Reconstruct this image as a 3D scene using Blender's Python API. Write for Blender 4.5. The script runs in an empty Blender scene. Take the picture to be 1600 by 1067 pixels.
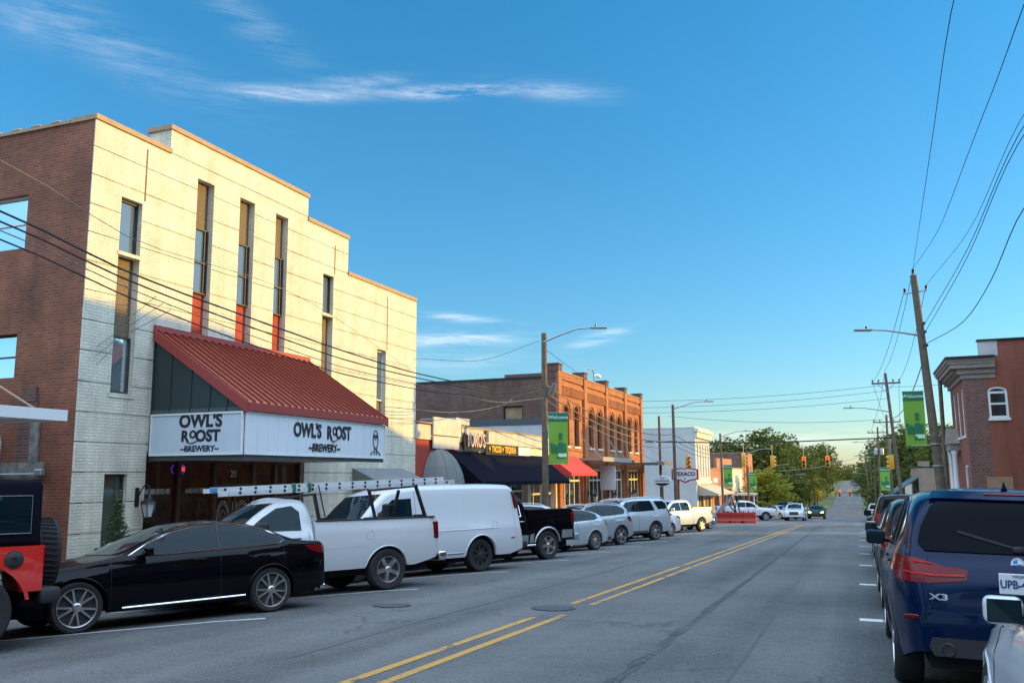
import bpy, bmesh, math, random
import numpy as np
from mathutils import Vector, Matrix
from mathutils.bvhtree import BVHTree
from mathutils.geometry import delaunay_2d_cdt
R = math.radians
random.seed(7)
SC = bpy.context.scene
COL = SC.collection
# ------------------------------------------------------------------ camera
EYE = Vector((0, 0, 1.58))
FPX = 1380.0
cam_r = Vector((0.93257924, 0.36087871, -0.00790731))
cam_u = Vector((0.06204185, -0.13867098, 0.98839322))
cam_f = Vector((-0.35559355, 0.92224558, 0.15171126))
cd = bpy.data.cameras.new('camera'); cam = bpy.data.objects.new('camera', cd); COL.objects.link(cam)
cd.sensor_width = 36; cd.lens = 36 * FPX / 1600; cd.clip_start = 0.05; cd.clip_end = 6000
m = Matrix.Identity(4)
for i in range(3):
    m[i][0] = cam_r[i]; m[i][1] = cam_u[i]; m[i][2] = -cam_f[i]; m[i][3] = EYE[i]
cam.matrix_world = m
SC.camera = cam
# ------------------------------------------------------------------ light
SUN_AZ = R(64)      # from +Y (ahead) towards +X (right)
SUN_EL = R(13)
sd = bpy.data.lights.new('sun', 'SUN'); sun = bpy.data.objects.new('sun', sd); COL.objects.link(sun)
sd.energy = 3.0; sd.angle = R(0.6); sd.color = (1.0, 0.60, 0.06)
sdir = Vector((math.sin(SUN_AZ) * math.cos(SUN_EL), math.cos(SUN_AZ) * math.cos(SUN_EL), math.sin(SUN_EL)))
sun.rotation_euler = sdir.to_track_quat('Z', 'Y').to_euler()
sun.location = (30, 20, 40)
SC.view_settings.view_transform = 'Standard'; SC.view_settings.look = 'None'
SC.view_settings.exposure = 1.1; SC.view_settings.gamma = 1.0

def raydir(px, py):
    return cam_f + cam_r * ((px - 800) / FPX) - cam_u * ((py - 533.5) / FPX)
def onY(px, py, Y):
    d = raydir(px, py); return EYE + d * (Y / d.y)
def onX(px, py, X):
    d = raydir(px, py); return EYE + d * (X / d.x)

world = bpy.data.worlds.new('World'); SC.world = world; world.use_nodes = True
wt = world.node_tree; wt.nodes.clear()
def N(t, typ, **kw):
    n = t.nodes.new(typ)
    for k, v in kw.items():
        if k.startswith('i_'):
            n.inputs[k[2:].replace('_', ' ')].default_value = v
        else: setattr(n, k, v)
    return n
def mth(t, op, a, b=None, c=None, clamp=False):
    n = t.nodes.new('ShaderNodeMath'); n.operation = op; n.use_clamp = clamp
    for i, v in enumerate((a, b, c)):
        if v is None: continue
        if isinstance(v, (int, float)): n.inputs[i].default_value = v
        else: t.links.new(v, n.inputs[i])
    return n.outputs[0]
sky = N(wt, 'ShaderNodeTexSky', sky_type='NISHITA', sun_disc=False)
sky.sun_elevation = SUN_EL; sky.sun_rotation = SUN_AZ
sky.air_density = 1.0; sky.dust_density = 0.25; sky.ozone_density = 2.5
hs = N(wt, 'ShaderNodeHueSaturation'); hs.inputs['Saturation'].default_value = 1.1; hs.inputs['Value'].default_value = 1.0
wt.links.new(sky.outputs[0], hs.inputs['Color'])
tint = N(wt, 'ShaderNodeVectorMath', operation='MULTIPLY'); wt.links.new(hs.outputs[0], tint.inputs[0]); tmx = N(wt, 'ShaderNodeMix', data_type='RGBA'); tmx.inputs[6].default_value = (.62, .60, .70, 1); tmx.inputs[7].default_value = (.32, .93, 1.04, 1); wt.links.new(tmx.outputs[2], tint.inputs[1])
geo = N(wt, 'ShaderNodeTexCoord'); sx = N(wt, 'ShaderNodeSeparateXYZ'); wt.links.new(geo.outputs['Generated'], sx.inputs[0])
az = mth(wt, 'ARCTAN2', sx.outputs[0], sx.outputs[1])
el = mth(wt, 'ARCSINE', sx.outputs[2]); wt.links.new(mth(wt, 'POWER', mth(wt, 'MULTIPLY', mth(wt, 'MAXIMUM', el, 0.0), 1.9, clamp=True), .6), tmx.inputs[0])
def azel(px, py):
    d = raydir(px, py).normalized(); return math.atan2(d.x, d.y), math.asin(d.z)
def gauss(ca, ce, la, le, tilt):
    ct, st = math.cos(tilt), math.sin(tilt)
    da = mth(wt, 'SUBTRACT', az, ca); de = mth(wt, 'SUBTRACT', el, ce)
    u = mth(wt, 'ADD', mth(wt, 'MULTIPLY', da, ct / la), mth(wt, 'MULTIPLY', de, st / la))
    v = mth(wt, 'ADD', mth(wt, 'MULTIPLY', da, -st / le), mth(wt, 'MULTIPLY', de, ct / le))
    r2 = mth(wt, 'ADD', mth(wt, 'MULTIPLY', u, u), mth(wt, 'MULTIPLY', v, v))
    return mth(wt, 'EXPONENT', mth(wt, 'MULTIPLY', r2, -1.0))
cmb = N(wt, 'ShaderNodeCombineXYZ')
wt.links.new(mth(wt, 'MULTIPLY', az, 7.0), cmb.inputs[0]); wt.links.new(mth(wt, 'MULTIPLY', el, 42.0), cmb.inputs[1])
nz = N(wt, 'ShaderNodeTexNoise', i_Scale=1.3, i_Detail=7.0, i_Roughness=0.62, i_Distortion=0.6)
wt.links.new(cmb.outputs[0], nz.inputs['Vector'])
cmb2 = N(wt, 'ShaderNodeCombineXYZ')
wt.links.new(mth(wt, 'ADD', mth(wt, 'MULTIPLY', az, 10.0), mth(wt, 'MULTIPLY', el, 14.0)), cmb2.inputs[0]); wt.links.new(mth(wt, 'MULTIPLY', el, 90.0), cmb2.inputs[1])
nz2 = N(wt, 'ShaderNodeTexNoise', i_Scale=1.0, i_Detail=8.0, i_Roughness=0.7, i_Distortion=0.3)
wt.links.new(cmb2.outputs[0], nz2.inputs['Vector'])
nn = mth(wt, 'MULTIPLY', nz.outputs[0], nz2.outputs[0])
tot = None
for (px, py, w, h, tilt, amp) in [(705, 143, 105, 8, 0.05, .75), (470, 146, 120, 11, 0.08, .45), (860, 142, 80, 12, -0.1, .30), (560, 130, 60, 9, .1, .4),
        (130, 50, 190, 30, -0.30, .17), (40, 30, 100, 26, -.2, .12), (715, 530, 90, 11, .04, .62), (725, 498, 60, 6, -.10, .6), (935, 528, 40, 8, .25, .6), (700, 560, 90, 18, 0, .25), (380, 25, 120, 22, -.5, .12), (1130,690,300,14,0,.35)]:
    a, e = azel(px, py)
    g_ = mth(wt, 'MULTIPLY', gauss(a, e, w / FPX, h / FPX, tilt), amp)
    tot = g_ if tot is None else mth(wt, 'MAXIMUM', tot, g_)
cl = mth(wt, 'MULTIPLY', mth(wt, 'MULTIPLY', tot, mth(wt, 'SUBTRACT', nn, 0.16)), 4.2, clamp=True)
cl = mth(wt, 'MINIMUM', cl, 0.7)
# thin warm band of low atmosphere on the sun side
mix = N(wt, 'ShaderNodeMix', data_type='RGBA')
wt.links.new(cl, mix.inputs[0]); wt.links.new(tint.outputs[0], mix.inputs[6])
mix.inputs[7].default_value = (6.6, 6.3, 6.2, 1)
bg = N(wt, 'ShaderNodeBackground'); bg.inputs['Strength'].default_value = 0.12
# added fill: sky brightened behind and above the camera to lift the shade
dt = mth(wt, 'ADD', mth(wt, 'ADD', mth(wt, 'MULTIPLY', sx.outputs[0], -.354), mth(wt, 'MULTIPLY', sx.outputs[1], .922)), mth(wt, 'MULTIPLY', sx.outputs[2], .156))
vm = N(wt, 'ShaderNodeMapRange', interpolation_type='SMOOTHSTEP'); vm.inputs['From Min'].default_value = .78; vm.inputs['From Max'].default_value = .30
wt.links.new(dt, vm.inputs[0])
sky_fill = N(wt, 'ShaderNodeVectorMath', operation='SCALE'); sky_fill.inputs[0].default_value = (7.3, 8.8, 10.6)
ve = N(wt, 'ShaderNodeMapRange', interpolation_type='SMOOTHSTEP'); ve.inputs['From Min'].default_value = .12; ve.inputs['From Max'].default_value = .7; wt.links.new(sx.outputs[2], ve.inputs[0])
wt.links.new(mth(wt, 'MULTIPLY', mth(wt, 'MULTIPLY', vm.outputs[0], mth(wt, 'ADD', mth(wt, 'MULTIPLY', ve.outputs[0], .97), .03)), mth(wt, 'ADD', mth(wt, 'MULTIPLY', nz.outputs[0], .8), .6)), sky_fill.inputs['Scale'])
sm = N(wt, 'ShaderNodeVectorMath', operation='ADD'); wt.links.new(mix.outputs[2], sm.inputs[0]); wt.links.new(sky_fill.outputs[0], sm.inputs[1])
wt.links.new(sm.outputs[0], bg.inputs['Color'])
wo = N(wt, 'ShaderNodeOutputWorld'); wt.links.new(bg.outputs[0], wo.inputs[0])

# ------------------------------------------------------------------ helpers
ORG = {}
def org(o): return ORG.get(o.name, Vector((0, 0, 0))) if o else Vector((0, 0, 0))
def setp(o, label=None, cat=None, group=None, kind=None):
    if label: o['label'] = label
    if cat: o['category'] = cat
    if group: o['group'] = group
    if kind: o['kind'] = kind
    return o
def thing(name, label, cat, loc=(0, 0, 0), group=None):
    o = bpy.data.objects.new(name, None); COL.objects.link(o); o.location = loc
    o.empty_display_size = 0.2
    ORG[o.name] = Vector(loc)
    return setp(o, label, cat, group)
class MB:
    def __init__(s): s.v = []; s.f = []
    def add(s, vs, fs):
        b = len(s.v); s.v += [tuple(p) for p in vs]; s.f += [tuple(b + i for i in f) for f in fs]
    def quad(s, a, b, c, d): s.add([a, b, c, d], [(0, 1, 2, 3)])
    def poly(s, pts): s.add(pts, [tuple(range(len(pts)))])
    def box(s, x0, x1, y0, y1, z0, z1):
        if x0 > x1: x0, x1 = x1, x0
        if y0 > y1: y0, y1 = y1, y0
        if z0 > z1: z0, z1 = z1, z0
        s.add([(x0,y0,z0),(x1,y0,z0),(x1,y1,z0),(x0,y1,z0),(x0,y0,z1),(x1,y0,z1),(x1,y1,z1),(x0,y1,z1)],
              [(0,3,2,1),(4,5,6,7),(0,1,5,4),(1,2,6,5),(2,3,7,6),(3,0,4,7)])
    def rbox(s, c, d, r=.02, seg=2, rot=None):
        bm = bmesh.new(); bmesh.ops.create_cube(bm, size=1)
        for v in bm.verts: v.co = Vector((v.co.x * d[0], v.co.y * d[1], v.co.z * d[2]))
        bmesh.ops.bevel(bm, geom=bm.edges[:], offset=min(r, min(d) * .49), segments=seg, affect='EDGES', profile=.5)
        M = rot.to_matrix() if hasattr(rot, 'to_matrix') else rot
        bm.verts.ensure_lookup_table()
        vs = []
        for v in bm.verts:
            p = v.co.copy()
            if M is not None: p = M @ p
            vs.append(p + Vector(c))
        s.add(vs, [tuple(v.index for v in f.verts) for f in bm.faces]); bm.free()
    def bar(s, p0, p1, w, h=None):
        p0 = Vector(p0); p1 = Vector(p1); h = h or w
        d = (p1 - p0); L = d.length; d.normalize()
        u = Vector((0, 0, 1)) if abs(d.z) < .95 else Vector((1, 0, 0))
        a = d.cross(u).normalized(); b = a.cross(d)
        vs = []
        for p in (p0, p1):
            for sa, sb in ((-1,-1),(1,-1),(1,1),(-1,1)): vs.append(p + a * sa * w / 2 + b * sb * h / 2)
        s.add(vs, [(3,2,1,0),(4,5,6,7),(0,1,5,4),(1,2,6,5),(2,3,7,6),(3,0,4,7)])
    def tube(s, pts, r, n=8, cap=True, closed=False):
        pts = [Vector(p) for p in pts]; k = len(pts)
        rs = r if isinstance(r, (list, tuple)) else [r] * k
        vs = []; pa = None
        for i, p in enumerate(pts):
            if closed: d = pts[(i + 1) % k] - pts[i - 1]
            else: d = pts[min(i + 1, k - 1)] - pts[max(i - 1, 0)]
            d.normalize()
            if pa is None:
                u = Vector((0, 0, 1)) if abs(d.z) < .9 else Vector((1, 0, 0)); a = d.cross(u).normalized()
            else: a = (pa - d * pa.dot(d)).normalized()
            pa = a; b = d.cross(a)
            for j in range(n):
                t = 2 * math.pi * j / n; vs.append(p + (a * math.cos(t) + b * math.sin(t)) * rs[i])
        fs = []
        for i in range(k if closed else k - 1):
            i2 = (i + 1) % k
            for j in range(n): fs.append((i*n+j, i*n+(j+1)%n, i2*n+(j+1)%n, i2*n+j))
        if cap and not closed: fs += [tuple(range(n))[::-1], tuple((k-1)*n+j for j in range(n))]
        s.add(vs, fs)
    def lathe(s, prof, n=32, M=None):   # prof (r, h) about local z
        vs = []; fs = []; k = len(prof)
        for (r, h) in prof:
            for j in range(n):
                t = 2 * math.pi * j / n; p = Vector((r * math.cos(t), r * math.sin(t), h))
                vs.append(M @ p if M is not None else p)
        for i in range(k - 1):
            for j in range(n): fs.append((i*n+j, i*n+(j+1)%n, (i+1)*n+(j+1)%n, (i+1)*n+j))
        s.add(vs, fs)
    def build(s, name, mat, parent=None, smooth=None, local=False, label=None, cat=None, group=None, kind=None):
        o0 = Vector((0, 0, 0)) if (local or parent is None) else org(parent)
        me = bpy.data.meshes.new(name); me.from_pydata([(p[0]-o0.x, p[1]-o0.y, p[2]-o0.z) for p in s.v], [], s.f); me.update()
        if isinstance(mat, (list, tuple)): [me.materials.append(q) for q in mat]
        else: me.materials.append(mat)
        if smooth is not None:
            me.shade_smooth(); me.set_sharp_from_angle(angle=R(smooth))
        o = bpy.data.objects.new(name, me); COL.objects.link(o)
        if parent: o.parent = parent
        ORG[o.name] = o0.copy()
        return setp(o, label, cat, group, kind)
def copy_tree(o, parent=None):
    c = o.copy(); COL.objects.link(c)
    if parent: c.parent = parent
    for ch in list(o.children): copy_tree(ch, c)
    return c

# ------------------------------------------------------------------ materials
MATS = {}
def newmat(name):
    m = bpy.data.materials.new(name); m.use_nodes = True; t = m.node_tree
    return m, t, t.nodes['Principled BSDF']
def mat(name, col, rough=.6, metal=0., coat=0., var=.0, vscale=3., bump=0., bscale=40., emit=None, espec=None, spec=None):
    if name in MATS: return MATS[name]
    m, t, b = newmat(name)
    b.inputs['Base Color'].default_value = (*col, 1); b.inputs['Roughness'].default_value = rough
    b.inputs['Metallic'].default_value = metal; b.inputs['Coat Weight'].default_value = coat
    b.inputs['Coat Roughness'].default_value = .03
    if spec is not None: b.inputs['Specular IOR Level'].default_value = spec
    if emit: b.inputs['Emission Color'].default_value = (*emit[0], 1); b.inputs['Emission Strength'].default_value = emit[1]
    if var > 0 or bump > 0: tc = N(t, 'ShaderNodeTexCoord')
    if var > 0:
        nz = N(t, 'ShaderNodeTexNoise', i_Scale=vscale, i_Detail=6.0, i_Roughness=.65); t.links.new(tc.outputs['Object'], nz.inputs['Vector'])
        mr = N(t, 'ShaderNodeMapRange'); mr.inputs['From Min'].default_value = .3; mr.inputs['From Max'].default_value = .7
        mr.inputs['To Min'].default_value = 1 - var; mr.inputs['To Max'].default_value = 1 + var
        t.links.new(nz.outputs[0], mr.inputs[0])
        mx = N(t, 'ShaderNodeVectorMath', operation='SCALE'); mx.inputs[0].default_value = col
        t.links.new(mr.outputs[0], mx.inputs['Scale']); t.links.new(mx.outputs[0], b.inputs['Base Color'])
    if bump > 0:
        n2 = N(t, 'ShaderNodeTexNoise', i_Scale=bscale, i_Detail=4.0); t.links.new(tc.outputs['Object'], n2.inputs['Vector'])
        bp = N(t, 'ShaderNodeBump', i_Strength=bump, i_Distance=.02); t.links.new(n2.outputs[0], bp.inputs['Height']); t.links.new(bp.outputs[0], b.inputs['Normal'])
    MATS[name] = m; return m
def wall_uv(t, scale=1.0):
    """metres along the wall and up it, from the face's own direction"""
    tc = N(t, 'ShaderNodeTexCoord'); s = N(t, 'ShaderNodeSeparateXYZ'); t.links.new(tc.outputs['Object'], s.inputs[0])
    s2 = N(t, 'ShaderNodeSeparateXYZ'); t.links.new(tc.outputs['Normal'], s2.inputs[0])
    k = mth(t, 'GREATER_THAN', mth(t, 'ABSOLUTE', s2.outputs[1]), .7)
    u = mth(t, 'ADD', mth(t, 'MULTIPLY', s.outputs[0], k), mth(t, 'MULTIPLY', s.outputs[1], mth(t, 'SUBTRACT', 1.0, k)))
    c = N(t, 'ShaderNodeCombineXYZ'); t.links.new(u, c.inputs[0]); t.links.new(s.outputs[2], c.inputs[1])
    return c.outputs[0], tc
def brick(name, c1, c2, mortar, rough=.85, bw=.205, bh=.068, msz=.009, bump=.5, var=.35, vscale=.7, patch=None, paint=False):
    if name in MATS: return MATS[name]
    m, t, b = newmat(name); uv, tc = wall_uv(t)
    br = N(t, 'ShaderNodeTexBrick'); t.links.new(uv, br.inputs['Vector'])
    br.inputs['Scale'].default_value = 1; br.inputs['Brick Width'].default_value = bw; br.inputs['Row Height'].default_value = bh
    br.inputs['Mortar Size'].default_value = msz; br.inputs['Mortar Smooth'].default_value = .3; br.inputs['Bias'].default_value = 0
    br.inputs['Color1'].default_value = (*c1, 1); br.inputs['Color2'].default_value = (*c2, 1); br.inputs['Mortar'].default_value = (*mortar, 1)
    nz = N(t, 'ShaderNodeTexNoise', i_Scale=vscale, i_Detail=9.0, i_Roughness=.7); t.links.new(tc.outputs['Object'], nz.inputs['Vector'])
    mr = N(t, 'ShaderNodeMapRange'); mr.inputs['From Min'].default_value = .3; mr.inputs['From Max'].default_value = .72
    mr.inputs['To Min'].default_value = 1 - var; mr.inputs['To Max'].default_value = 1 + var * .6
    t.links.new(nz.outputs[0], mr.inputs[0])
    mx = N(t, 'ShaderNodeVectorMath', operation='SCALE'); t.links.new(br.outputs[0], mx.inputs[0]); t.links.new(mr.outputs[0], mx.inputs['Scale'])
    out = mx.outputs[0]
    mps = N(t, 'ShaderNodeMapping'); mps.inputs['Scale'].default_value = (2.2, 2.2, .16); t.links.new(tc.outputs['Object'], mps.inputs[0])
    ns = N(t, 'ShaderNodeTexNoise', i_Scale=1.0, i_Detail=7.0, i_Roughness=.75); t.links.new(mps.outputs[0], ns.inputs['Vector'])
    rs = N(t, 'ShaderNodeMapRange'); rs.inputs['From Min'].default_value = .35; rs.inputs['From Max'].default_value = .65; rs.inputs['To Min'].default_value = .80; rs.inputs['To Max'].default_value = 1.06; t.links.new(ns.outputs[0], rs.inputs[0])
    mx2 = N(t, 'ShaderNodeVectorMath', operation='SCALE'); t.links.new(out, mx2.inputs[0]); t.links.new(rs.outputs[0], mx2.inputs['Scale']); out = mx2.outputs[0]
    if patch:
        n3 = N(t, 'ShaderNodeTexNoise', i_Scale=patch[1], i_Detail=8.0, i_Roughness=.75); t.links.new(tc.outputs['Object'], n3.inputs['Vector'])
        cr = N(t, 'ShaderNodeMapRange'); cr.inputs['From Min'].default_value = patch[2]; cr.inputs['From Max'].default_value = patch[2] + .04
        t.links.new(n3.outputs[0], cr.inputs[0])
        mm = N(t, 'ShaderNodeMix', data_type='RGBA'); t.links.new(cr.outputs[0], mm.inputs[0]); t.links.new(out, mm.inputs[6]); mm.inputs[7].default_value = (*patch[0], 1)
        out = mm.outputs[2]
    t.links.new(out, b.inputs['Base Color']); b.inputs['Roughness'].default_value = rough
    n4 = N(t, 'ShaderNodeTexNoise', i_Scale=30.0, i_Detail=3.0); t.links.new(tc.outputs['Object'], n4.inputs['Vector'])
    h = mth(t, 'ADD', mth(t, 'MULTIPLY', br.outputs['Fac'], -1.0), mth(t, 'MULTIPLY', n4.outputs[0], .5))
    bp = N(t, 'ShaderNodeBump', i_Strength=bump, i_Distance=.012); t.links.new(h, bp.inputs['Height']); t.links.new(bp.outputs[0], b.inputs['Normal'])
    MATS[name] = m; return m
M_red_brick = brick('old_red_brick', (.31, .085, .036), (.22, .056, .025), (.25, .14, .085), var=.45, patch=((.23, .21, .18), 1.1, .78))
M_white_brick = brick('white_painted_brick', (.74, .69, .555), (.68, .63, .50), (.56, .52, .41), bump=.7, var=.2, vscale=1.6)
M_tan_brick = brick('brown_painted_brick', (.20, .145, .085), (.185, .13, .075), (.13, .09, .055), bump=.7, var=.12)
M_grey_brick = brick('grey_painted_brick', (.17, .155, .125), (.16, .145, .12), (.12, .11, .09), bump=.7, var=.1)
M_redpaint_brick = brick('red_painted_brick', (.42, .055, .025), (.38, .05, .022), (.30, .04, .02), bump=.7, var=.12)
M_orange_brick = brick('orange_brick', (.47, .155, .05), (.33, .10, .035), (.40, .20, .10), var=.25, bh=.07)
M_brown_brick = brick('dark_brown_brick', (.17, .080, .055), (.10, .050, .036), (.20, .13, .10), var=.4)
M_plum_brick = brick('plum_painted_brick', (.30, .095, .055), (.27, .085, .05), (.24, .08, .048), bump=.35, var=.15, patch=((.42, .36, .33), 2.3, .735))
M_quoin = brick('patterned_brick', (.20, .085, .065), (.13, .055, .045), (.26, .18, .15), bw=.22, bh=.10, msz=.012, var=.2)
M_far_brick = brick('far_orange_brick', (.52, .19, .10), (.45, .15, .08), (.42, .24, .16), var=.2)
M_tan2 = brick('tan_brick', (.36, .24, .17), (.30, .2, .14), (.34, .28, .22), var=.2)
M_white_wall = mat('white_stucco', (.46, .45, .43), .8, var=.14, vscale=.5, bump=.2)
M_cream = mat('cream_paint', (.66, .58, .46), .7, var=.1, vscale=1.5)
M_coping = mat('tan_coping', (.34, .22, .13), .7, var=.15, vscale=4)
M_dark_green = mat('dark_green_metal', (.022, .038, .036), .45, var=.1)
M_dgrey = mat('dark_grey_metal', (.06, .075, .08), .45)
M_black = mat('black_paint', (.010, .010, .012), .4)
M_maroon = mat('maroon_frame', (.045, .012, .012), .4)
M_red_roof = mat('red_standing_seam', (.62, .22, .14), .34, metal=.25, var=.06, vscale=2)
M_red_trim = mat('red_metal_trim', (.30, .04, .03), .45)
M_sign_white = mat('sign_panel_white', (.62, .66, .68), .5, var=.04, vscale=1)
M_white = mat('white_paint', (.70, .70, .68), .5)
M_text = mat('sign_black', (.015, .010, .018), .5)
M_soffit = mat('soffit_cream', (.42, .36, .27), .7)
M_navy = mat('navy_canvas', (.007, .007, .014), .9, bump=.2, bscale=200, spec=.05)
M_red_canvas = mat('red_canvas', (.50, .035, .03), .85)
M_gray_canvas = mat('grey_canvas', (.17, .18, .18), .85, var=.15, vscale=3)
M_glass = mat('window_glass_dark', (.012, .018, .024), .04, spec=.9, coat=.6)
M_glass_up = mat('upper_window_glass', (.16, .20, .24), .03, metal=.5, coat=.5)
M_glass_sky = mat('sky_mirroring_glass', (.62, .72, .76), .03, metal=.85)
M_frame_dk = mat('dark_window_frame', (.055, .04, .032), .5)
M_alu = mat('aluminium', (.60, .62, .63), .42, metal=.25, var=.08, vscale=6)
M_wood_pole = mat('weathered_pole_wood', (.12, .088, .062), .85, var=.35, vscale=5, bump=.4, bscale=25)
M_galv = mat('galvanised_steel', (.33, .34, .35), .45, metal=.6)
M_wire = mat('black_cable', (.012, .012, .014), .6)
M_wire_grey = mat('grey_cable', (.16, .15, .14), .6)
M_banner = mat('green_banner', (.17, .36, .035), .75)
M_banner_dk = mat('dark_green_banner', (.015, .16, .075), .75)
M_banner_tx = mat('banner_lettering', (.55, .75, .55), .7)
M_sigy = mat('signal_yellow', (.62, .30, .015), .5)
M_bulb = mat('warm_bulb', (1, .7, .4), .5, emit=((1, .66, .33), 45))
M_neon = mat('red_neon', (1, .1, .05), .5, emit=((1, .08, .04), 1.2))
M_neonb = mat('blue_neon', (.1, .05, .5), .5, emit=((.10, .04, .8), .35))
M_redlamp = mat('red_signal_lamp', (1, .05, .03), .5, emit=((1, .015, .008), 2.2))
M_inside = mat('dim_interior', (.40, .27, .18), .9, var=.5, vscale=1.5)
def thin_glass():
    m, t, b = newmat('storefront_glass')
    b.inputs['Base Color'].default_value = (.02, .025, .03, 1); b.inputs['Roughness'].default_value = .02; b.inputs['Coat Weight'].default_value = .5
    tr = N(t, 'ShaderNodeBsdfTransparent'); tr.inputs[0].default_value = (.75, .75, .72, 1)
    mx = N(t, 'ShaderNodeMixShader'); lw = N(t, 'ShaderNodeLayerWeight'); lw.inputs[0].default_value = .35
    t.links.new(mth(t, 'ADD', lw.outputs['Fresnel'], .25, clamp=True), mx.inputs[0]); t.links.new(tr.outputs[0], mx.inputs[1]); t.links.new(b.outputs[0], mx.inputs[2])
    t.links.new(mx.outputs[0], t.nodes['Material Output'].inputs[0]); return m
M_store = thin_glass()
def asphalt(name, base, warm=(1, 1, 1), rough=.75):
    m, t, b = newmat(name); tc = N(t, 'ShaderNodeTexCoord'); P = tc.outputs['Object']
    n1 = N(t, 'ShaderNodeTexNoise', i_Scale=.35, i_Detail=8.0, i_Roughness=.7); t.links.new(P, n1.inputs['Vector'])
    mp = N(t, 'ShaderNodeMapping'); mp.inputs['Scale'].default_value = (1.3, .06, 1); t.links.new(P, mp.inputs[0])
    n2 = N(t, 'ShaderNodeTexNoise', i_Scale=1.0, i_Detail=5.0); t.links.new(mp.outputs[0], n2.inputs['Vector'])
    n3 = N(t, 'ShaderNodeTexNoise', i_Scale=85.0, i_Detail=3.0, i_Roughness=.8); t.links.new(P, n3.inputs['Vector'])
    n6 = N(t, 'ShaderNodeTexNoise', i_Scale=42.0, i_Detail=2.0, i_Roughness=.9); t.links.new(P, n6.inputs['Vector'])
    n5 = N(t, 'ShaderNodeTexNoise', i_Scale=14.0, i_Detail=5.0, i_Roughness=.8); t.links.new(P, n5.inputs['Vector'])
    s = mth(t, 'ADD', mth(t, 'MULTIPLY', n1.outputs[0], 1.25), mth(t, 'MULTIPLY', n2.outputs[0], 1.2))
    s = mth(t, 'ADD', s, mth(t, 'MULTIPLY', n3.outputs[0], 1.1)); s = mth(t, 'ADD', s, mth(t, 'MULTIPLY', n5.outputs[0], .75))
    s = mth(t, 'ADD', s, mth(t, 'MULTIPLY', n6.outputs[0], 2.6)); s = mth(t, 'MAXIMUM', mth(t, 'SUBTRACT', s, 2.46), .25)
    # hairline cracks
    vo = N(t, 'ShaderNodeTexVoronoi', feature='DISTANCE_TO_EDGE', i_Scale=.30)
    nw = N(t, 'ShaderNodeTexNoise', i_Scale=1.6, i_Detail=6.0); t.links.new(P, nw.inputs['Vector'])
    va = N(t, 'ShaderNodeVectorMath', operation='MULTIPLY_ADD'); t.links.new(nw.outputs['Color'], va.inputs[0]); va.inputs[1].default_value = (.9, .9, .9); t.links.new(P, va.inputs[2])
    t.links.new(va.outputs[0], vo.inputs['Vector'])
    ck = N(t, 'ShaderNodeMapRange'); ck.inputs['From Min'].default_value = 0; ck.inputs['From Max'].default_value = .012; ck.inputs['To Min'].default_value = .62
    t.links.new(vo.outputs['Distance'], ck.inputs[0])
    ng = N(t, 'ShaderNodeTexNoise', i_Scale=.22); t.links.new(P, ng.inputs['Vector'])
    gate = mth(t, 'GREATER_THAN', ng.outputs[0], .52)
    ckf = mth(t, 'ADD', mth(t, 'MULTIPLY', ck.outputs[0], gate), mth(t, 'SUBTRACT', 1.0, gate))
    s = mth(t, 'MULTIPLY', s, ckf)
    v = N(t, 'ShaderNodeVectorMath', operation='SCALE'); v.inputs[0].default_value = base; t.links.new(s, v.inputs['Scale'])
    t.links.new(v.outputs[0], b.inputs['Base Color'])
    b.inputs['Roughness'].default_value = rough; b.inputs['Specular IOR Level'].default_value = .35
    bp = N(t, 'ShaderNodeBump', i_Strength=.45, i_Distance=.006); t.links.new(n3.outputs[0], bp.inputs['Height']); t.links.new(bp.outputs[0], b.inputs['Normal'])
    return m
M_asphalt = asphalt('asphalt', (.102, .101, .098))
M_concrete = asphalt('concrete_pavement', (.33, .245, .225), rough=.85)
def worn(name, col, thr):
    m, t, b = newmat(name); tc = N(t, 'ShaderNodeTexCoord')
    n = N(t, 'ShaderNodeTexNoise', i_Scale=9.0, i_Detail=8.0, i_Roughness=.8); t.links.new(tc.outputs['Object'], n.inputs['Vector'])
    n2 = N(t, 'ShaderNodeTexNoise', i_Scale=.9, i_Detail=3.0); t.links.new(tc.outputs['Object'], n2.inputs['Vector'])
    r = N(t, 'ShaderNodeMapRange'); r.inputs['From Min'].default_value = thr; r.inputs['From Max'].default_value = thr + .05
    t.links.new(mth(t, 'ADD', mth(t, 'MULTIPLY', n.outputs[0], .6), mth(t, 'MULTIPLY', n2.outputs[0], .4)), r.inputs[0])
    mx = N(t, 'ShaderNodeMix', data_type='RGBA'); t.links.new(r.outputs[0], mx.inputs[0]); mx.inputs[6].default_value = (*col, 1); mx.inputs[7].default_value = (.09, .09, .095, 1)
    t.links.new(mx.outputs[2], b.inputs['Base Color']); b.inputs['Roughness'].default_value = .7; return m
M_yellow = worn('yellow_road_paint', (.46, .25, .05), .535)
M_whitepaint = worn('white_road_paint', (.52, .54, .55), .58)
M_tar = worn('tar_seal', (.045, .045, .048), .50)
M_earth = mat('earth_and_grass', (.060, .072, .030), .95, var=.45, vscale=.15)
M_leaf = {}
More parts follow.
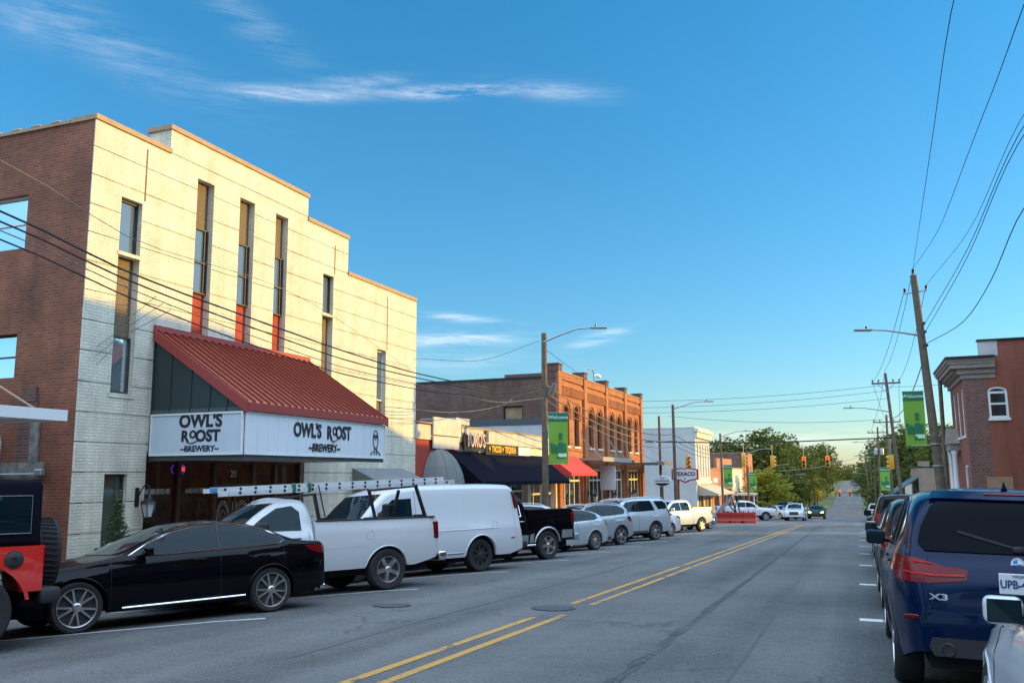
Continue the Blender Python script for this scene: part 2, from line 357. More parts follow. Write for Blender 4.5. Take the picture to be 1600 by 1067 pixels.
def leafmat(name, c1, c2):
    m, t, b = newmat(name); tc = N(t, 'ShaderNodeTexCoord')
    n = N(t, 'ShaderNodeTexNoise', i_Scale=.55, i_Detail=5.0, i_Roughness=.7); t.links.new(tc.outputs['Object'], n.inputs['Vector'])
    r = N(t, 'ShaderNodeMapRange'); r.inputs['From Min'].default_value = .36; r.inputs['From Max'].default_value = .64; t.links.new(n.outputs[0], r.inputs[0])
    mx = N(t, 'ShaderNodeMix', data_type='RGBA'); t.links.new(r.outputs[0], mx.inputs[0]); mx.inputs[6].default_value = (*c1, 1); mx.inputs[7].default_value = (*c2, 1)
    t.links.new(mx.outputs[2], b.inputs['Base Color']); b.inputs['Roughness'].default_value = .7; b.inputs['Specular IOR Level'].default_value = .2
    tl = N(t, 'ShaderNodeBsdfTranslucent'); t.links.new(mx.outputs[2], tl.inputs[0]); ms = N(t, 'ShaderNodeMixShader'); ms.inputs[0].default_value = .3
    t.links.new(b.outputs[0], ms.inputs[1]); t.links.new(tl.outputs[0], ms.inputs[2]); t.links.new(ms.outputs[0], t.nodes['Material Output'].inputs[0])
    return m
M_leaf_dark = leafmat('dark_green_leaves', (.036, .058, .012), (.13, .15, .028))
M_leaf_mid = leafmat('green_leaves', (.06, .085, .016), (.15, .17, .035))
M_leaf_yel = leafmat('yellow_green_leaves', (.16, .18, .02), (.32, .29, .035))
M_leaf_red = leafmat('reddish_leaves', (.12, .05, .02), (.2, .1, .04))
M_bark = mat('tree_bark', (.07, .05, .038), .9, var=.3, vscale=4)
# ------------------------------------------------------------------ terrain heights
GY = [-60, -30, 0, 60, 120, 180, 240, 280, 320, 360, 400, 446, 500, 560, 640, 760, 1000, 2200]
GZ = [1.2, .9, 0, -1.83, -3.66, -5.5, -7.2, -8.3, -8.9, -8.6, -7.4, -6.0, -4.9, -4.9, -4.1, -3.4, -3.5, -3.5]
def pchip(xs, ys):
    xs = np.array(xs, float); ys = np.array(ys, float); h = np.diff(xs); d = np.diff(ys) / h
    m_ = np.zeros(len(xs)); m_[0] = d[0]; m_[-1] = d[-1]
    for i in range(1, len(xs) - 1):
        if d[i-1] * d[i] > 0:
            w1 = 2*h[i] + h[i-1]; w2 = h[i] + 2*h[i-1]; m_[i] = (w1 + w2) / (w1 / d[i-1] + w2 / d[i])
    def f(x):
        x = min(max(x, xs[0]), xs[-1]); i = min(max(int(np.searchsorted(xs, x)) - 1, 0), len(h) - 1)
        t = (x - xs[i]) / h[i]; t2 = t*t; t3 = t2*t
        return float((2*t3-3*t2+1)*ys[i] + (t3-2*t2+t)*h[i]*m_[i] + (-2*t3+3*t2)*ys[i+1] + (t3-t2)*h[i]*m_[i+1])
    return f
gbase = pchip(GY, GZ)
def g(x, y):
    z = gbase(y)
    f = 1 if y < 64 else max(0, 1 - (y - 64) / 14)
    if x < -8.1: z -= .05 * min(-8.1 - x, 4.1) * f
    if x > .04: z -= .03 * min(x - .04, 2.46) * f
    return z
# ------------------------------------------------------------------ vehicles
def paint(name, col, metal=0., rough=.3):
    return mat('paint_' + name, col, rough, metal=metal, coat=.35 if max(col) < .1 else 1.0, bump=.02, bscale=2.2, spec=.02 if max(col) < .1 else .4)
P_BLACK = paint('black', (.0022, .0022, .004), rough=.2)
P_WHITE = paint('white', (.54, .55, .56))
P_WHITE2 = paint('white_van', (.55, .57, .60), rough=.38)
P_SILVER = paint('silver', (.33, .37, .40), metal=.35)
P_SILVER2 = paint('light_silver', (.40, .45, .48), metal=.25)
P_PEARL = paint('pearl_white', (.56, .59, .61), metal=.1)
P_BLUE = paint('dark_blue', (.001, .009, .038), metal=.2, rough=.25)
P_RED = paint('bright_red', (.55, .018, .010))
P_DKRED = paint('dark_red', (.10, .008, .012), rough=.25)
P_GREY = paint('grey', (.16, .17, .18), metal=.4)
P_DKGREEN = paint('dark_olive', (.03, .035, .01))
P_TWO = paint('dark_silver_cladding', (.30, .34, .36), metal=.5)
M_rubber = mat('tyre_rubber', (.014, .013, .014), .8)
M_cglass = mat('car_glass', (.003, .012, .018), .03, spec=.22)
M_tint = mat('tinted_rear_glass', (.002, .004, .007), .05, spec=.05)
M_plastic = mat('black_plastic', (.016, .016, .018), .6)
M_chrome = mat('chrome', (.72, .73, .74), .12, metal=1.)
M_wheelal = mat('wheel_alloy', (.55, .54, .53), .28, metal=.9)
M_dkwheel = mat('wheel_pocket', (.02, .02, .022), .5)
M_tail = mat('tail_lamp_red', (.13, .003, .005), .12, spec=.25)
M_head = mat('head_lamp_clear', (.55, .57, .58), .1, coat=1.0)
M_orange_l = mat('amber_lens', (.6, .18, .02), .2, coat=1.0)
M_plate = mat('plate_white', (.62, .64, .64), .5)
M_platetx = mat('plate_text', (.03, .05, .15), .5)
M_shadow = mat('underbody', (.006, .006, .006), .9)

SEDAN = dict(wb=2.775, fo=.97, L=4.83, tr=.335, tw=.92, sill=.23, ra=.385,
  T=[(0,.60),(.06,.70),(.3,.80),(.95,.915),(1.40,.985),(1.55,1.03),(2.15,1.30),(2.55,1.41),(2.95,1.44),(3.4,1.40),(3.85,1.27),(4.2,1.13),(4.45,1.07),(4.70,1.05),(4.79,1.0),(4.83,.92)],
  B=[(0,.55),(.06,.63),(.3,.72),(.95,.83),(1.40,.89),(2.2,.925),(3.2,.95),(4.0,.985),(4.45,.99),(4.7,.98),(4.83,.86)],
  W=[(0,.52),(.06,.66),(.25,.80),(.6,.88),(1.1,.92),(2.4,.925),(3.9,.92),(4.3,.88),(4.6,.81),(4.76,.74),(4.83,.60)], tum=.42)
FASTSED = SEDAN
HATCH = dict(wb=2.65, fo=.9, L=4.45, tr=.33, tw=.88, sill=.22, ra=.375,
  T=[(0,.58),(.06,.70),(.3,.82),(.9,.95),(1.25,1.02),(1.9,1.33),(2.3,1.44),(2.8,1.47),(3.4,1.43),(3.8,1.34),(4.1,1.20),(4.3,1.05),(4.40,.95),(4.45,.8)],
  B=[(0,.54),(.06,.63),(.3,.74),(.9,.86),(1.25,.92),(2.3,.95),(3.4,1.0),(4.1,1.02),(4.35,.93),(4.45,.76)],
  W=[(0,.52),(.06,.66),(.25,.79),(.6,.86),(1.1,.89),(2.4,.895),(3.6,.89),(4.0,.86),(4.3,.76),(4.45,.58)], tum=.40)
CROSS = dict(wb=2.86, fo=.93, L=4.72, tr=.365, tw=.935, sill=.27, ra=.415,
  T=[(0,.70),(.05,.84),(.25,.97),(.9,1.08),(1.25,1.14),(1.75,1.42),(2.1,1.58),(2.5,1.665),(3.1,1.68),(3.8,1.66),(4.22,1.61),(4.38,1.50),(4.52,1.22),(4.58,1.10),(4.66,1.02),(4.71,.9),(4.72,.72)],
  B=[(0,.66),(.05,.78),(.25,.89),(.9,1.0),(1.25,1.03),(2.3,1.05),(3.6,1.09),(4.2,1.12),(4.5,1.10),(4.58,1.02),(4.66,.95),(4.72,.68)],
  W=[(0,.62),(.05,.74),(.25,.87),(.6,.93),(1.1,.945),(2.4,.945),(3.9,.945),(4.2,.93),(4.45,.88),(4.6,.83),(4.72,.74)], tum=.34)
BIGSUV = dict(wb=3.05, fo=.98, L=5.3, tr=.40, tw=.99, sill=.36, ra=.455,
  T=[(0,.85),(.05,1.02),(.2,1.14),(1.1,1.22),(1.5,1.27),(2.0,1.62),(2.3,1.80),(2.8,1.89),(3.6,1.92),(4.6,1.90),(5.0,1.86),(5.12,1.72),(5.2,1.3),(5.25,1.12),(5.3,.75)],
  B=[(0,.8),(.05,.93),(.2,1.06),(1.1,1.14),(1.5,1.16),(2.6,1.17),(4.0,1.19),(5.0,1.22),(5.2,1.18),(5.25,1.05),(5.3,.72)],
  W=[(0,.70),(.05,.82),(.2,.95),(.6,1.01),(1.3,1.02),(2.4,1.02),(4.6,1.02),(4.95,.99),(5.2,.93),(5.3,.85)], tum=.26)
VAN = dict(wb=3.43, fo=.85, L=5.69, tr=.38, tw=.97, sill=.36, ra=.47,
  T=[(0,.80),(.05,.95),(.2,1.08),(.75,1.22),(.95,1.30),(1.4,1.70),(1.75,1.96),(2.1,2.04),(2.8,2.09),(4.5,2.10),(5.3,2.08),(5.46,2.02),(5.54,1.8),(5.61,1.35),(5.66,1.05),(5.69,.6)],
  B=[(0,.75),(.05,.86),(.2,.98),(.75,1.08),(.95,1.10),(1.8,1.14),(3.5,1.18),(5.2,1.18),(5.5,1.15),(5.62,1.0),(5.69,.56)],
  W=[(0,.66),(.05,.80),(.2,.92),(.6,1.0),(1.2,1.02),(2.4,1.02),(5.0,1.02),(5.35,1.0),(5.58,.96),(5.69,.90)], tum=.13)
def CAB(crew, h=1.92):
    c = 5.35 if crew else 0
    k = {True: 3.90, False: 2.98}[crew]
    return dict(wb=3.67 if crew else 3.56, fo=.98, L=5.82 if crew else 5.82, tr=.405, tw=1.0, sill=.46, ra=.47, cab=k,
  T=[(0,.90),(.05,1.06),(.2,1.16),(1.05,1.24),(1.45,1.28),(1.95,1.62),(2.25,1.80),(2.55,h-.03),(k-.5,h),(k-.14,h-.04),(k-.05,h-.16),(k,h-.42)],
  B=[(0,.85),(.05,.96),(.2,1.06),(1.05,1.13),(1.45,1.15),(2.2,1.17),(k,1.19)],
  W=[(0,.74),(.05,.86),(.2,.96),(.6,1.0),(1.3,1.01),(k-.2,1.01),(k-.03,1.0),(k,.985)], tum=.28)
def loft(sp, bed=False):
    xf = sp['wb'] / 2 + sp['fo']
    T = pchip(*zip(*sp['T'])); B = pchip(*zip(*sp['B'])); W = pchip(*zip(*sp['W']))
    L = sp.get('cab', sp['L']); u0 = 0.; u1 = L
    if bed: u0 = sp['cab'] + .025; u1 = sp['L'] - .12
    aw = [sp['fo'], sp['fo'] + sp['wb']]; ra = sp['ra']; sill = sp['sill']
    us = set(np.linspace(u0, u1, max(8, int((u1 - u0) / .075))).round(4))
    if not bed:
        for p in sp['T'] + sp['B'] + sp['W']:
            if u0 < p[0] < u1: us.add(round(p[0], 4))
        for k in (.012, .025): us.add(u0 + k)
        for k in (.03, .015): us.add(round(u1 - k, 4))
    for a in aw:
        for k in range(0, 19):
            u = a - ra * math.cos(math.pi * k / 18)
            if u0 < u < u1: us.add(round(u, 4))
        for e in (-ra - .003, ra + .003):
            if u0 < a + e < u1: us.add(round(a + e, 4))
    us = sorted(us); us = [us[0]] + [b for a, b in zip(us, us[1:]) if b - a > .0015]
    zc = sp['tr']
    rail = sp.get('rail', 1.40)
    def section(u):
        W_ = W(u) if not bed else sp['bw'] * (1 if u < u1 - .1 else 1 - .02)
        B_ = B(u) if not bed else rail; T_ = T(u) if not bed else rail
        zl = sill + .10 * max(0, 1 - u / .35) + (.12 * max(0, 1 - (L - u) / .5) if not sp.get('cab') else (.12 * max(0, 1 - (u1 - u) / .5) if bed else 0))
        for a in aw:
            if abs(u - a) < ra: zl = max(zl, zc + math.sqrt(max(0, ra**2 - (u - a)**2)) * 1.0)
        fl = max(math.exp(-((u - a) / .5)**2) for a in aw) * sp.get('flare', .018)
        zl = min(zl, B_ - .03)
        pts = [(W_ * .90, zl + .002)]
        n = 11
        for k in range(n):
            z = zl + (B_ - zl) * k / (n - 1); q = (z - sill) / max(.05, B_ - sill); q = max(0, min(1, q))
            y = W_ * (1 - .055 * (1 - min(1, q / .55))**2 * 1 - .045 * max(0, (q - .62) / .38)**1.6) + fl * math.sin(math.pi * min(1, q / .95))
            # crease
            y += .010 * math.exp(-((q - .80) / .05)**2)
            pts.append((y, z))
        yb = pts[-1][0]
        if bed:
            pts += [(yb - .012, B_ + .012), (yb - .07, B_ + .012), (yb - .085, B_ - .01), (yb - .10, .86), (yb * .5, .86), (0, .86)]
            return pts
        H = max(.02, T_ - B_); tum = sp['tum'] * (0.6 + .4 * min(1, H / .4)); r = min(.15, H * .8); crown = min(.045, H * .35)
        Te = T_ - crown
        H2 = max(.01, Te - B_); r = min(.13, H2 * .8)
        for k in range(1, 6):
            h = (H2 - r) * k / 5; q = h / max(H2, .01)
            pts.append((yb - .012 - tum * h - .03 * 0, B_ + h))
        y0, z0 = pts[-1]; ry = r * 1.35
        for k in range(1, 6):
            a = math.pi / 2 * k / 5; pts.append((y0 - tum * r * .3 - ry * (1 - math.cos(a)), z0 + r * math.sin(a)))
        y1 = pts[-1][0]
        for k in (.75, .5, .25, 0): pts.append((y1 * k, Te + crown * (1 - k * k)))
        return pts
    mb = MB(); secs = []
    for u in us:
        s = section(u); x = xf - u
        full = [(x, y, z) for y, z in s] + [(x, -y, z) for y, z in s[-2::-1]]
        secs.append(full)
    n = len(secs[0]); vs = [p for s in secs for p in s]; fs = []
    for i in range(len(secs) - 1):
        for j in range(n - 1):
            fs.append((i*n+j, i*n+j+1, (i+1)*n+j+1, (i+1)*n+j))
    for e, i in ((0, 0), (1, len(secs) - 1)):
        for j in range((n - 1) // 2):
            f = (i*n+j, i*n+j+1, i*n+n-2-j, i*n+n-1-j)
            if f[1] == f[2]: f = (f[0], f[1], f[3])
            fs.append(f if e else f[::-1])
    mb.add(vs, fs)
    return mb
class Car:
    def __init__(s, name, label, cat, sp, body_mat, group=None):
        s.root = thing(name, label, cat, group=group); s.sp = sp; s.xf = sp['wb'] / 2 + sp['fo']; s.bm = body_mat
        mb = loft(sp); s.v = list(mb.v); s.f = list(mb.f)
        s.body = mb.build('body' if 'cab' not in sp else 'cab', body_mat, s.root, smooth=32, local=True)
        if 'cab' in sp:
            b2 = loft(sp, bed=True); k = len(s.v); s.v += b2.v; s.f += [tuple(k + i for i in f) for f in b2.f]
            bd = b2.build('bed', body_mat, s.root, smooth=32, local=True)
            s.bed = bd
        s.bvh = BVHTree.FromPolygons([Vector(p) for p in s.v], s.f)
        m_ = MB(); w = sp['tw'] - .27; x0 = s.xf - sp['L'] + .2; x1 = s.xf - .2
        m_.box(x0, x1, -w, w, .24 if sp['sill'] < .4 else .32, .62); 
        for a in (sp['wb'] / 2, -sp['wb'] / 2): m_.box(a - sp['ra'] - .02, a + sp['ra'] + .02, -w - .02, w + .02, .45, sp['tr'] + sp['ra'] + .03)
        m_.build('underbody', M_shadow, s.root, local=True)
    def X(s, u): return s.xf - u
    def hit(s, o, d):
        r = s.bvh.ray_cast(Vector(o), Vector(d)); return r[0], r[1]
    def decal(s, name, poly, d, mat_, off=.009, parent=None, both=False, grid=.09, skirt=.012, label=None):
        """piece lying on the body: poly in (a, z), a measured along the horizontal axis across d"""
        out = []
        for sg in ((1, -1) if both else (1,)):
            dd = Vector((d[0], d[1] * sg, d[2] if len(d) > 2 else 0)).normalized()
            A = Vector((1, 0, 0)) if abs(d[1]) > abs(d[0]) else Vector((0, 1, 0))
            dense = []
            for i, p in enumerate(poly):
                q = poly[(i + 1) % len(poly)]; L = math.dist(p, q); k = max(1, int(L / (grid * .7)))
                dense += [(p[0] + (q[0]-p[0]) * t / k, p[1] + (q[1]-p[1]) * t / k) for t in range(k)]
            xs = [p[0] for p in dense]; zs = [p[1] for p in dense]
            inner = []
            def inside(x, z):
                c = False
                for i in range(len(dense)):
                    a, b = dense[i], dense[i-1]
                    if (a[1] > z) != (b[1] > z) and x < (b[0]-a[0]) * (z-a[1]) / (b[1]-a[1]) + a[0]: c = not c
                return c
            x = min(xs) + grid / 2
            while x < max(xs):
                z = min(zs) + grid / 2
                while z < max(zs):
                    if inside(x, z) and min(math.dist((x, z), q) for q in dense) > grid * .35: inner.append((x, z))
                    z += grid
                x += grid
            pts = [Vector(p) for p in dense + inner]
            nE = len(dense); r = delaunay_2d_cdt(pts, [(i, (i+1) % nE) for i in range(nE)], [list(range(nE))], 1, 1e-5)
            vs = []; ok = True
            for p in r[0]:
                sgn = sg if A.x > .5 or abs(d[0]) < .01 else 1
                a = p[0]
                xe = 0 if abs(d[1]) < .01 else ((s.xf - .2) if d[0] > 0 else (s.xf - s.sp['L'] + .12))
                o = (Vector((a, 0, p[1])) if A.x > .5 else Vector((xe, a * (sg if both else 1), p[1]))) + dd * 6
                h, nr = s.hit(o, -dd)
                if h is None: h = (Vector((a, dd.y * .9, p[1])) if A.x > .5 else Vector((s.xf * (1 if dd.x > 0 else -1), a * (sg if both else 1), p[1]))); nr = dd
                if nr.dot(dd) < 0: nr = -nr
                vs.append((h, nr))
            mb = MB(); top = [h + nr * off for h, nr in vs]; fs = [tuple(f) for f in r[2]]
            # orientation
            if fs:
                f = fs[0]; nn_ = (top[f[1]] - top[f[0]]).cross(top[f[2]] - top[f[0]])
                if nn_.dot(dd) < 0: fs = [f[::-1] for f in fs]
            mb.add(top, fs)
            o = mb.build(name, mat_, parent or s.root, smooth=40, local=True)
            if label: o['label'] = label
            out.append(o)
        return out
    def line(s, name, pts, d, r, mat_, both=False, parent=None, off=.0, closed=False, step=.06):
        for sg in ((1, -1) if both else (1,)):
            dd = Vector((d[0], d[1] * sg, d[2] if len(d) > 2 else 0)).normalized()
            dense = []
            n = len(pts)
            for i in range(n if closed else n - 1):
                p, q = pts[i], pts[(i+1) % n]; k = max(1, int(math.dist(p, q) / step))
                dense += [(p[0] + (q[0]-p[0]) * t / k, p[1] + (q[1]-p[1]) * t / k) for t in range(k)]
            if not closed: dense.append(pts[-1])
            P = []
            for a, z in dense:
                o = (Vector((a, 0, z)) if abs(d[1]) > abs(d[0]) else Vector((0, a * (sg if both else 1), z))) + dd * 6
                h, nr = s.hit(o, -dd)
                if h is None: continue
                if nr.dot(dd) < 0: nr = -nr
                P.append(h + nr * off)
            if len(P) < 2: continue
            mb = MB(); mb.tube(P, r, 5, closed=closed and len(P) == len(dense)); mb.build(name, mat_, parent or s.root, smooth=60, local=True)
    def P(s, pts): return [(s.xf - u, z) for u, z in pts]
    def arch_lips(s, mat_=None, r=.016, grow=0., name='wheel_arch_trim'):
        sp = s.sp
        for a in (sp['wb'] / 2, -sp['wb'] / 2):
            pts = [(a + (sp['ra'] + grow) * math.cos(t), sp['tr'] + (sp['ra'] + grow) * math.sin(t)) for t in np.linspace(R(-8), R(188), 22)]
            pts = [p for p in pts if p[1] > sp['sill'] + .02]
            for sg in (1, -1):
                P = []
                for x, z in pts:
                    h, nr = s.hit((x, sg * 3, z + .012), (0, -sg, 0))
                    if h is not None and abs(h.y) > .6: P.append((h.x, h.y - sg * .004, h.z - .012))
                if len(P) > 2:
                    mb = MB(); mb.tube(P, r, 6); mb.build(name, mat_ or s.bm, s.root, smooth=60, local=True)
    def wheels(s, style=5, rim_mat=None, w=.24, rr=None, near=True, pair=False, dark=False):
        sp = s.sp; tr = sp['tr']; rr = rr or tr * .70; rim_mat = rim_mat or M_wheelal
        protos = None
        for ix, xw in enumerate((sp['wb'] / 2, -sp['wb'] / 2)):
            for sg in (1, -1):
                loc = (xw, sg * sp['tw'], tr)
                if protos is None:
                    hub = MB(); hub.lathe([(.0, -w+.06), (rr*.9, -w+.06), (rr*.9, -w*.9+.03), (rr*.55, -w*.5), (rr * .95, -.055), (0, -.055)], 24)
                    ho = hub.build('wheel', M_dkwheel, s.root, smooth=40, local=True)
                    t = MB(); t.lathe([(rr, -w), (tr*.93, -w), (tr*.985, -w+.025), (tr, -w+.06), (tr, -.06), (tr*.985, -.025), (tr*.93, .0), (rr*1.04, -.004), (rr, -.012)], 40)
                    t.build('tyre', M_rubber, ho, smooth=40, local=True)
                    r_ = MB(); r_.lathe([(rr*1.01, -.012), (rr*1.0, .001), (rr*.955, -.003), (rr*.93, -.05)], 40)
                    n = style
                    for k in range(n):
                        a0 = 2 * math.pi * k / n + .2
                        offs = (-.26, .26) if pair else (0,)
                        for da in offs:
                            a = a0 + da * (5 / n) * 1.0
                            ca, sa = math.cos(a0 + da * .35), math.sin(a0 + da * .35); cb, sb = math.cos(a), math.sin(a)
                            wd0 = (.014 if pair else .034) * rr / .24; wd1 = (.010 if pair else (.036 if n <= 6 else .018)) * rr / .24
                            p0 = Vector((ca * rr * .16, sa * rr * .16, -.012)); p1 = Vector((cb * rr * .95, sb * rr * .95, -.008))
                            dr = (p1 - p0).normalized(); sd_ = dr.cross(Vector((0, 0, 1))).normalized()
                            pm = (p0 + p1) / 2 + Vector((0, 0, -.012))
                            vs = []
                            for p, wd in ((p0, wd0), (pm, (wd0+wd1)/2), (p1, wd1)):
                                vs += [p + sd_ * wd, p - sd_ * wd, p - sd_ * wd * 1.2 + Vector((0, 0, -.04)), p + sd_ * wd * 1.2 + Vector((0, 0, -.04))]
                            r_.add(vs, [(0,1,5,4),(1,2,6,5),(3,0,4,7),(4,5,9,8),(5,6,10,9),(7,4,8,11)])
                    r_.lathe([(rr*.24, -.045), (rr*.23, -.008), (rr*.17, .002), (rr * .1, .0), (0, -.002)], 20)
                    r_.build('rim', rim_mat, ho, smooth=30, local=True)
                    protos = ho
                    o = ho
                else: o = copy_tree(protos, s.root)
                o.location = loc; o.rotation_euler = (R(-90) if sg > 0 else R(90), 0, 0) if True else 0
                o.rotation_euler[1] = random.uniform(-1, 1) if False else 0
                # local z -> outward y
                o.rotation_euler = (-math.pi / 2 * sg, random.uniform(0, .6) if sg > 0 else 0, 0)
                o.rotation_euler = Matrix.Rotation(-math.pi / 2 * sg, 3, 'X').to_euler()
    def mirrors(s, u, z, mat_, y=None, size=(.10, .20, .14)):
        for sg in (1, -1):
            h, _ = s.hit((s.X(u), sg * 3, z), (0, -sg, 0)); yy = abs(h.y) if h is not None else .9
            mb = MB(); mb.rbox((s.X(u) + .02, sg * (yy + .06 + size[1]/2), z + .03), size, .035, 3)
            mb.bar((s.X(u) + .02, sg * (yy - .02), z - .01), (s.X(u) + .01, sg * (yy + .10), z), .05, .035)
            mo = mb.build('mirror', mat_, s.root, smooth=50, local=True)
            gl = MB(); gl.rbox((s.X(u) + .02 - size[0]/2 - .001, sg * (yy + .06 + size[1]/2), z + .03), (.008, size[1]*.86, size[2]*.82), .003, 1); gl.build('mirror_glass', M_cglass, mo, smooth=40, local=True)
    def handles(s, us, z, mat_):
        for u in us:
            for sg in (1, -1):
                h, _ = s.hit((s.X(u), sg * 3, z), (0, -sg, 0))
                if h is None: continue
                mb = MB(); mb.rbox((s.X(u), h.y + sg * .012, z), (.19, .03, .028), .012, 2); mb.build('door_handle', mat_, s.root, smooth=50, local=True)
    def plate(s, u_end, z, txt=None, rear=True, tilt=0):
        sg = -1 if rear else 1
        h, _ = s.hit((sg * 6, 0, z), (-sg, 0, 0)); x = h.x if h is not None else sg * s.xf
        mb = MB(); mb.rbox((x + sg * .012, 0, z), (.012, .31, .155), .005, 1); p = mb.build('number_plate', M_plate, s.root, local=True)
        return p, x + sg * .02
    def place(s, px, py, th, sc=(1, 1, 1)):
        """stand the car so that its rear left wheel touches the ground at (px, py); th = heading, clockwise from +Y"""
        h = Vector((math.sin(th), math.cos(th), 0)); l = Vector((-math.cos(th), math.sin(th), 0))
        sx_ = -s.sp['wb'] / 2 * sc[0]; sy = s.sp['tw'] * sc[1]
        o = Vector((px, py, 0)) - h * sx_ - l * sy
        def gp(a, b):
            p = o + h * a + l * b; return Vector((p.x, p.y, g(p.x, p.y)))
        w = s.sp['wb'] / 2; t = s.sp['tw'] - .1
        A_, B_, C_, D_ = gp(w, t), gp(w, -t), gp(-w, t), gp(-w, -t)
        xa = ((A_ + B_) - (C_ + D_)).normalized(); ya = ((A_ + C_) - (B_ + D_)).normalized(); za = xa.cross(ya).normalized(); ya = za.cross(xa)
        M = Matrix.Identity(4); c = (A_ + B_ + C_ + D_) / 4
        for i in range(3): M[i][0] = xa[i]; M[i][1] = ya[i]; M[i][2] = za[i]; M[i][3] = c[i]
        s.root.matrix_world = M @ Matrix.Diagonal((*sc, 1))
        s.root.location = M.to_translation(); s.root.rotation_euler = M.to_euler(); s.root.scale = sc
        return s
def text(name, s, size, mat_, parent, M, bold=0., ext=.004, align='CENTER', sx=1., label=None, spacing=1.):
    cu = bpy.data.curves.new(name, 'FONT'); cu.body = s; cu.size = size; cu.offset = bold; cu.extrude = ext; cu.align_x = align; cu.align_y = 'CENTER'; cu.space_character = spacing; cu.resolution_u = 3
    t = bpy.data.objects.new('tmp', cu); COL.objects.link(t)
    me = bpy.data.meshes.new_from_object(t.evaluated_get(bpy.context.evaluated_depsgraph_get())); bpy.data.objects.remove(t); bpy.data.curves.remove(cu)
    me.materials.clear(); me.materials.append(mat_)
    me.transform(M @ Matrix.Diagonal((sx, 1, 1, 1)))
    o = bpy.data.objects.new(name, me); COL.objects.link(o)
    if parent: o.parent = parent; o.location = -Vector((0, 0, 0))
    if label: o['label'] = label
    return o
def frame(o, xax, yax):
    """matrix with text x along xax and text y along yax, origin o"""
    X_ = Vector(xax).normalized(); Y_ = Vector(yax).normalized(); Z_ = X_.cross(Y_)
    M = Matrix.Identity(4)
    for i in range(3): M[i][0] = X_[i]; M[i][1] = Y_[i]; M[i][2] = Z_[i]; M[i][3] = o[i]
    return M
def textw(name, s, size, mat_, parent, o, xax, yax, **k):
    o = Vector(o) - org(parent); return text(name, s, size, mat_, parent, frame(o, xax, yax), **k)
def arc(cx, cz, r, a0, a1, n): return [(cx + r * math.cos(R(a0 + (a1 - a0) * i / n)), cz + r * math.sin(R(a0 + (a1 - a0) * i / n))) for i in range(n + 1)]

def seams(c, doors, zt, zb=None, mat_=None):
    for u in doors:
        c.line('door_seam', c.P([(u, zt), (u + .01, c.sp['sill'] + .04)]), (0, 1), .004, mat_ or M_black, both=True)
def generic_lights(c, head=True, tail=True, th=(.62, .80), tz=(.85, 1.1), tw_=(.5, .85), hm=None):
    if head: c.decal('headlight', [(th[2] if len(th) > 2 else .45, th[0]), (.86, th[0]+.03), (.88, th[1]+.02), (.45, th[1])], (1, .45), hm or M_head, both=True, grid=.06)
    if tail: c.decal('tail_light', [(tw_[0], tz[0]), (tw_[1]+.05, tz[0]), (tw_[1]+.04, tz[1]), (tw_[0], tz[1])], (-1, .55), M_tail, both=True, grid=.06)
# ------------------------------------------------------------------ vehicle kinds
def sedan(label, body, style=5, group='cars parked nose in along the left kerb', fancy=False, name='sedan', pair=False, trim=None):
    c = Car(name, label, 'car', SEDAN, body, group)
    P = c.P
    side = P([(1.62,.965),(1.9,1.12),(2.2,1.245),(2.55,1.325),(2.95,1.352),(3.35,1.325),(3.7,1.24),(3.93,1.13),(3.98,1.075),(3.88,1.03),(3.5,1.005),(2.9,.985),(2.2,.965)])
    c.decal('side_window', side, (0, 1), M_cglass, both=True, off=.007)
    c.line('window_chrome', side, (0, 1), .011 if fancy else .007, trim or M_chrome, both=True, closed=True, off=.006)
    for u, z0, z1 in ((2.92, .985, 1.35), (3.62, 1.01, 1.27)): c.line('window_pillar', P([(u, z0), (u + .02, z1)]), (0, 1), .016 if u < 3 else .009, M_black, both=True, off=.007)
    c.decal('windscreen', [(-.66,.99),(.66,.99),(.60,1.2),(.52,1.375),(-.52,1.375),(-.60,1.2)], (1, 0), M_cglass, off=.007)
    c.decal('rear_window', [(-.58,1.12),(.58,1.12),(.50,1.36),(-.50,1.36)], (-1, 0), M_tint, off=.007)
    seams(c, (1.38, 2.93, 3.95), .95)
    c.line('door_seam', P([(1.6,.30),(3.95,.30)]), (0, 1), .003, M_black, both=True)
    if fancy:
        c.line('sill_chrome', P([(1.55,.275),(2.6,.285),(3.75,.30)]), (0, 1), .014, M_chrome, both=True, off=.008)
    c.line('bonnet_seam', P([(.35,.79),(.9,.88),(1.4,.93)]), (0, .9, .45), .004, M_black, both=True)
    c.handles((2.62, 3.62), .86, body if fancy else M_chrome)
    c.mirrors(1.85, .985, body, size=(.10, .18, .13))
    c.decal('headlight', [(.42,.62),(.78,.66),(.86,.76),(.60,.745),(.42,.70)], (1, .5), M_head, both=True, grid=.06)
    c.decal('tail_light', [(.40,.86),(.86,.84),(1.05,.90),(1.12,.98),(.86,.98),(.40,.97)], (-1, .75), M_tail, both=True, grid=.06)
    c.decal('grille', [(-.42,.42),(.42,.42),(.5,.60),(.4,.68),(-.4,.68),(-.5,.60)], (1, 0), M_plastic, grid=.1)
    c.decal('lower_bumper', [(-.7,.36),(.7,.36),(.62,.46),(-.62,.46)], (-1, 0), M_plastic, grid=.1)
    c.arch_lips(r=.012)
    for sg in (1, -1):
        mb = MB(); mb.tube([(-c.sp['L'] + c.xf + .06, sg * .55, .30), (-c.sp['L'] + c.xf - .02, sg * .55, .30)], .05, 14)
        mb.build('exhaust_tip', M_chrome, c.root, smooth=40, local=True)
    c.plate(0, .80); c.wheels(style, pair=pair, rr=.255 if fancy else .245)
    return c
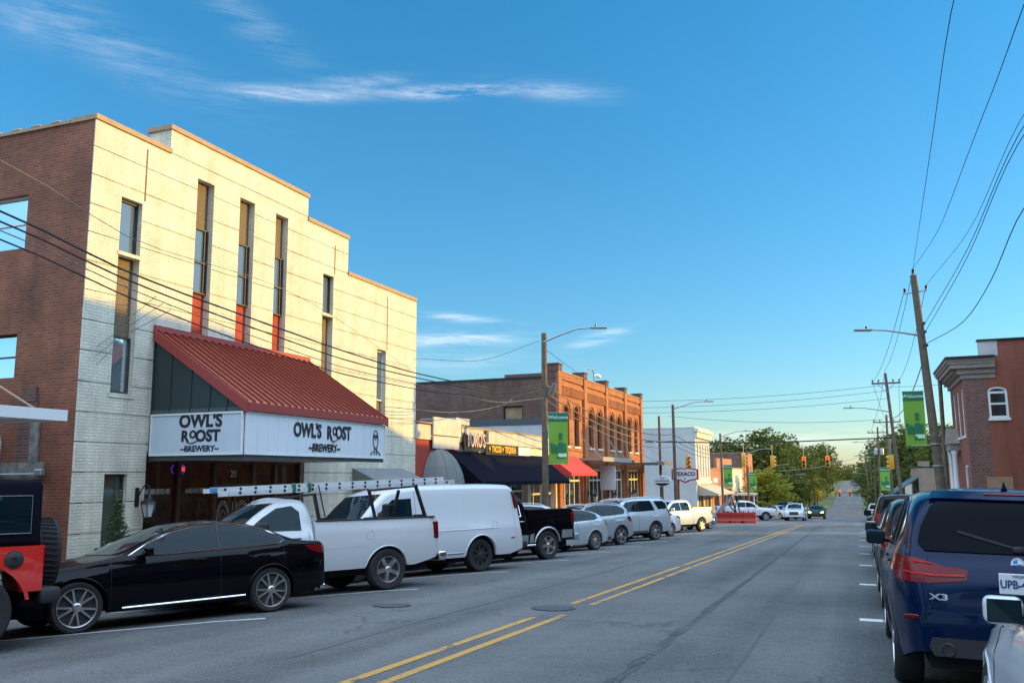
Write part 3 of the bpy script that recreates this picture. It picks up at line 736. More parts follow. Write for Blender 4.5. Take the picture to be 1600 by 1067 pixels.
def hatch(label, body, style=10, group='cars parked nose in along the left kerb', name='small_car'):
    c = Car(name, label, 'car', HATCH, body, group); P = c.P
    side = P([(1.45,1.0),(1.75,1.16),(2.1,1.33),(2.5,1.385),(3.0,1.385),(3.4,1.34),(3.72,1.22),(3.78,1.10),(3.6,1.04),(2.6,1.01)])
    c.decal('side_window', side, (0, 1), M_cglass, both=True, off=.007)
    c.line('window_pillar', P([(2.7,1.0),(2.72,1.385)]), (0, 1), .02, M_black, both=True, off=.007)
    c.line('window_trim', side, (0, 1), .006, M_black, both=True, closed=True, off=.006)
    c.decal('windscreen', [(-.62,1.03),(.62,1.03),(.5,1.39),(-.5,1.39)], (1, 0), M_cglass, off=.007)
    c.decal('rear_window', [(-.5,1.12),(.5,1.12),(.44,1.36),(-.44,1.36)], (-1, 0), M_tint, off=.007)
    seams(c, (1.35, 2.7, 3.6), .98); c.handles((2.45, 3.4), .90, body); c.mirrors(1.62, .99, body)
    generic_lights(c, th=(.62, .78), tz=(.82, 1.02), tw_=(.5, .85)); c.arch_lips(r=.012)
    c.decal('grille', [(-.42,.36),(.42,.36),(.46,.52),(-.46,.52)], (1, 0), M_plastic, grid=.1)
    c.plate(0, .78); c.wheels(style, rr=.235)
    return c
def crossover(label, body, style=5, group='cars parked nose in along the left kerb', name='crossover', rails=True, clad=True, twin=False):
    c = Car(name, label, 'car', CROSS, body, group); P = c.P
    side = P([(1.48,1.12),(1.8,1.34),(2.1,1.50),(2.6,1.575),(3.3,1.575),(3.85,1.53),(4.12,1.42),(4.2,1.28),(4.05,1.20),(3.0,1.15)])
    c.decal('side_window', side, (0, 1), M_cglass, both=True, off=.007)
    c.line('window_chrome', side, (0, 1), .007, M_chrome, both=True, closed=True, off=.006)
    for u, z0, z1 in ((2.62, 1.13, 1.575), (3.58, 1.17, 1.55)): c.line('window_pillar', P([(u, z0), (u + .05, z1)]), (0, 1), .02, M_black, both=True, off=.007)
    c.decal('windscreen', [(-.68,1.16),(.68,1.16),(.56,1.58),(-.56,1.58)], (1, 0), M_cglass, off=.007)
    c.decal('rear_window', [(-.68,1.14),(.68,1.14),(.73,1.20),(.70,1.32),(.61,1.49),(.55,1.525),(-.55,1.525),(-.61,1.49),(-.70,1.32),(-.73,1.20)], (-1, 0), M_tint, off=.013, grid=.06)
    seams(c, (1.38, 2.62, 3.68), 1.1); c.handles((2.36, 3.36), 1.0, body); c.mirrors(1.72, 1.12, body, size=(.12, .20, .15))
    c.decal('headlight', [(.45,.80),(.88,.84),(.9,.94),(.45,.91)], (1, .45), M_head, both=True, grid=.06)
    c.decal('tail_light', [(.34,.93),(.62,.90),(1.02,.90),(1.10,1.0),(1.06,1.10),(.80,1.09),(.55,1.03),(.34,1.01)], (-1, .5), M_tail, both=True, grid=.05)
    c.decal('grille', [(-.4,.55),(.4,.55),(.44,.85),(-.44,.85)], (1, 0), M_plastic, grid=.1)
    if clad:
        c.line('sill_cladding', P([(1.42,.33),(3.2,.33)]), (0, 1), .04, M_plastic, both=True, off=-.01)
        c.arch_lips(M_plastic, r=.022)
    else: c.arch_lips(r=.012)
    c.decal('lower_bumper', [(-.72,.36),(.72,.36),(.66,.50),(-.66,.50)], (-1, 0), M_plastic, grid=.1)
    if rails:
        for sg in (1, -1):
            mb = MB(); pts = []
            for u in np.linspace(2.1, 4.1, 9):
                h, _ = c.hit((c.X(u), sg * .60, 3), (0, 0, -1)); pts.append((c.X(u), sg * .60, (h.z if h else 1.6) + (.045 if .1 < (u-2.1)/2 < .95 else .0)))
            mb.tube(pts, .014, 6); mb.build('roof_rail', M_alu, c.root, smooth=50, local=True)
    if not twin: c.plate(0, .80)
    c.wheels(style, rr=.265)
    return c
def bigsuv(label, body, style=6, group='cars parked nose in along the left kerb', name='large_suv'):
    c = Car(name, label, 'suv', BIGSUV, body, group); P = c.P
    c.decal('side_window', P([(1.75,1.26),(2.1,1.55),(2.35,1.70),(2.9,1.74),(3.95,1.74),(4.12,1.30),(3.0,1.27)]), (0, 1), M_cglass, both=True, off=.007)
    c.decal('quarter_window', P([(4.18,1.72),(4.78,1.71),(4.98,1.60),(5.02,1.38),(4.36,1.34)]), (0, 1), M_cglass, both=True, off=.007)
    for u in (2.85, 3.02): c.line('window_pillar', P([(u, 1.27), (u + .03, 1.74)]), (0, 1), .016, M_black, both=True, off=.007)
    c.decal('windscreen', [(-.76,1.29),(.76,1.29),(.64,1.78),(-.64,1.78)], (1, 0), M_cglass, off=.007)
    c.decal('rear_window', [(-.74,1.30),(.74,1.30),(.66,1.74),(-.66,1.74)], (-1, 0), M_tint, off=.007)
    seams(c, (1.62, 2.92, 4.05), 1.24); c.handles((2.7, 3.8), 1.09, body); c.mirrors(1.95, 1.27, body, size=(.12, .22, .18))
    c.decal('headlight', [(.5,.92),(.95,.95),(.98,1.06),(.5,1.05)], (1, .4), M_head, both=True, grid=.07)
    c.decal('tail_light', [(.66,1.02),(.98,1.0),(1.02,1.30),(.70,1.34)], (-1, .45), M_tail, both=True, grid=.07)
    c.decal('grille', [(-.55,.62),(.55,.62),(.58,1.02),(-.58,1.02)], (1, 0), M_plastic, grid=.12)
    c.line('sill_cladding', P([(1.5,.42),(3.5,.42)]), (0, 1), .035, M_plastic, both=True); c.arch_lips(M_plastic, r=.02)
    c.decal('rear_bumper', [(-.9,.52),(.9,.52),(.9,.70),(-.9,.70)], (-1, 0), M_plastic, grid=.12)
    for sg in (1, -1):
        mb = MB(); pts = []
        for u in np.linspace(2.3, 4.9, 9):
            h, _ = c.hit((c.X(u), sg * .70, 3), (0, 0, -1)); pts.append((c.X(u), sg * .70, (h.z if h else 1.85) + .045))
        mb.tube(pts, .018, 6); mb.build('roof_rail', M_alu, c.root, smooth=50, local=True)
    c.plate(0, .95); c.wheels(style, rr=.285)
    return c
def van(label, body):
    c = Car('cargo_van', label, 'van', VAN, body, 'cars parked nose in along the left kerb'); P = c.P
    c.decal('side_window', P([(1.25,1.20),(1.5,1.45),(1.85,1.72),(2.35,1.74),(2.35,1.20)]), (0, 1), M_cglass, both=True, off=.007)
    c.decal('windscreen', [(-.82,1.28),(.82,1.28),(.76,1.85),(-.76,1.85)], (1, 0), M_cglass, off=.007)
    for a in (-.43, .43): c.decal('rear_window', [(a-.34,1.28),(a+.34,1.28),(a+.32,1.78),(a-.32,1.78)], (-1, 0), M_tint, off=.007)
    seams(c, (1.2, 2.45), 1.95); c.line('body_seam', P([(3.7,1.95),(3.7,1.2)]), (0, 1), .004, M_sign_white, both=True); c.line('body_seam', P([(3.78,1.95),(3.78,1.2)]), (0, 1), .004, M_sign_white, both=True)
    c.line('body_crease', P([(2.6,.98),(4.8,1.0)]), (0, 1), .012, body, both=True, off=.0)
    c.line('body_seam', P([(5.36,1.98),(5.40,.62)]), (0, 1), .004, M_galv, both=True); c.line('sill_trim', P([(1.35,.46),(3.75,.46)]), (0, 1), .02, M_galv, both=True); c.line('side_marker', P([(5.22,.74),(5.34,.74)]), (0, 1), .016, M_tail, both=True)
    c.handles((2.25,), 1.08, M_plastic); c.mirrors(1.45, 1.28, M_plastic, size=(.10, .24, .28))
    c.decal('tail_light', [(.88,1.45),(1.0,1.45),(1.0,1.86),(.88,1.86)], (-1, .8), M_tail, both=True, grid=.07)
    c.decal('headlight', [(.55,.82),(.92,.84),(.93,1.02),(.55,1.02)], (1, .4), M_head, both=True, grid=.07)
    c.decal('grille', [(-.5,.66),(.5,.66),(.5,1.0),(-.5,1.0)], (1, 0), M_plastic, grid=.12)
    mb = MB(); x = c.xf - c.sp['L']; mb.rbox((x - .04, 0, .56), (.16, 1.9, .16), .04, 2); mb.build('rear_bumper', M_plastic, c.root, smooth=40, local=True)
    c.arch_lips(r=.022); c.wheels(8, rim_mat=M_dkwheel, rr=.24, w=.25)
    # fuel door
    pc = arc(c.X(4.72), 1.08, .085, 0, 360, 16)[:-1]; c.line('fuel_door', pc, (0, 1), .003, M_black, closed=True)
    return c
def pickup(label, body, crew=True, style=5, group='cars parked nose in along the left kerb', h=1.92, cladding=None, step=False, lamp_low=False, cover=False, name='pickup_truck', flare=.018, rail=1.40):
    sp = CAB(crew, h); sp['bw'] = .985; sp['flare'] = flare; sp['rail'] = rail
    c = Car(name, label, 'pickup truck', sp, body, group); P = c.P; k = sp['cab']; xr = c.xf - sp['L']
    top = h - .20
    c.decal('side_window', P([(1.70,1.26),(2.0,1.50),(2.3,1.68),(2.6,top),(k-.38,top),(k-.24,1.60),(k-.24,1.25)]), (0, 1), M_cglass, both=True, off=.007)
    if crew:
        c.line('window_pillar', P([(2.85,1.25),(2.87,top)]), (0, 1), .035, body, both=True, off=.007)
        if cladding: c.line('window_chrome', P([(1.72,1.25),(k-.24,1.24),(k-.24,1.60),(k-.38,top)]), (0, 1), .012, M_chrome, both=True, off=.007)
    c.decal('windscreen', [(-.78,1.30),(.78,1.30),(.66,1.78),(-.66,1.78)], (1, 0), M_cglass, off=.007)
    c.decal('rear_window', [(-.62,1.42),(.62,1.42),(.58,1.74),(-.58,1.74)], (-1, 0), M_tint, off=.007)
    seams(c, (1.6, 2.86, k - .1) if crew else (1.6, k - .1), 1.22)
    c.handles((2.65, 3.65) if crew else (2.62,), 1.10, M_chrome if cladding else M_plastic)
    c.mirrors(1.95, 1.29, M_plastic if not crew else body, size=(.12, .22, .20))
    c.decal('headlight', [(.6,.88),(.97,.9),(1.0,1.06),(.6,1.07)], (1, .4), M_head, both=True, grid=.07)
    c.decal('grille', [(-.55,.68),(.55,.68),(.58,1.06),(-.58,1.06)], (1, 0), M_plastic, grid=.12)
    # bed walls and tailgate
    mb = MB(); mb.rbox((xr + .09, 0, (rail + .62) / 2), (.07, 1.88, rail - .62), .02, 2); mb.build('tailgate', body, c.root, smooth=40, local=True)
    mb = MB(); mb.box(c.X(k + .03), c.X(k + .09), -.88, .88, .7, rail - .02); mb.box(c.X(k + .09), xr + .12, -.88, .88, .80, .875); mb.build('bed_liner', M_plastic, c.root, local=True)
    for sg in (1, -1):
        mb = MB(); mb.rbox(((c.X(k) + xr) / 2 + .04, sg * .925, rail + .022), (c.X(k) - xr - .16, .09, .025), .01, 1)
        mb.build('bed_rail_cap', M_plastic, c.root, smooth=40, local=True)
    if cover:
        mb = MB(); mb.box(c.X(k+.05), xr + .08, -.86, .86, rail + .02, rail + .045); mb.build('bed_cover', M_navy, c.root, local=True)
    for sg in (1, -1):
        mb = MB(); mb.rbox((xr + .115, sg * .945, rail - .26), (.13, .055, .36), .025, 2); mb.build('tail_light', M_tail, c.root, smooth=40, local=True)
    mb = MB(); mb.rbox((xr - .05, 0, .60), (.20, 1.94, .20), .05, 3); mb.build('rear_bumper', M_chrome if not cladding else cladding, c.root, smooth=40, local=True)
    if cladding:
        c.arch_lips(cladding, r=.04, grow=.03, name='wheel_arch_flare')
        c.decal('lower_cladding', P([(1.52,.50),(1.52,.72),(k-.02,.72),(k-.02,.50)]), (0, 1), cladding, both=True, off=.008, grid=.15)
        c.decal('lower_cladding', P([(k+.06,.50),(k+.06,.72),(k+.22,.76),(k+.2,.50)]), (0, 1), cladding, both=True, off=.008, grid=.15)
        c.decal('lower_cladding', P([(5.22,.58),(5.22,.82),(5.68,.82),(5.68,.60)]), (0, 1), cladding, both=True, off=.008, grid=.15)
    else: c.arch_lips(r=.016)
    if step:
        for sg in (1, -1):
            mb = MB(); mb.tube([(c.X(1.6), sg * 1.02, .43), (c.X(k + .2), sg * 1.02, .43)], .035, 8); mb.build('side_step', M_chrome, c.root, smooth=50, local=True)
    mb = MB(); mb.rbox((xr + .05, 0, .98), (.006, .32, .16), .003, 1); mb.build('number_plate', M_plate, c.root, local=True)
    if not crew:
        pc = arc(c.X(k + .62 + .55), 1.10, .085, 0, 360, 16)[:-1]; c.line('fuel_door', pc, (0, 1), .004, M_galv, closed=True)
        c.line('body_seam', P([(k+.04,.86),(4.05,.89)]), (0, 1), .003, M_galv)
    c.wheels(style, rr=.255, w=.26)
    return c
def jeep(label):
    sp = dict(wb=2.95, fo=.72, L=4.4, tr=.42, tw=.93, sill=.55, ra=.50, cab=4.4)
    c = Car.__new__(Car); c.sp = sp; c.xf = sp['wb'] / 2 + sp['fo']; c.bm = P_RED
    c.root = thing('off_road_suv', label, 'suv', group='cars parked nose in along the left kerb')
    mb = MB(); xr = c.xf - sp['L']
    # tub with wheel cut-outs: side outline in x,z
    def outline(sg):
        ax = -sp['wb'] / 2; fx = sp['wb'] / 2
        pts = [(xr, .62), (xr, 1.12), (1.05, 1.12), (1.10, 1.10), (1.9, 1.06), (c.xf - .25, 1.02), (c.xf - .25, .62), (fx + .5, .62)]
        pts += [(fx + .5 * math.cos(t), .55 + .42 * math.sin(t)) for t in np.linspace(.15, math.pi - .15, 9)]
        pts += [(fx - .5, .5), (ax + .52, .5)]
        pts += [(ax + .52 * math.cos(t), .55 + .44 * math.sin(t)) for t in np.linspace(.15, math.pi - .15, 9)]
        return pts
    o = outline(1)
    n = len(o); w = .78
    mb.add([(x, w, z) for x, z in o] + [(x, -w, z) for x, z in o], [tuple(range(n)), tuple(range(2*n-1, n-1, -1))] + [(i, n + i, n + (i+1) % n, (i+1) % n) for i in range(n)])
    mb.build('body', P_RED, c.root, smooth=25, local=True)
    mb = MB(); mb.rbox(((xr + 1.1) / 2, 0, 1.49), (1.1 - xr - .04, 1.46, .74), .07, 3); mb.build('soft_top', M_navy, c.root, smooth=40, local=True)
    for sg in (1, -1):
        for (a, b) in ((xr + .14, xr + 1.0), (xr + 1.1, xr + 1.95), (xr + 2.05, .98)):
            mb = MB(); mb.rbox(((a + b) / 2, sg * .735, 1.47), (b - a, .02, .42), .09 if a < xr + .5 else .04, 2); wd = mb.build('side_window', M_cglass, c.root, smooth=40, local=True)
            tb = MB(); pz = [(a, 1.26), (b, 1.26), (b, 1.68), (a, 1.68)]; tb.tube([(x, sg * .748, z) for x, z in pz], .006, 5, closed=True); tb.build('window_seal', M_galv, wd, local=True)
        for ax in (sp['wb'] / 2, -sp['wb'] / 2):
            fl = MB(); pp = [(ax + .58 * math.cos(t), .50 + .52 * math.sin(t)) for t in np.linspace(.14, math.pi - .14, 15)]
            for (x0, z0), (x1, z1) in zip(pp, pp[1:]):
                xm = ((x0-ax)*.93+ax, (z0-.5)*.93+.5); xn = ((x1-ax)*.93+ax, (z1-.5)*.93+.5)
                fl.add([(x0, sg*.76, z0), (x1, sg*.76, z1), (x1, sg*.93, z1-.03), (x0, sg*.93, z0-.03), (xm[0], sg*.93, xm[1]-.03), (xn[0], sg*.93, xn[1]-.03)], [(0,1,2,3), (3,2,5,4)])
            fl.build('fender_flare', P_RED, c.root, smooth=50, local=True)
        mb = MB(); mb.rbox((xr + .01, sg * .70, .98), (.07, .13, .26), .02, 2); mb.build('tail_light', M_tail, c.root, smooth=40, local=True)
    mb = MB(); mb.lathe([(0, .0), (.10, .0), (.105, -.01), (.07, .012), (.03, .014)], 20, Matrix.Translation((xr + .30, .784, .97)) @ Matrix.Rotation(-math.pi / 2, 4, 'X')); mb.build('fuel_cap', M_plastic, c.root, smooth=40, local=True)
    mb = MB(); mb.rbox((xr - .09, 0, .56), (.22, 1.62, .18), .04, 2); mb.build('rear_bumper', M_plastic, c.root, smooth=40, local=True)
    mb = MB(); mb.rbox((c.xf - .1, 0, .56), (.22, 1.62, .18), .04, 2); mb.build('front_bumper', M_plastic, c.root, smooth=40, local=True)
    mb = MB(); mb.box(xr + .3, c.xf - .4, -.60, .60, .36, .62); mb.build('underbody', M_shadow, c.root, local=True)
    c.wheels(5, rim_mat=M_dkwheel, rr=.235, w=.27)
    sp_ = MB(); t = .42; sp_.lathe([(.05, -.26), (.25, -.26), (t*.93, -.25), (t*.985, -.235), (t, -.20), (t, -.06), (t*.985, -.02), (t*.93, .0), (.25, -.004), (.22, -.05), (.05, -.05), (0, -.05)], 36)
    so = sp_.build('spare_wheel', M_rubber, c.root, smooth=40, local=True); so.location = (xr - .30, -.05, 1.02); so.rotation_euler = (0, R(-90), 0)
    sl = MB()
    for k in range(40):
        a = 2 * math.pi * k / 40; sl.bar((t * math.cos(a), t * math.sin(a), -.21), (t * math.cos(a + .05), t * math.sin(a + .05), -.05), .03, .02)
    sl.build('tread_blocks', M_rubber, so, local=True)
    c.bvh = None
    return c
# ------------------------------------------------------------------ walls with openings
def wall(mb, O, U, Nn, w, h, holes=(), depth=.18, mbr=None):
    """front face of a wall at O, running along U, facing Nn; holes (u0,u1,z0,z1[,arch]) with reveals going in"""
    O = Vector(O); U = Vector(U).normalized(); Nn = Vector(Nn).normalized(); Z = Vector((0, 0, 1)); mbr = mbr or mb
    flip = U.cross(Z).dot(Nn) < 0
    def pt(u, z, d=0): return O + U * u + Z * z - Nn * d
    def quad(m_, a, b, c, d):
        m_.quad(*((d, c, b, a) if flip else (a, b, c, d)))
    us = sorted({0, w, *[max(0, x[0]) for x in holes], *[min(w, x[1]) for x in holes]}); zs = sorted({0, h, *[max(0, x[2]) for x in holes], *[min(h, x[3]) for x in holes]})
    for i in range(len(us) - 1):
        j = 0
        while j < len(zs) - 1:
            um = (us[i] + us[i+1]) / 2; zm = (zs[j] + zs[j+1]) / 2
            if any(x[0] < um < x[1] and x[2] < zm < x[3] for x in holes): j += 1; continue
            quad(mb, pt(us[i], zs[j]), pt(us[i+1], zs[j]), pt(us[i+1], zs[j+1]), pt(us[i], zs[j+1])); j += 1
    for x in holes:
        u0, u1, z0, z1 = x[:4]; ar = x[4] if len(x) > 4 else 0; zt = z1 - ar
        quad(mbr, pt(u0, z0), pt(u0, z0, depth), pt(u0, zt, depth), pt(u0, zt))
        quad(mbr, pt(u1, z0, depth), pt(u1, z0), pt(u1, zt), pt(u1, zt, depth))
        quad(mbr, pt(u0, z0, depth), pt(u0, z0), pt(u1, z0), pt(u1, z0, depth))
        if not ar: quad(mbr, pt(u0, z1), pt(u0, z1, depth), pt(u1, z1, depth), pt(u1, z1))
        else:
            cu = (u0 + u1) / 2; ru = (u1 - u0) / 2; n = 12
            A = [(cu - ru * math.cos(math.pi * k / n), zt + ar * math.sin(math.pi * k / n)) for k in range(n + 1)]
            for k in range(n):
                a, b = A[k], A[k+1]
                quad(mb, pt(*a), pt(*b), pt(b[0], z1), pt(a[0], z1))
                quad(mbr, pt(*a), pt(a[0], a[1], depth), pt(b[0], b[1], depth), pt(*b))
def window(parent, O, U, Nn, u0, u1, z0, z1, depth=.15, fr=.05, bars_u=(), bars_z=(), fm=None, gm=None, arch=0, name='window', sill=None):
    """frame (with its glass as a sub-part) standing in an opening"""
    O = Vector(O); U = Vector(U).normalized(); Nn = Vector(Nn).normalized(); Z = Vector((0, 0, 1))
    def bx(m_, a0, a1, b0, b1, d0, d1):
        P = [O + U * a + Z * b - Nn * d for d in (d0, d1) for (a, b) in ((a0, b0), (a1, b0), (a1, b1), (a0, b1))]
        m_.add(P, [(0,1,2,3),(7,6,5,4),(0,4,5,1),(1,5,6,2),(2,6,7,3),(3,7,4,0)])
    f = MB(); d0, d1 = depth - .05, depth + .03
    bx(f, u0, u0 + fr, z0, z1, d0, d1); bx(f, u1 - fr, u1, z0, z1, d0, d1); bx(f, u0 + fr, u1 - fr, z0, z0 + fr, d0, d1); bx(f, u0 + fr, u1 - fr, z1 - fr, z1, d0, d1)
    if arch:
        n = 12; cu = (u0 + u1) / 2; ru = (u1 - u0) / 2; A = [(cu - (ru - fr*.4) * math.cos(math.pi * k / n), z1 + (arch - fr*.4) * math.sin(math.pi * k / n)) for k in range(n + 1)]
        f.tube([O + U * a + Z * b - Nn * (depth - .01) for a, b in A], fr * .55, 6)
    for b in bars_u: bx(f, b - fr * .4, b + fr * .4, z0 + fr, z1 - fr, d0 + .01, d1)
    for b in bars_z: bx(f, u0 + fr, u1 - fr, b - fr * .45, b + fr * .45, d0 + .005, d1)
    wo_ = f.build(name, fm or M_frame_dk, parent)
    gl = MB(); gl.quad(*[O + U * a + Z * b - Nn * depth for a, b in ((u0 + fr * .5, z0 + fr * .5), (u1 - fr * .5, z0 + fr * .5), (u1 - fr * .5, z1 - fr * .5), (u0 + fr * .5, z1 - fr * .5))])
    ORG[wo_.name] = org(parent).copy(); 
    if arch: gl.poly([O + U * a + Z * b - Nn * depth for a, b in A])
    gl.build('pane', gm or M_glass, wo_)
    if sill:
        s_ = MB(); bx(s_, u0 - .06, u1 + .06, z0 - .12, z0 - .003, -.07, depth - .06); s_.build('window_sill', sill, parent)
    return wo_
XN = (1, 0, 0); YU = (0, 1, 0); SN = (0, -1, 0); XU = (1, 0, 0)
# ------------------------------------------------------------------ the ground, roads, pavements
ys = sorted(set(list(np.arange(-40, 130, 4.)) + list(np.arange(130, 600, 12.)) + [600, 640, 700, 760, 850, 1000, 1400, 2200] + [64, 70, 72, 73, 78, 86, 92, 95, 115]))
def sheet(name, xs, y0, y1, dz, mat_, kind='structure', flat=False, yy=None):
    Y = yy or sorted({y0, y1, *[y for y in ys if y0 < y < y1]})
    mb = MB(); n = len(xs)
    mb.add([(x, y, (gbase(y) if flat else g(x, y)) + dz) for y in Y for x in xs], [(j*n+i, j*n+i+1, (j+1)*n+i+1, (j+1)*n+i) for j in range(len(Y)-1) for i in range(n-1)])
    return mb.build(name, mat_, kind=kind)
def groundz(x, y):
    z = g(x, y) - .04
    if x < -30 or x > 30: z += 0 * y
    return z
mb = MB(); xs = [-1500, -600, -300, -150, -80, -40, -16, -12.2, -8.1, .04, 2.5, 5.1, 16, 40, 80, 150, 300, 600, 1500]; n = len(xs)
mb.add([(x, y, groundz(x, y) - (.05 if -16.5 < x < 5.3 else 0) - (.0 if y > -40 else 0)) for y in [-1200] + ys for x in xs], [(j*n+i, j*n+i+1, (j+1)*n+i+1, (j+1)*n+i) for j in range(len(ys)) for i in range(n-1)])
mb.build('ground', M_earth, kind='structure')
RX = [-12.2, -10, -8.1, -6, -4.2, -2, .04, 1.3, 2.5]
sheet('road', RX, -40, 116, 0, M_asphalt)
sheet('far_road', [-9.0, -4.2, .8], 116, 1000, 0, M_asphalt, flat=True)
for nm, x0, x1 in (('side_road', -90, -12.2), ('side_road', 2.5, 90)):
    sheet(nm, [x0, (x0 + x1) / 2, x1], 73, 88, -.001, M_asphalt)
sheet('parking_lot', [-45, -30, -15.6, -12.2], 88, 91.9, .0, M_asphalt); sheet('parking_lot', [-40, -15.5, -12.2], 69.9, 73, .0, M_asphalt)
def pavement(x0, x1, y0, y1, xk):
    Y = sorted({y0, y1, *[y for y in ys if y0 < y < y1]}); mb = MB()
    zz = lambda y: g(xk, y) + .14
    for a, b in zip(Y, Y[1:]):
        mb.quad((x0, a, zz(a)), (x1, a, zz(a)), (x1, b, zz(b)), (x0, b, zz(b)))
    xf_ = x1 if abs(xk - x1) < .1 else x0
    for a, b in zip(Y, Y[1:]): mb.quad((xf_, a, zz(a) - .2), (xf_, b, zz(b) - .2), (xf_, b, zz(b)), (xf_, a, zz(a)))
    for y in (y0, y1): mb.quad((x0, y, zz(y) - .2), (x1, y, zz(y) - .2), (x1, y, zz(y)), (x0, y, zz(y)))
    mb.build('pavement', M_concrete, kind='structure')
    k = MB(); w = .14 if xf_ == x1 else -.14
    for a, b in zip(Y, Y[1:]):
        k.add([(xf_+.004*np.sign(w), a, zz(a)-.2), (xf_+.004*np.sign(w), b, zz(b)-.2), (xf_+.004*np.sign(w), b, zz(b)+.004), (xf_+.004*np.sign(w), a, zz(a)+.004), (xf_-w, a, zz(a)+.004), (xf_-w, b, zz(b)+.004)], [(0,1,2,3), (3,2,5,4)])
    k.build('kerb', mat('kerb_concrete', (.30, .29, .27), .85, var=.2, vscale=2), kind='structure')
pavement(-15.6, -12.2, -35, 69.5, -12.2); pavement(2.5, 5.1, -35, 70, 2.5)
pavement(-15.6, -12.2, 92, 160, -12.2); pavement(2.5, 5.1, 92, 160, 2.5)
pavement(-19.5, -15.6, -35, 14.27, -15.5)
# painted markings
def strip(name, pts, w, dz, mat_, kind='structure', wob=0):
    mb = MB(); V = []
    for i, (x, y) in enumerate(pts):
        d = Vector((pts[min(i+1, len(pts)-1)][0] - pts[max(i-1, 0)][0], pts[min(i+1, len(pts)-1)][1] - pts[max(i-1, 0)][1], 0)).normalized(); nn_ = Vector((-d.y, d.x, 0))
        ww = w * (1 + random.uniform(-wob, wob))
        for s_ in (1, -1):
            px, py = x + nn_.x * ww / 2 * s_, y + nn_.y * ww / 2 * s_; V.append((px, py, g(px, py) + dz))
    mb.add(V, [(2*i, 2*i+1, 2*i+3, 2*i+2) for i in range(len(pts)-1)])
    return mb.build(name, mat_, kind=kind)
lin = lambda x0, y0, x1, y1, n: [(x0 + (x1-x0) * i / n, y0 + (y1-y0) * i / n) for i in range(n + 1)]
strip('centre_line', lin(-4.05, -10, -4.05, 12.6, 24), .11, .004, M_yellow); strip('centre_line', lin(-4.05, 13.9, -4.05, 71, 60), .11, .004, M_yellow)
strip('centre_line', lin(-4.37, -10, -4.37, 12.1, 24), .11, .004, M_yellow); strip('centre_line', lin(-4.37, 13.9, -4.37, 71, 60), .11, .004, M_yellow)
for dx in (-.16, .16): strip('centre_line', lin(-4.2 + dx, 92, -4.2 + dx, 116, 24), .11, .004, M_yellow)
for k, y in enumerate((1.8, 7.6, 13.6, 19.5, 25.5, 31.4, 37.0, 43.1, 49, 55, 61)):
    strip('parking_mark', lin(.05, y - .15, .05, y + .15, 2), .30, .004, M_whitepaint)
    strip('parking_mark', lin(.2, y, 1.9, y, 6), .09, .0045, M_whitepaint)
for k in range(14):
    y0 = 10.3 + 4.6 * k - 9.2 + .1
    if y0 < 62: strip('parking_mark', lin(-7.75, y0 + .15, -7.75 - 3.4, y0 + .15 - 3.4 / math.tan(R(28)) * .62, 8), .09, .004, M_whitepaint)
# cracks, tar seals and patches
def wander(x0, y0, x1, y1, n, amp):
    P = []; o = 0
    for i in range(n + 1):
        o = o * .85 + random.uniform(-amp, amp); P.append((x0 + (x1-x0) * i / n + o, y0 + (y1-y0) * i / n + random.uniform(-.02, .02)))
    return P
strip('tar_seam', wander(-2.15, 4, -2.75, 62, 620, .010), .060, .003, M_tar, wob=.9)
strip('tar_seam', wander(-2.10, 7, -2.50, 40, 400, .012), .03, .0034, M_tar, wob=.9)
strip('tar_seam', wander(-1.2, 6, -1.4, 34, 120, .008), .035, .003, mat('old_seam', (.075, .076, .082), .8), wob=.3)
strip('tar_seam', wander(-5.6, 8, -5.9, 60, 240, .012), .04, .003, mat('old_seam2', (.07, .07, .075), .8), wob=.4)
strip('tar_seam', wander(-.9, 15.2, 1.2, 15.6, 30, .02), .03, .003, M_tar, wob=.5); strip('tar_seam', wander(-3.6, 30, 0, 30.6, 40, .02), .04, .003, M_tar, wob=.5)
strip('tar_seam', wander(-12, 47, -3, 45.5, 90, .03), .10, .003, M_tar, wob=.5)
def manhole(x, y, r=.34):
    mb = MB(); n = 28; z = g(x, y)
    for k in range(n):
        a, b = 2*math.pi*k/n, 2*math.pi*(k+1)/n
        for r0, r1, dz0, dz1 in ((r*.0, r*.82, .010, .010), (r*.82, r*.86, .010, .004), (r*.86, r, .012, .012)):
            P = [(x + rr*math.cos(t), y + rr*math.sin(t), g(x + rr*math.cos(t), y + rr*math.sin(t)) + dz) for rr, dz, t in ((r0, dz0, a), (r1, dz1, a), (r1, dz1, b), (r0, dz0, b))]
            mb.quad(*P)
    o = mb.build('manhole_cover', mat('cast_iron', (.095, .093, .09), .6, metal=.5, bump=.5, bscale=60)); return o
setp(manhole(-4.45, 13.2), 'round iron manhole cover in the gap of the yellow centre lines', 'manhole cover', 'manhole covers in the street')
setp(manhole(-6.9, 12.6, .30), 'round iron manhole cover in the left lane beside the white pickup with the ladder', 'manhole cover', 'manhole covers in the street')
for (x, y, w, l) in ((-4.5, 13.2, 1.5, 1.5),):
    0 and strip('asphalt_patch', lin(x, y - l/2, x, y + l/2, 3), w, .002, mat('patch', (.052, .052, .055), .85, var=.2, vscale=12))

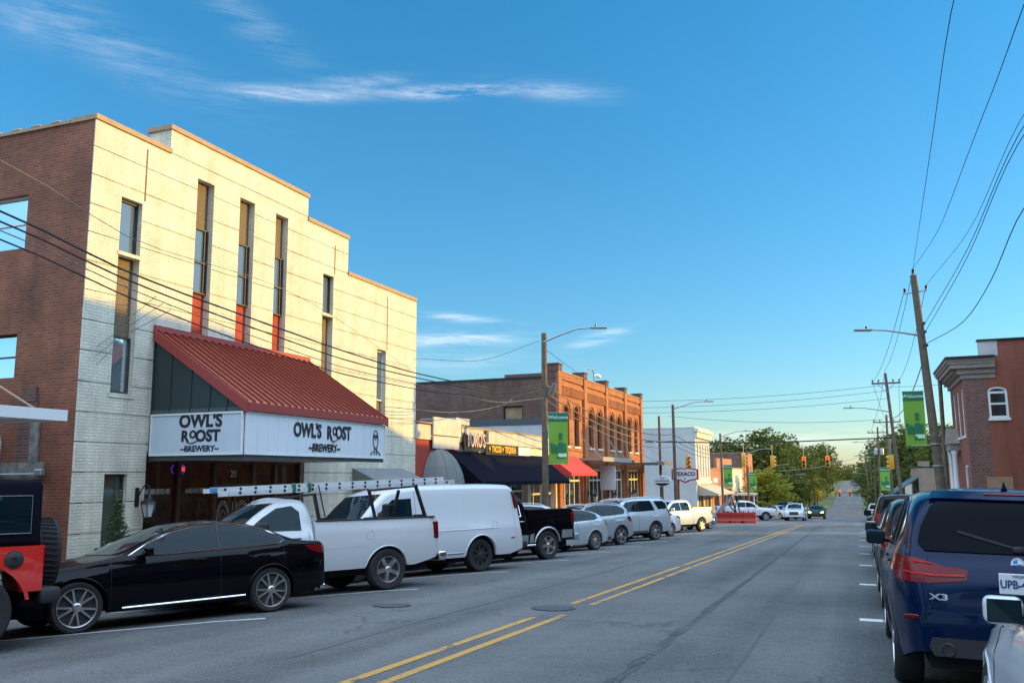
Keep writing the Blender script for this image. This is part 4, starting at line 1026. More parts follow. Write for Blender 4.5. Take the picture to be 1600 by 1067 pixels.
# ------------------------------------------------------------------ theatre front with the red canopy roof
FX = -15.5
BRL = 'three storey brick building with a stepped pale painted front and a red metal canopy roof'
bw_ = thing('brewery_building', BRL, 'building', (FX, 22, -.6))
S0, S1 = 14.27, 29.92
tops = [(S0, 16.58, 9.62), (16.58, 22.55, 10.25), (22.55, 24.93, 9.52), (24.93, S1, 8.30)]
chan = [(15.12, 15.77, 3.5, 8.07), (17.6, 18.24, 5.0, 9.3), (19.3, 19.95, 5.0, 9.3), (20.93, 21.54, 5.0, 9.3), (23.47, 24.08, 3.5, 8.04), (26.95, 27.58, 3.5, 6.07)]
def in_open(s, z):
    for a, b, z0, z1 in chan:
        if a < s < b and z0 < z < z1: return True
    if 15.11 < s < 15.77 and -.62 < z < 1.72: return True
    if 16.32 < s < 22.72 and z < 2.25: return True
    if 25.6 < s < 28.6 and z < 1.75: return True
    return False
bands = [-1.6, -.85, -.2, .45, 1.1, 1.75, 2.40, 3.04, 3.70, 4.38, 5.05, 5.71, 6.36, 7.01, 7.65, 8.33, 8.98, 9.63, 10.28]
sb = sorted({S0, S1, 15.11, 15.77, 16.32, 22.72, 25.6, 28.6, *[t[0] for t in tops], *[c[0] for c in chan], *[c[1] for c in chan]})
zb = sorted({*bands, -.62, 1.72, 2.25, *[t[2] for t in tops], *[c[2] for c in chan], *[c[3] for c in chan]})
base = MB(); pan = MB()
def topz(s):
    for a, b, z in tops:
        if a <= s < b: return z
    return 8.30
cells = {}
for i, (a, b) in enumerate(zip(sb, sb[1:])):
    for j, (c, d) in enumerate(zip(zb, zb[1:])):
        s_, z_ = (a + b) / 2, (c + d) / 2
        if z_ > topz(s_) or in_open(s_, z_): continue
        cells[(i, j)] = 1
for j, (c, d) in enumerate(zip(zb, zb[1:])):
    i = 0
    c2 = c + (.022 if any(abs(c - q) < 1e-6 for q in bands) else 0)
    while i < len(sb) - 1:
        if (i, j) not in cells: i += 1; continue
        k = i
        while k < len(sb) - 1 and (k, j) in cells: k += 1
        e0 = -.02 if i == 0 else 0
        pan.box(FX - .0, FX + .028, sb[i] + e0, sb[k], c2, d); base.box(FX - .26, FX - .001, sb[i] + (.31 if i == 0 else 0), sb[k], c, d)
        i = k
pan.build('front_wall', M_white_brick, bw_); base.build('front_wall_core', M_white_brick, bw_)
mb = MB()
for a, b, z in tops: mb.box(FX - .66, FX - .27, a + (.31 if a == S0 else .01), b - .01, z - 1.6, z - .002)
mb.build('parapet_back', M_white_brick, bw_)
mb = MB()
for a, b, z in tops: mb.box(FX - .72, FX + .07, a - .04 * (a == S0 or z > 10), b + .03 * (z != 8.3) * (z > 9), z, z + .12)
mb.build('coping', M_coping, bw_)
# shallow pilaster joints
for s_, z0, z1 in ((15.80, 8.15, 9.45), (24.10, 8.15, 9.1), (27.62, 6.1, 8.05)):
    mb = MB(); mb.box(FX + .028, FX + .034, s_, s_ + .05, z0, z1); mb.build('wall_joint', M_tan_brick, bw_)
def back(name, a, b, z0, z1, m_):
    mb = MB(); mb.box(FX - .26, FX - .17, a, b, z0, z1); mb.build(name, m_, bw_)
for k, (a, b, z0, z1) in enumerate(chan):
    if k in (1, 2, 3):
        back('infill_panel', a, b, 8.07, z1, M_tan_brick); back('infill_panel', a, b, z0, 6.31, M_redpaint_brick)
        window(bw_, (FX, 0, 0), YU, XN, a, b, 6.33, 8.05, .15, .035, bars_z=(7.15,), bars_u=(b - .12,), gm=M_glass_up)
    elif k in (0, 4):
        back('infill_panel', a, b, 4.86, 6.72, M_tan_brick)
        window(bw_, (FX, 0, 0), YU, XN, a, b, 6.78, 8.05, .15, .04, gm=M_glass_up); window(bw_, (FX, 0, 0), YU, XN, a, b, 3.54, 4.84, .15, .04, gm=M_glass_sky)
        mb = MB(); mb.box(FX - .16, FX + .05, a - .03, b + .03, 6.70, 6.78); mb.build('window_sill', M_white_brick, bw_)
        mb = MB(); mb.box(FX - .16, FX + .05, a - .06, b + .06, 3.42, 3.52); mb.build('window_sill', M_white_brick, bw_)
    else:
        window(bw_, (FX, 0, 0), YU, XN, a, b, 4.28, 6.05, .15, .04, gm=M_glass_up, fm=M_white); back('infill_panel', a, b, 3.5, 4.26, M_tan_brick)
window(bw_, (FX, 0, 0), YU, XN, 15.11, 15.77, -.62, 1.72, .12, .045, fm=M_dark_green, gm=mat('green_glass', (.05, .062, .045), .08, spec=.8, coat=.5), name='display_window')
# side wall of old red brick facing the camera side
mb = MB(); holes = []
wall(mb, (-40, S0, -2), XU, SN, 24.495, 11.62, holes=[(21.0, 22.6, 8.83, 10.1), (20.6, 22.58, 5.85, 6.85), (19.8, 23.5, 1.0, 3.5), (20.4, 22.9, 4.2, 5.2)][:3], depth=.2)
mb.box(-40, FX - .002, S0 + .2, S0 + .3, -2, 9.6); mb.box(FX - .05, FX - .002, S0 + .002, S0 + .199, -2, 9.6)
sw = mb.build('side_wall', M_red_brick, bw_)
window(bw_, (-40, S0, -2), XU, SN, 21.0, 22.6, 8.83, 10.1, .17, .03, gm=M_glass_sky, fm=M_white, bars_z=(9.45,)); window(bw_, (-40, S0, -2), XU, SN, 20.6, 22.58, 5.85, 6.85, .17, .03, gm=M_glass_sky, bars_z=(6.35,))
window(bw_, (-40, S0, -2), XU, SN, 19.8, 23.5, 1.0, 3.5, .17, .05, gm=mat('boarded_dark', (.02, .018, .018), .7), bars_u=(21.6,), name='doorway')
mb = MB(); mb.box(-40, FX - .74, S0 - .04, S0 + .34, 9.625, 9.70); 
for k in range(18): mb.rbox((-16.7 - k * .62, S0 + .15, 9.715), (.30, .40, .07), .03, 1)
mb.build('tile_coping', M_coping, bw_, smooth=40)
mb = MB(); mb.box(-17.15, -16.62, S0 - .035, S0 - .002, -.6, 3.45); mb.box(-17.05, -16.65, S0 - .05, S0 - .002, 3.3, 3.62); mb.build('brick_patch', M_brown_brick, bw_)
mb = MB(); mb.box(-18.2, -16.3, S0 - .04, S0 - .002, 1.62, 1.98); mb.box(-16.75, -16.5, S0 - .045, S0 - .004, 1.98, 3.1); mb.build('render_patch', mat('old_render', (.17, .165, .14), .9, var=.5, vscale=5, bump=.6), bw_)
mb = MB(); mb.box(-40, -16.0, S1 - .1, S1, -2, 8.2); mb.box(-40, -39.9, S0, S1, -2, 8.2); mb.box(-40, FX - .70, S0 + .3, S1 - .1, 7.4, 7.5); mb.build('rear_walls_and_roof', M_red_brick, bw_)
mb = MB(); mb.box(FX - .3, FX - .001, S1 - .3, S1 + .0, -1.6, 8.29) if False else None
# marquee
MXF, MS0, MS1 = -12.8, 16.45, 22.70
zc0, zc1 = 2.13, 3.10
mb = MB(); mb.box(FX + .03, MXF - .03, MS0, MS1, 2.06, 2.13); mb.build('canopy_soffit', M_soffit, bw_)
mb = MB(); mb.box(FX + .03, MXF, MS0 - .06, MS0 - .03, 2.13, 3.2); mb.box(FX + .03, MXF - .03, MS0 - .03, MS1, 2.06 + .08, 2.2)
mb.box(MXF - .03, MXF + .01, MS0 - .03, MS1 + .03, 2.03, 2.14); mb.box(FX + .03, MXF - .03, MS0 - .05, MS0 - .001, 2.02, 2.14); mb.build('canopy_frame', M_dgrey, bw_)
# sloping roof
zt_, ze = 5.10, 3.27
mb = MB()
mb.add([(FX + .03, MS0 - .08, zt_), (FX + .03, MS1 + .06, zt_), (MXF + .10, MS1 + .06, ze), (MXF + .10, MS0 - .08, ze), (FX + .03, MS0 - .08, zt_ - .07), (FX + .03, MS1 + .06, zt_ - .07), (MXF + .10, MS1 + .06, ze - .07), (MXF + .10, MS0 - .08, ze - .07)],
       [(3,2,1,0),(4,5,6,7),(0,1,5,4),(1,2,6,5),(2,3,7,6),(3,0,4,7)])
mb.build('canopy_roof', M_red_roof, bw_)
mb = MB(); ns = 23
for k in range(ns + 1):
    y = MS0 - .03 + (MS1 - MS0 + .04) * k / ns
    mb.bar((FX + .06, y, zt_ + .02), (MXF + .06, y, ze + .045), .03, .085)
mb.build('roof_seams', mat('shaded_rib_red', (.20, .035, .025), .4), bw_)  # ribs darker than the pans: their shaded sides are put into the colour
mb = MB(); mb.box(MXF + .10, MXF + .13, MS0 - .10, MS1 + .08, ze - .16, ze + .03); mb.box(FX + .03, FX + .10, MS0 - .12, MS1 + .08, zt_ + .002, zt_ + .14)
mb.add([(FX + .04, MS0 - .13, zt_ + .04), (MXF + .13, MS0 - .13, ze + .04), (MXF + .13, MS0 - .13, ze - .22), (FX + .04, MS0 - .13, zt_ - .22), (FX + .04, MS0 - .085, zt_ + .04), (MXF + .13, MS0 - .085, ze + .04), (MXF + .13, MS0 - .085, ze - .22), (FX + .04, MS0 - .085, zt_ - .22)], [(0,3,2,1),(4,5,6,7),(0,1,5,4),(1,2,6,5),(2,3,7,6),(3,0,4,7)])
mb.add([(FX + .04, MS1 + .085, zt_ + .04), (MXF + .13, MS1 + .085, ze + .04), (MXF + .13, MS1 + .085, ze - .22), (FX + .04, MS1 + .085, zt_ - .22), (FX + .04, MS1 + .062, zt_ + .04), (MXF + .13, MS1 + .062, ze + .04), (MXF + .13, MS1 + .062, ze - .22), (FX + .04, MS1 + .062, zt_ - .22)], [(0,3,2,1),(4,5,6,7),(0,1,5,4),(1,2,6,5),(2,3,7,6),(3,0,4,7)])
mb.build('roof_trim', M_red_trim, bw_)
# green end wall under the slope
for ye in (MS0 - .02, MS1 - .02):
    mb = MB(); y0, y1 = ye - .02, ye + .02; T_ = [(FX + .035, zt_ - .08), (FX + .035, 3.08), (MXF - .01, 3.08), (MXF - .01, ze - .06)]
    mb.add([(x, y0, z) for x, z in T_] + [(x, y1, z) for x, z in T_], [(0,1,2,3)[::1], (7,6,5,4), (0,4,5,1), (1,5,6,2), (2,6,7,3), (3,7,4,0)])
    for x in (-14.95, -14.35, -13.8, -13.3):
        zt2 = zt_ - .08 - (x - FX) / (MXF - FX) * (zt_ - ze); mb.box(x, x + .03, y0 - .02, y0 - .001, 3.12, zt2 - .12)
    mb.build('gable_panel', M_dark_green, bw_)
mb = MB(); mb.box(FX + .03, FX + .06, MS0 - .08, MS0 + .25, 2.14, 5.0); mb.build('corner_post', M_dark_green, bw_)
# sign boxes
def signbox(y0=None, x0=None):
    pass
sa = thing('canopy_sign', 'pale canopy sign on the street side lettered owls roost with an owl face', 'sign', (MXF, (MS0 + MS1) / 2, zc0))
mb = MB(); mb.box(MXF + .012, MXF + .05, MS0, MS1, zc0 + .03, zc1 - .03)
for k in range(1, 16): y = MS0 + (MS1 - MS0) * k / 16; mb.box(MXF + .05, MXF + .056, y - .008, y + .008, zc0 + .05, zc1 - .05)
mb.build('sign_panel', M_sign_white, sa)
mb = MB()
for (a, b, c, d) in ((MS0 - .04, MS1 + .03, zc1 - .04, zc1), (MS0 - .04, MS1 + .03, zc0, zc0 + .04), (MS0 - .04, MS0, zc0 + .04, zc1 - .04), (MS1 - .01, MS1 + .03, zc0 + .04, zc1 - .04)): mb.box(MXF + .013, MXF + .075, a, b, c, d)
mb.build('sign_frame', M_white, sa)
sx_ = MXF + .062
def owls(par, o, U, s):
    """lettering with mixed letter sizes, as on the sign"""
    o = Vector(o); U = Vector(U)
textw('lettering', "OWL'S", .47, M_text, sa, (sx_, 18.82, 2.76), YU, (0, 0, 1), bold=.018, sx=.86)
textw('lettering', "R", .46, M_text, sa, (sx_, 19.80, 2.74), YU, (0, 0, 1), bold=.018, sx=.86)
textw('lettering', "O", .30, M_text, sa, (sx_, 20.05, 2.80), YU, (0, 0, 1), bold=.014, sx=.86)
mb = MB(); mb.tube([(sx_ + .004, 19.89, 2.57), (sx_ + .004, 20.02, 2.53), (sx_ + .004, 20.19, 2.60)], .016, 5); mb.build('lettering', M_text, sa)
textw('lettering', "OST", .47, M_text, sa, (sx_, 20.47, 2.76), YU, (0, 0, 1), bold=.018, sx=.86)
textw('lettering', "~BREWERY~", .27, M_text, sa, (sx_, 19.6, 2.35), YU, (0, 0, 1), bold=.010, sx=.95)
def ring(cy, cz, ry, rz, r, a0=0, a1=360, n=24): return [(sx_ + .004, cy + ry * math.cos(R(a0 + (a1-a0) * k / n)), cz + rz * math.sin(R(a0 + (a1-a0) * k / n))) for k in range(n + (a1 - a0 < 360))]
mb = MB(); oy = 22.18
mb.tube(ring(oy, 2.66, .13, .27, 0), .011, 5, closed=True)
for s_ in (1, -1):
    mb.tube(ring(oy + s_ * .055, 2.76, .034, .045, 0), .009, 5, closed=True); mb.tube(ring(oy + s_ * .055, 2.75, .01, .014, 0), .008, 4, closed=True)
    mb.tube([(sx_ + .004, oy + s_ * .012, 2.70), (sx_ + .004, oy, 2.64)], .007, 4)
    mb.tube([(sx_ + .004, oy + s_ * .02, 2.42), (sx_ + .004, oy + s_ * .10, 2.33), (sx_ + .004, oy + s_ * .22, 2.29), (sx_ + .004, oy + s_ * .27, 2.22)], .013, 5)
    mb.tube([(sx_ + .004, oy + s_ * .03, 2.33), (sx_ + .004, oy + s_ * .08, 2.24)], .011, 5)
mb.tube([(sx_ + .004, oy - .05, 2.47), (sx_ + .004, oy, 2.44), (sx_ + .004, oy + .05, 2.47)], .008, 4)
mb.build('owl_emblem', M_text, sa)
sbn = thing('canopy_sign', 'pale canopy sign on the end facing up the street, lettering stacked in three lines', 'sign', ((FX + MXF) / 2, MS0, zc0))
yy_ = MS0 - .062
mb = MB(); mb.box(FX + .12, MXF - .02, yy_ - .03, yy_ + .03 - .03, zc0 + .03, zc1 - .03); mb.build('sign_panel', mat('sign_panel_grey', (.50, .56, .60), .5, var=.04), sbn)
mb = MB(); yf0, yf1 = yy_ - .055, yy_ + .001
for (a, b, c, d) in ((FX + .08, MXF + .010, zc1 - .04, zc1), (FX + .08, MXF + .010, zc0, zc0 + .04), (FX + .08, FX + .12, zc0 + .04, zc1 - .04), (MXF - .03, MXF + .010, zc0 + .04, zc1 - .04)): mb.box(a, b, yf0, yf1, c, d)
mb.build('sign_frame', M_white, sbn)
yt = yy_ - .032; xc = -13.98
textw('lettering', "OWL'S", .40, M_text, sbn, (xc, yt, 2.90), XU, (0, 0, 1), bold=.017, sx=1.02)
textw('lettering', "R", .34, M_text, sbn, (xc - .43, yt, 2.56), XU, (0, 0, 1), bold=.015, sx=1.02); textw('lettering', "O", .24, M_text, sbn, (xc - .20, yt, 2.60), XU, (0, 0, 1), bold=.012)
mb = MB(); mb.tube([(xc - .36, yt - .004, 2.43), (xc - .22, yt - .004, 2.40), (xc - .06, yt - .004, 2.46)], .013, 5); mb.build('lettering', M_text, sbn)
textw('lettering', "OST", .36, M_text, sbn, (xc + .22, yt, 2.56), XU, (0, 0, 1), bold=.016, sx=1.02)
textw('lettering', "~BREWERY~", .185, M_text, sbn, (xc, yt, 2.275), XU, (0, 0, 1), bold=.007, sx=1.05)
# shopfront under the canopy
SFX = FX - .20
cols = [16.32, 17.62, 18.95, 20.55, 21.55, 22.72]
mb = MB()
for c in cols: mb.box(SFX - .06, SFX + .08, c - .06 + .06 * (c == cols[0]) , c + .06 - .06 * (c == cols[-1]), -.75, 2.08)
for a, b in zip(cols, cols[1:]):
    mb.box(SFX - .05, SFX + .06, a + .06, b - .06, 2.0, 2.08)
    if a != 18.95: mb.box(SFX - .05, SFX + .06, a + .06, b - .06, -.75, -.55)
mb.box(SFX - .05, SFX + .06, 19.01, 20.49, 1.38, 1.46); mb.box(SFX - .04, SFX + .07, 19.72, 19.78, -.6, 1.38)
mb.build('shopfront_frame', M_maroon, bw_)
for a, b in zip(cols, cols[1:]):
    if a == 18.95:
        for (c, d, z0, z1) in ((19.01, 19.72, -.6, 1.38), (19.78, 20.49, -.6, 1.38)):
            dr = MB(); dr.box(SFX - .03, SFX + .03, c, c + .07, z0, z1); dr.box(SFX - .03, SFX + .03, d - .07, d, z0, z1); dr.box(SFX - .03, SFX + .03, c + .07, d - .07, z1 - .09, z1); dr.box(SFX - .03, SFX + .03, c + .07, d - .07, z0, z0 + .2)
            do = dr.build('door', M_maroon, bw_); ORG[do.name] = org(bw_).copy()
            gp = MB(); gp.quad((SFX, c + .06, z0 + .18), (SFX, d - .06, z0 + .18), (SFX, d - .06, z1 - .08), (SFX, c + .06, z1 - .08)); gp.build('door_glass', M_store, do)
            hb = MB(); yh = d - .05 if c < 19.5 else c + .05; hb.tube([(SFX + .07, yh, .1), (SFX + .07, yh, 1.0)], .015, 6); hb.build('door_handle', mat('brass', (.45, .3, .12), .3, metal=.8), do)
            em = MB(); cy, cz = (c + d) / 2, .62
            for r0, r1, w in ((.24, .40, .016), (.18, .31, .012), (.09, .16, .012)): em.tube([(SFX + .012, cy + r0 * math.cos(t), cz + r1 * math.sin(t)) for t in np.linspace(0, 2*math.pi, 29)[:-1]], w, 4, closed=True)
            for k in range(14): t = 2*math.pi*k/14; em.bar((SFX + .012, cy + .195*math.cos(t), cz + .33*math.sin(t)), (SFX + .012, cy + .225*math.cos(t), cz + .38*math.sin(t)), .03, .006)
            em.build('round_door_emblem', mat('window_vinyl', (.5, .5, .46), .6), do)
        gp = MB(); gp.quad((SFX, 19.01, 1.46), (SFX, 20.49, 1.46), (SFX, 20.49, 2.0), (SFX, 19.01, 2.0)); gp.build('transom_pane', M_store, bw_)
    else:
        gp = MB(); gp.quad((SFX, a + .06, -.55), (SFX, b - .06, -.55), (SFX, b - .06, 2.0), (SFX, a + .06, 2.0)); gp.build('shop_window_pane', M_store, bw_)
M_vinyl = mat('window_vinyl', (.5, .5, .46), .6)
for y, s_, w in ((16.95, 'CRAFT BEER BREWED HERE', .42), (18.3, 'HANDMADE PIZZA', .50), (21.05, 'WINE ON TAP', .5), (22.1, 'TAP ROOM BEER GARDEN', .4)):
    textw('window_lettering', s_, .17, M_vinyl, bw_, (SFX + .004, y, 1.30), YU, (0, 0, 1), bold=.004, sx=w, ext=.001)
textw('house_number', '20', .26, M_vinyl, bw_, (SFX + .004, 19.75, 1.72), YU, (0, 0, 1), bold=.004, ext=.001)
ne = thing('open_sign', 'red neon open sign with a blue border behind the canopy shopfront glass', 'neon sign', (SFX - .08, 17.92, 1.75))
tn = textw('neon_letters', 'OPEN', .19, M_neon, ne, (SFX - .06, 17.75, 1.84), YU, (0, 0, 1), bold=.002, sx=.75)
mb = MB(); mb.tube([(SFX - .09, 17.75 + .24 * math.cos(t), 1.84 + .14 * math.sin(t)) for t in np.linspace(0, 2*math.pi, 25)[:-1]], .014, 5, closed=True); mb.build('neon_border', M_neonb, ne)
# room behind the glass
mb = MB()
mb.quad((SFX - 6, 16.2, -.75), (SFX - .3, 16.2, -.75), (SFX - .3, 22.9, -.75), (SFX - 6, 22.9, -.75))
mb.quad((SFX - 6, 16.2, 2.3), (SFX - .1, 16.2, 2.3), (SFX - .1, 22.9, 2.3), (SFX - 6, 22.9, 2.3))
mb.quad((SFX - 6, 16.2, -.75), (SFX - 6, 22.9, -.75), (SFX - 6, 22.9, 2.3), (SFX - 6, 16.2, 2.3))
mb.quad((SFX - 6, 16.2, -.75), (SFX - .1, 16.2, -.75), (SFX - .1, 16.2, 2.3), (SFX - 6, 16.2, 2.3)); mb.quad((SFX - 6, 22.9, -.75), (SFX - .1, 22.9, -.75), (SFX - .1, 22.9, 2.3), (SFX - 6, 22.9, 2.3))
mb.box(SFX - 5.9, SFX - 5.2, 17, 22, -.75, .4)
mb.build('tap_room', M_inside, bw_)
for k, (dx, dy, z) in enumerate(((-1.6, 18.1, .95), (-2.2, 18.0, .8))):
    p = thing('pendant_lamp', ['lit pendant bulb hanging behind the shop window, the nearer and higher', 'lit pendant bulb hanging behind the shop window, the farther and lower'][k], 'lamp', (SFX + dx, dy, z), 'pendant lamps in the tap room')
    mb = MB(); mb.lathe([(0, -.05), (.035, -.035), (.05, 0), (.035, .035), (.012, .07)], 12, Matrix.Translation((SFX + dx, dy, z))); mb.build('bulb', M_bulb, p, smooth=60)
    mb = MB(); mb.tube([(SFX + dx, dy, z + .07), (SFX + dx, dy, 2.29)], .008, 4); mb.build('cord', M_black, p)
# small grey awning to the right of the shopfront
def awning(label, y0, y1, x0, zt, zb, out, m_, scal=True, cat='awning'):
    t = thing('awning', label, cat, (x0, (y0 + y1) / 2, zb))
    mb = MB(); x1 = x0 + out; n = 10
    mb.add([(x0 + .01, y0, zt), (x0 + .01, y1, zt), (x1, y1, zb), (x1, y0, zb)], [(3,2,1,0)]); mb.poly([(x0 + .01, y0, zt), (x0 + .01, y0, zb), (x1, y0, zb)]); mb.poly([(x0 + .01, y1, zt), (x1, y1, zb), (x0 + .01, y1, zb)])
    mb.build('canvas', m_, t)
    k = max(4, int((y1 - y0) / .28)); sc_ = MB()
    for i in range(k):
        a, b = y0 + (y1-y0)*i/k, y0 + (y1-y0)*(i+1)/k; h = .17
        sc_.poly([(x1 + .004, a, zb - .0), (x1 + .004, a, zb - h*.7), (x1 + .004, (a*3+b)/4, zb - h), (x1 + .004, (a+3*b)/4, zb - h), (x1 + .004, b, zb - h*.7), (x1 + .004, b, zb - .0)])
    for yy2 in (y0, y1): sc_.quad((x0 + .02, yy2, zb), (x1, yy2, zb), (x1, yy2, zb - .15), (x0 + .02, yy2, zb - .15))
    sc_.build('valance', m_, t)
    fr = MB()
    for yy2 in (y0 + .05, y1 - .05): fr.tube([(x0 + .02, yy2, zb - .02), (x1 - .03, yy2, zb - .02)], .015, 5)
    fr.tube([(x1 - .03, y0 + .05, zb - .03), (x1 - .03, y1 - .05, zb - .03)], .015, 5); fr.build('awning_frame', M_galv, t)
    return t
awning('small grey sloped awning on the pale front beside the marquee', 25.45, 28.9, FX + .03, 1.92, 1.38, 1.2, M_gray_canvas)
mb = MB(); wall(mb, (FX + .0, 25.6, -1.2), YU, XN, 3.0, 2.94, holes=[(1.0, 2.0, .1, 2.5)], depth=.2); 
mb.build('side_entrance_wall', M_white_brick, bw_); window(bw_, (FX, 25.6, -1.2), YU, XN, 1.0, 2.0, .1, 2.5, .15, .08, name='side_door')
# ------------------------------------------------------------------ wall lantern, shrub, pipe lamp, left canopy
def lantern(label, x, y, z, sc=1., nx=1):
    t = thing('wall_lantern', label, 'lantern', (x, y, z), 'black wall lanterns')
    mb = MB(); mb.rbox((x + .02, y, z + .02), (.03, .10 * sc, .34 * sc), .01, 1); mb.build('back_plate', M_black, t)
    mb = MB(); P = [(x + .03, y, z - .02), (x + .10*sc, y, z + .12*sc), (x + .17*sc, y, z + .22*sc), (x + .24*sc, y, z + .24*sc), (x + .30*sc, y, z + .18*sc), (x + .30*sc, y, z + .06*sc)]; mb.tube(P, .012 * sc, 6)
    mb.build('scroll_arm', M_black, t, smooth=50)
    cx = x + .30 * sc; mb = MB(); M_ = Matrix.Translation((cx, y, z)) 
    mb.lathe([(0, .09*sc), (.03*sc, .06*sc), (.05*sc, .0), (.15*sc, -.08*sc), (.16*sc, -.10*sc), (.0, -.10*sc)], 6, M_); mb.lathe([(0, -.36*sc), (.07*sc, -.36*sc), (.085*sc, -.34*sc), (0, -.34*sc)], 6, M_); mb.lathe([(0, -.46*sc), (.02*sc, -.42*sc), (.03*sc, -.38*sc), (0, -.36*sc)], 6, M_)
    for k in range(6):
        a = math.pi * k / 3; mb.bar((cx + .14*sc*math.cos(a), y + .14*sc*math.sin(a), z - .10*sc), (cx + .08*sc*math.cos(a), y + .08*sc*math.sin(a), z - .35*sc), .012*sc)
    mb.build('lantern_cage', M_black, t)
    mb = MB(); mb.lathe([(.13*sc, -.10*sc), (.07*sc, -.345*sc)], 6, M_); mb.build('lantern_glass', mat('frosted_glass', (.45, .47, .45), .35), t)
    return t
lantern('black scrolled wall lantern on the white brick beside the marquee shopfront', FX + .03, 16.08, 1.18, 1.25)
def leaves(mb, c, r, n, s, flat=1., rnd=random):
    for _ in range(n):
        while True:
            p = Vector((rnd.uniform(-1, 1), rnd.uniform(-1, 1), rnd.uniform(-1, 1)))
            if p.length <= 1: break
        p = Vector((c[0] + p.x * r[0], c[1] + p.y * r[1], c[2] + p.z * r[2]))
        a = Vector((rnd.gauss(0, 1), rnd.gauss(0, 1), rnd.gauss(0, 1) * .6)).normalized(); b = a.cross(Vector((rnd.gauss(0, 1), rnd.gauss(0, 1), rnd.gauss(0, 1)))).normalized(); k = s * rnd.uniform(.6, 1.3)
        mb.add([p - a * k, p + b * k * .45, p + a * k, p - b * k * .45], [(0, 1, 2, 3)])
sh = thing('conical_shrub', 'slim upright evergreen shrub against the white brick corner', 'shrub', (-14.7, 14.75, g(-12.2, 14.7) + .14))
mb = MB()
for k in range(22): h = k / 21; leaves(mb, (-14.7 + random.uniform(-.05, .05), 14.8 + random.uniform(-.05, .05), -.30 + h * 1.55), (.36 * (1 - h) + .05, .36 * (1 - h) + .05, .12), int(60 * (1 - h) + 14), .055)
mb.build('foliage', leafmat('shrub_leaves', (.05, .085, .035), (.11, .15, .07)), sh)
mb = MB(); mb.tube([(-14.7, 14.8, -.5), (-14.7, 14.8, 1.1)], [.03, .008], 6); mb.build('stem', M_bark, sh)
hd = thing('low_hedge', 'low clipped green bush at the foot of the slim evergreen', 'bush', (-14.3, 14.3, -.35))
mb = MB()
for k in range(9): leaves(mb, (-14.7 + k * .13, 14.25 + random.uniform(-.1, .25), -.18 + random.uniform(-.05, .08)), (.22, .25, .2), 130, .045)
mb.build('foliage', M_leaf_mid, hd)
mb = MB(); mb.tube([(-14.3, 14.3, -.4), (-14.3, 14.3, -.1)], .03, 5); mb.build('stem', M_bark, hd)
gn = thing('gooseneck_lamp', 'curved pipe lamp on the old brick side wall under the white canopy', 'lamp', (-17.4, S0, 1.6))
mb = MB(); mb.tube([(-19.0, S0 - .10, 2.62), (-17.75, S0 - .10, 2.62), (-17.6, S0 - .10, 2.55), (-17.54, S0 - .10, 2.4), (-17.6, S0 - .10, 1.75)], .028, 8); mb.tube([(-17.6, S0 - .10, 1.73), (-16.35, S0 - .10, 1.73)], .02, 6); mb.build('pipe', M_galv, gn, smooth=60)
mb = MB(); mb.lathe([(0, .08), (.06, .05), (.12, -.05), (.0, -.10)], 12, Matrix.Translation((-17.62, S0 - .13, 1.70))); mb.build('lamp_head', M_black, gn, smooth=50)
mb = MB(); mb.rbox((-16.35, S0 - .08, 1.76), (.22, .12, .14), .02, 1); mb.build('junction_box', M_galv, gn)
# neighbour on the left, out of frame but for its white canopy
nb = thing('neighbour_building', 'red brick shop building at the left edge with a flat white steel canopy', 'building', (-15.5, 4, 0))
mb = MB(); wall(mb, (FX, -24, -1), YU, XN, 35.2, 5.2, holes=[(5 + 5*k, 7.5 + 5*k, 1.4, 3.6) for k in range(5)], depth=.2)
mb.box(-35, FX - .2, 11.0, 11.2, -1, 4.2); mb.box(-35, FX - .25, -24, 11, 3.5, 3.6); mb.build('wall', M_red_brick, nb)
for k in range(5): window(nb, (FX, -24, -1), YU, XN, 5 + 5*k, 7.5 + 5*k, 1.4, 3.6, .15, .06)
mb = MB(); mb.box(FX + .01, -13.5, 4, 12.15, 2.74, 2.82); mb.box(-13.5, -13.46, 3.9, 12.2, 2.66, 2.86); mb.box(FX + .05, -13.5, 12.15, 12.2, 2.66, 2.86); mb.build('canopy', M_white, nb)
mb = MB(); mb.tube([(-13.6, 11.6, 2.86), (FX, 10.9, 4.1)], .018, 6); mb.build('tie_rod', M_coping, nb)
# ------------------------------------------------------------------ low restaurant building
TY0, TY1 = 29.92, 47.0
to = thing('restaurant_building', 'single storey shopfronts with navy awning between the pale theatre and orange brick block', 'building', (FX, 38, -1.2))
mb = MB(); wall(mb, (FX, TY0, -2), YU, XN, 4.1, 5.05, holes=[(.9, 3.6, .9, 3.6)], depth=.2); mb.build('wall', M_redpaint_brick, to)
mb = MB(); wall(mb, (FX, 34.02, -2), YU, XN, TY1 - 34.02, 5.05, holes=[(.3, 8.2, .9, 3.55), (8.7, 10.9, .75, 3.7), (11.3, 12.7, .75, 3.7)], depth=.35); mb.build('wall', M_cream, to)
mb = MB(); mb.box(-24, FX - .36, TY1 - .3, TY1 - .02, -2, 2.9); mb.box(-24, FX - .35, TY0 + .02, TY1 - .02, 2.75, 2.85); mb.build('roof', mat('tar_roof', (.1, .1, .1), .9), to)
mb = MB(); mb.box(FX - .3, FX + .06, TY0, 34.0, 3.05, 3.62); mb.box(FX - .3, FX + .09, 34.02, TY1 - .02, 3.06, 3.66); mb.build('metal_parapet', mat('weathered_white_metal', (.50, .44, .36), .55, var=.25, vscale=1.5), to)
mb = MB(); mb.box(FX - .32, FX + .12, TY0, TY1 - .02, 3.66, 3.72); mb.build('coping', M_coping, to)
mb = MB()
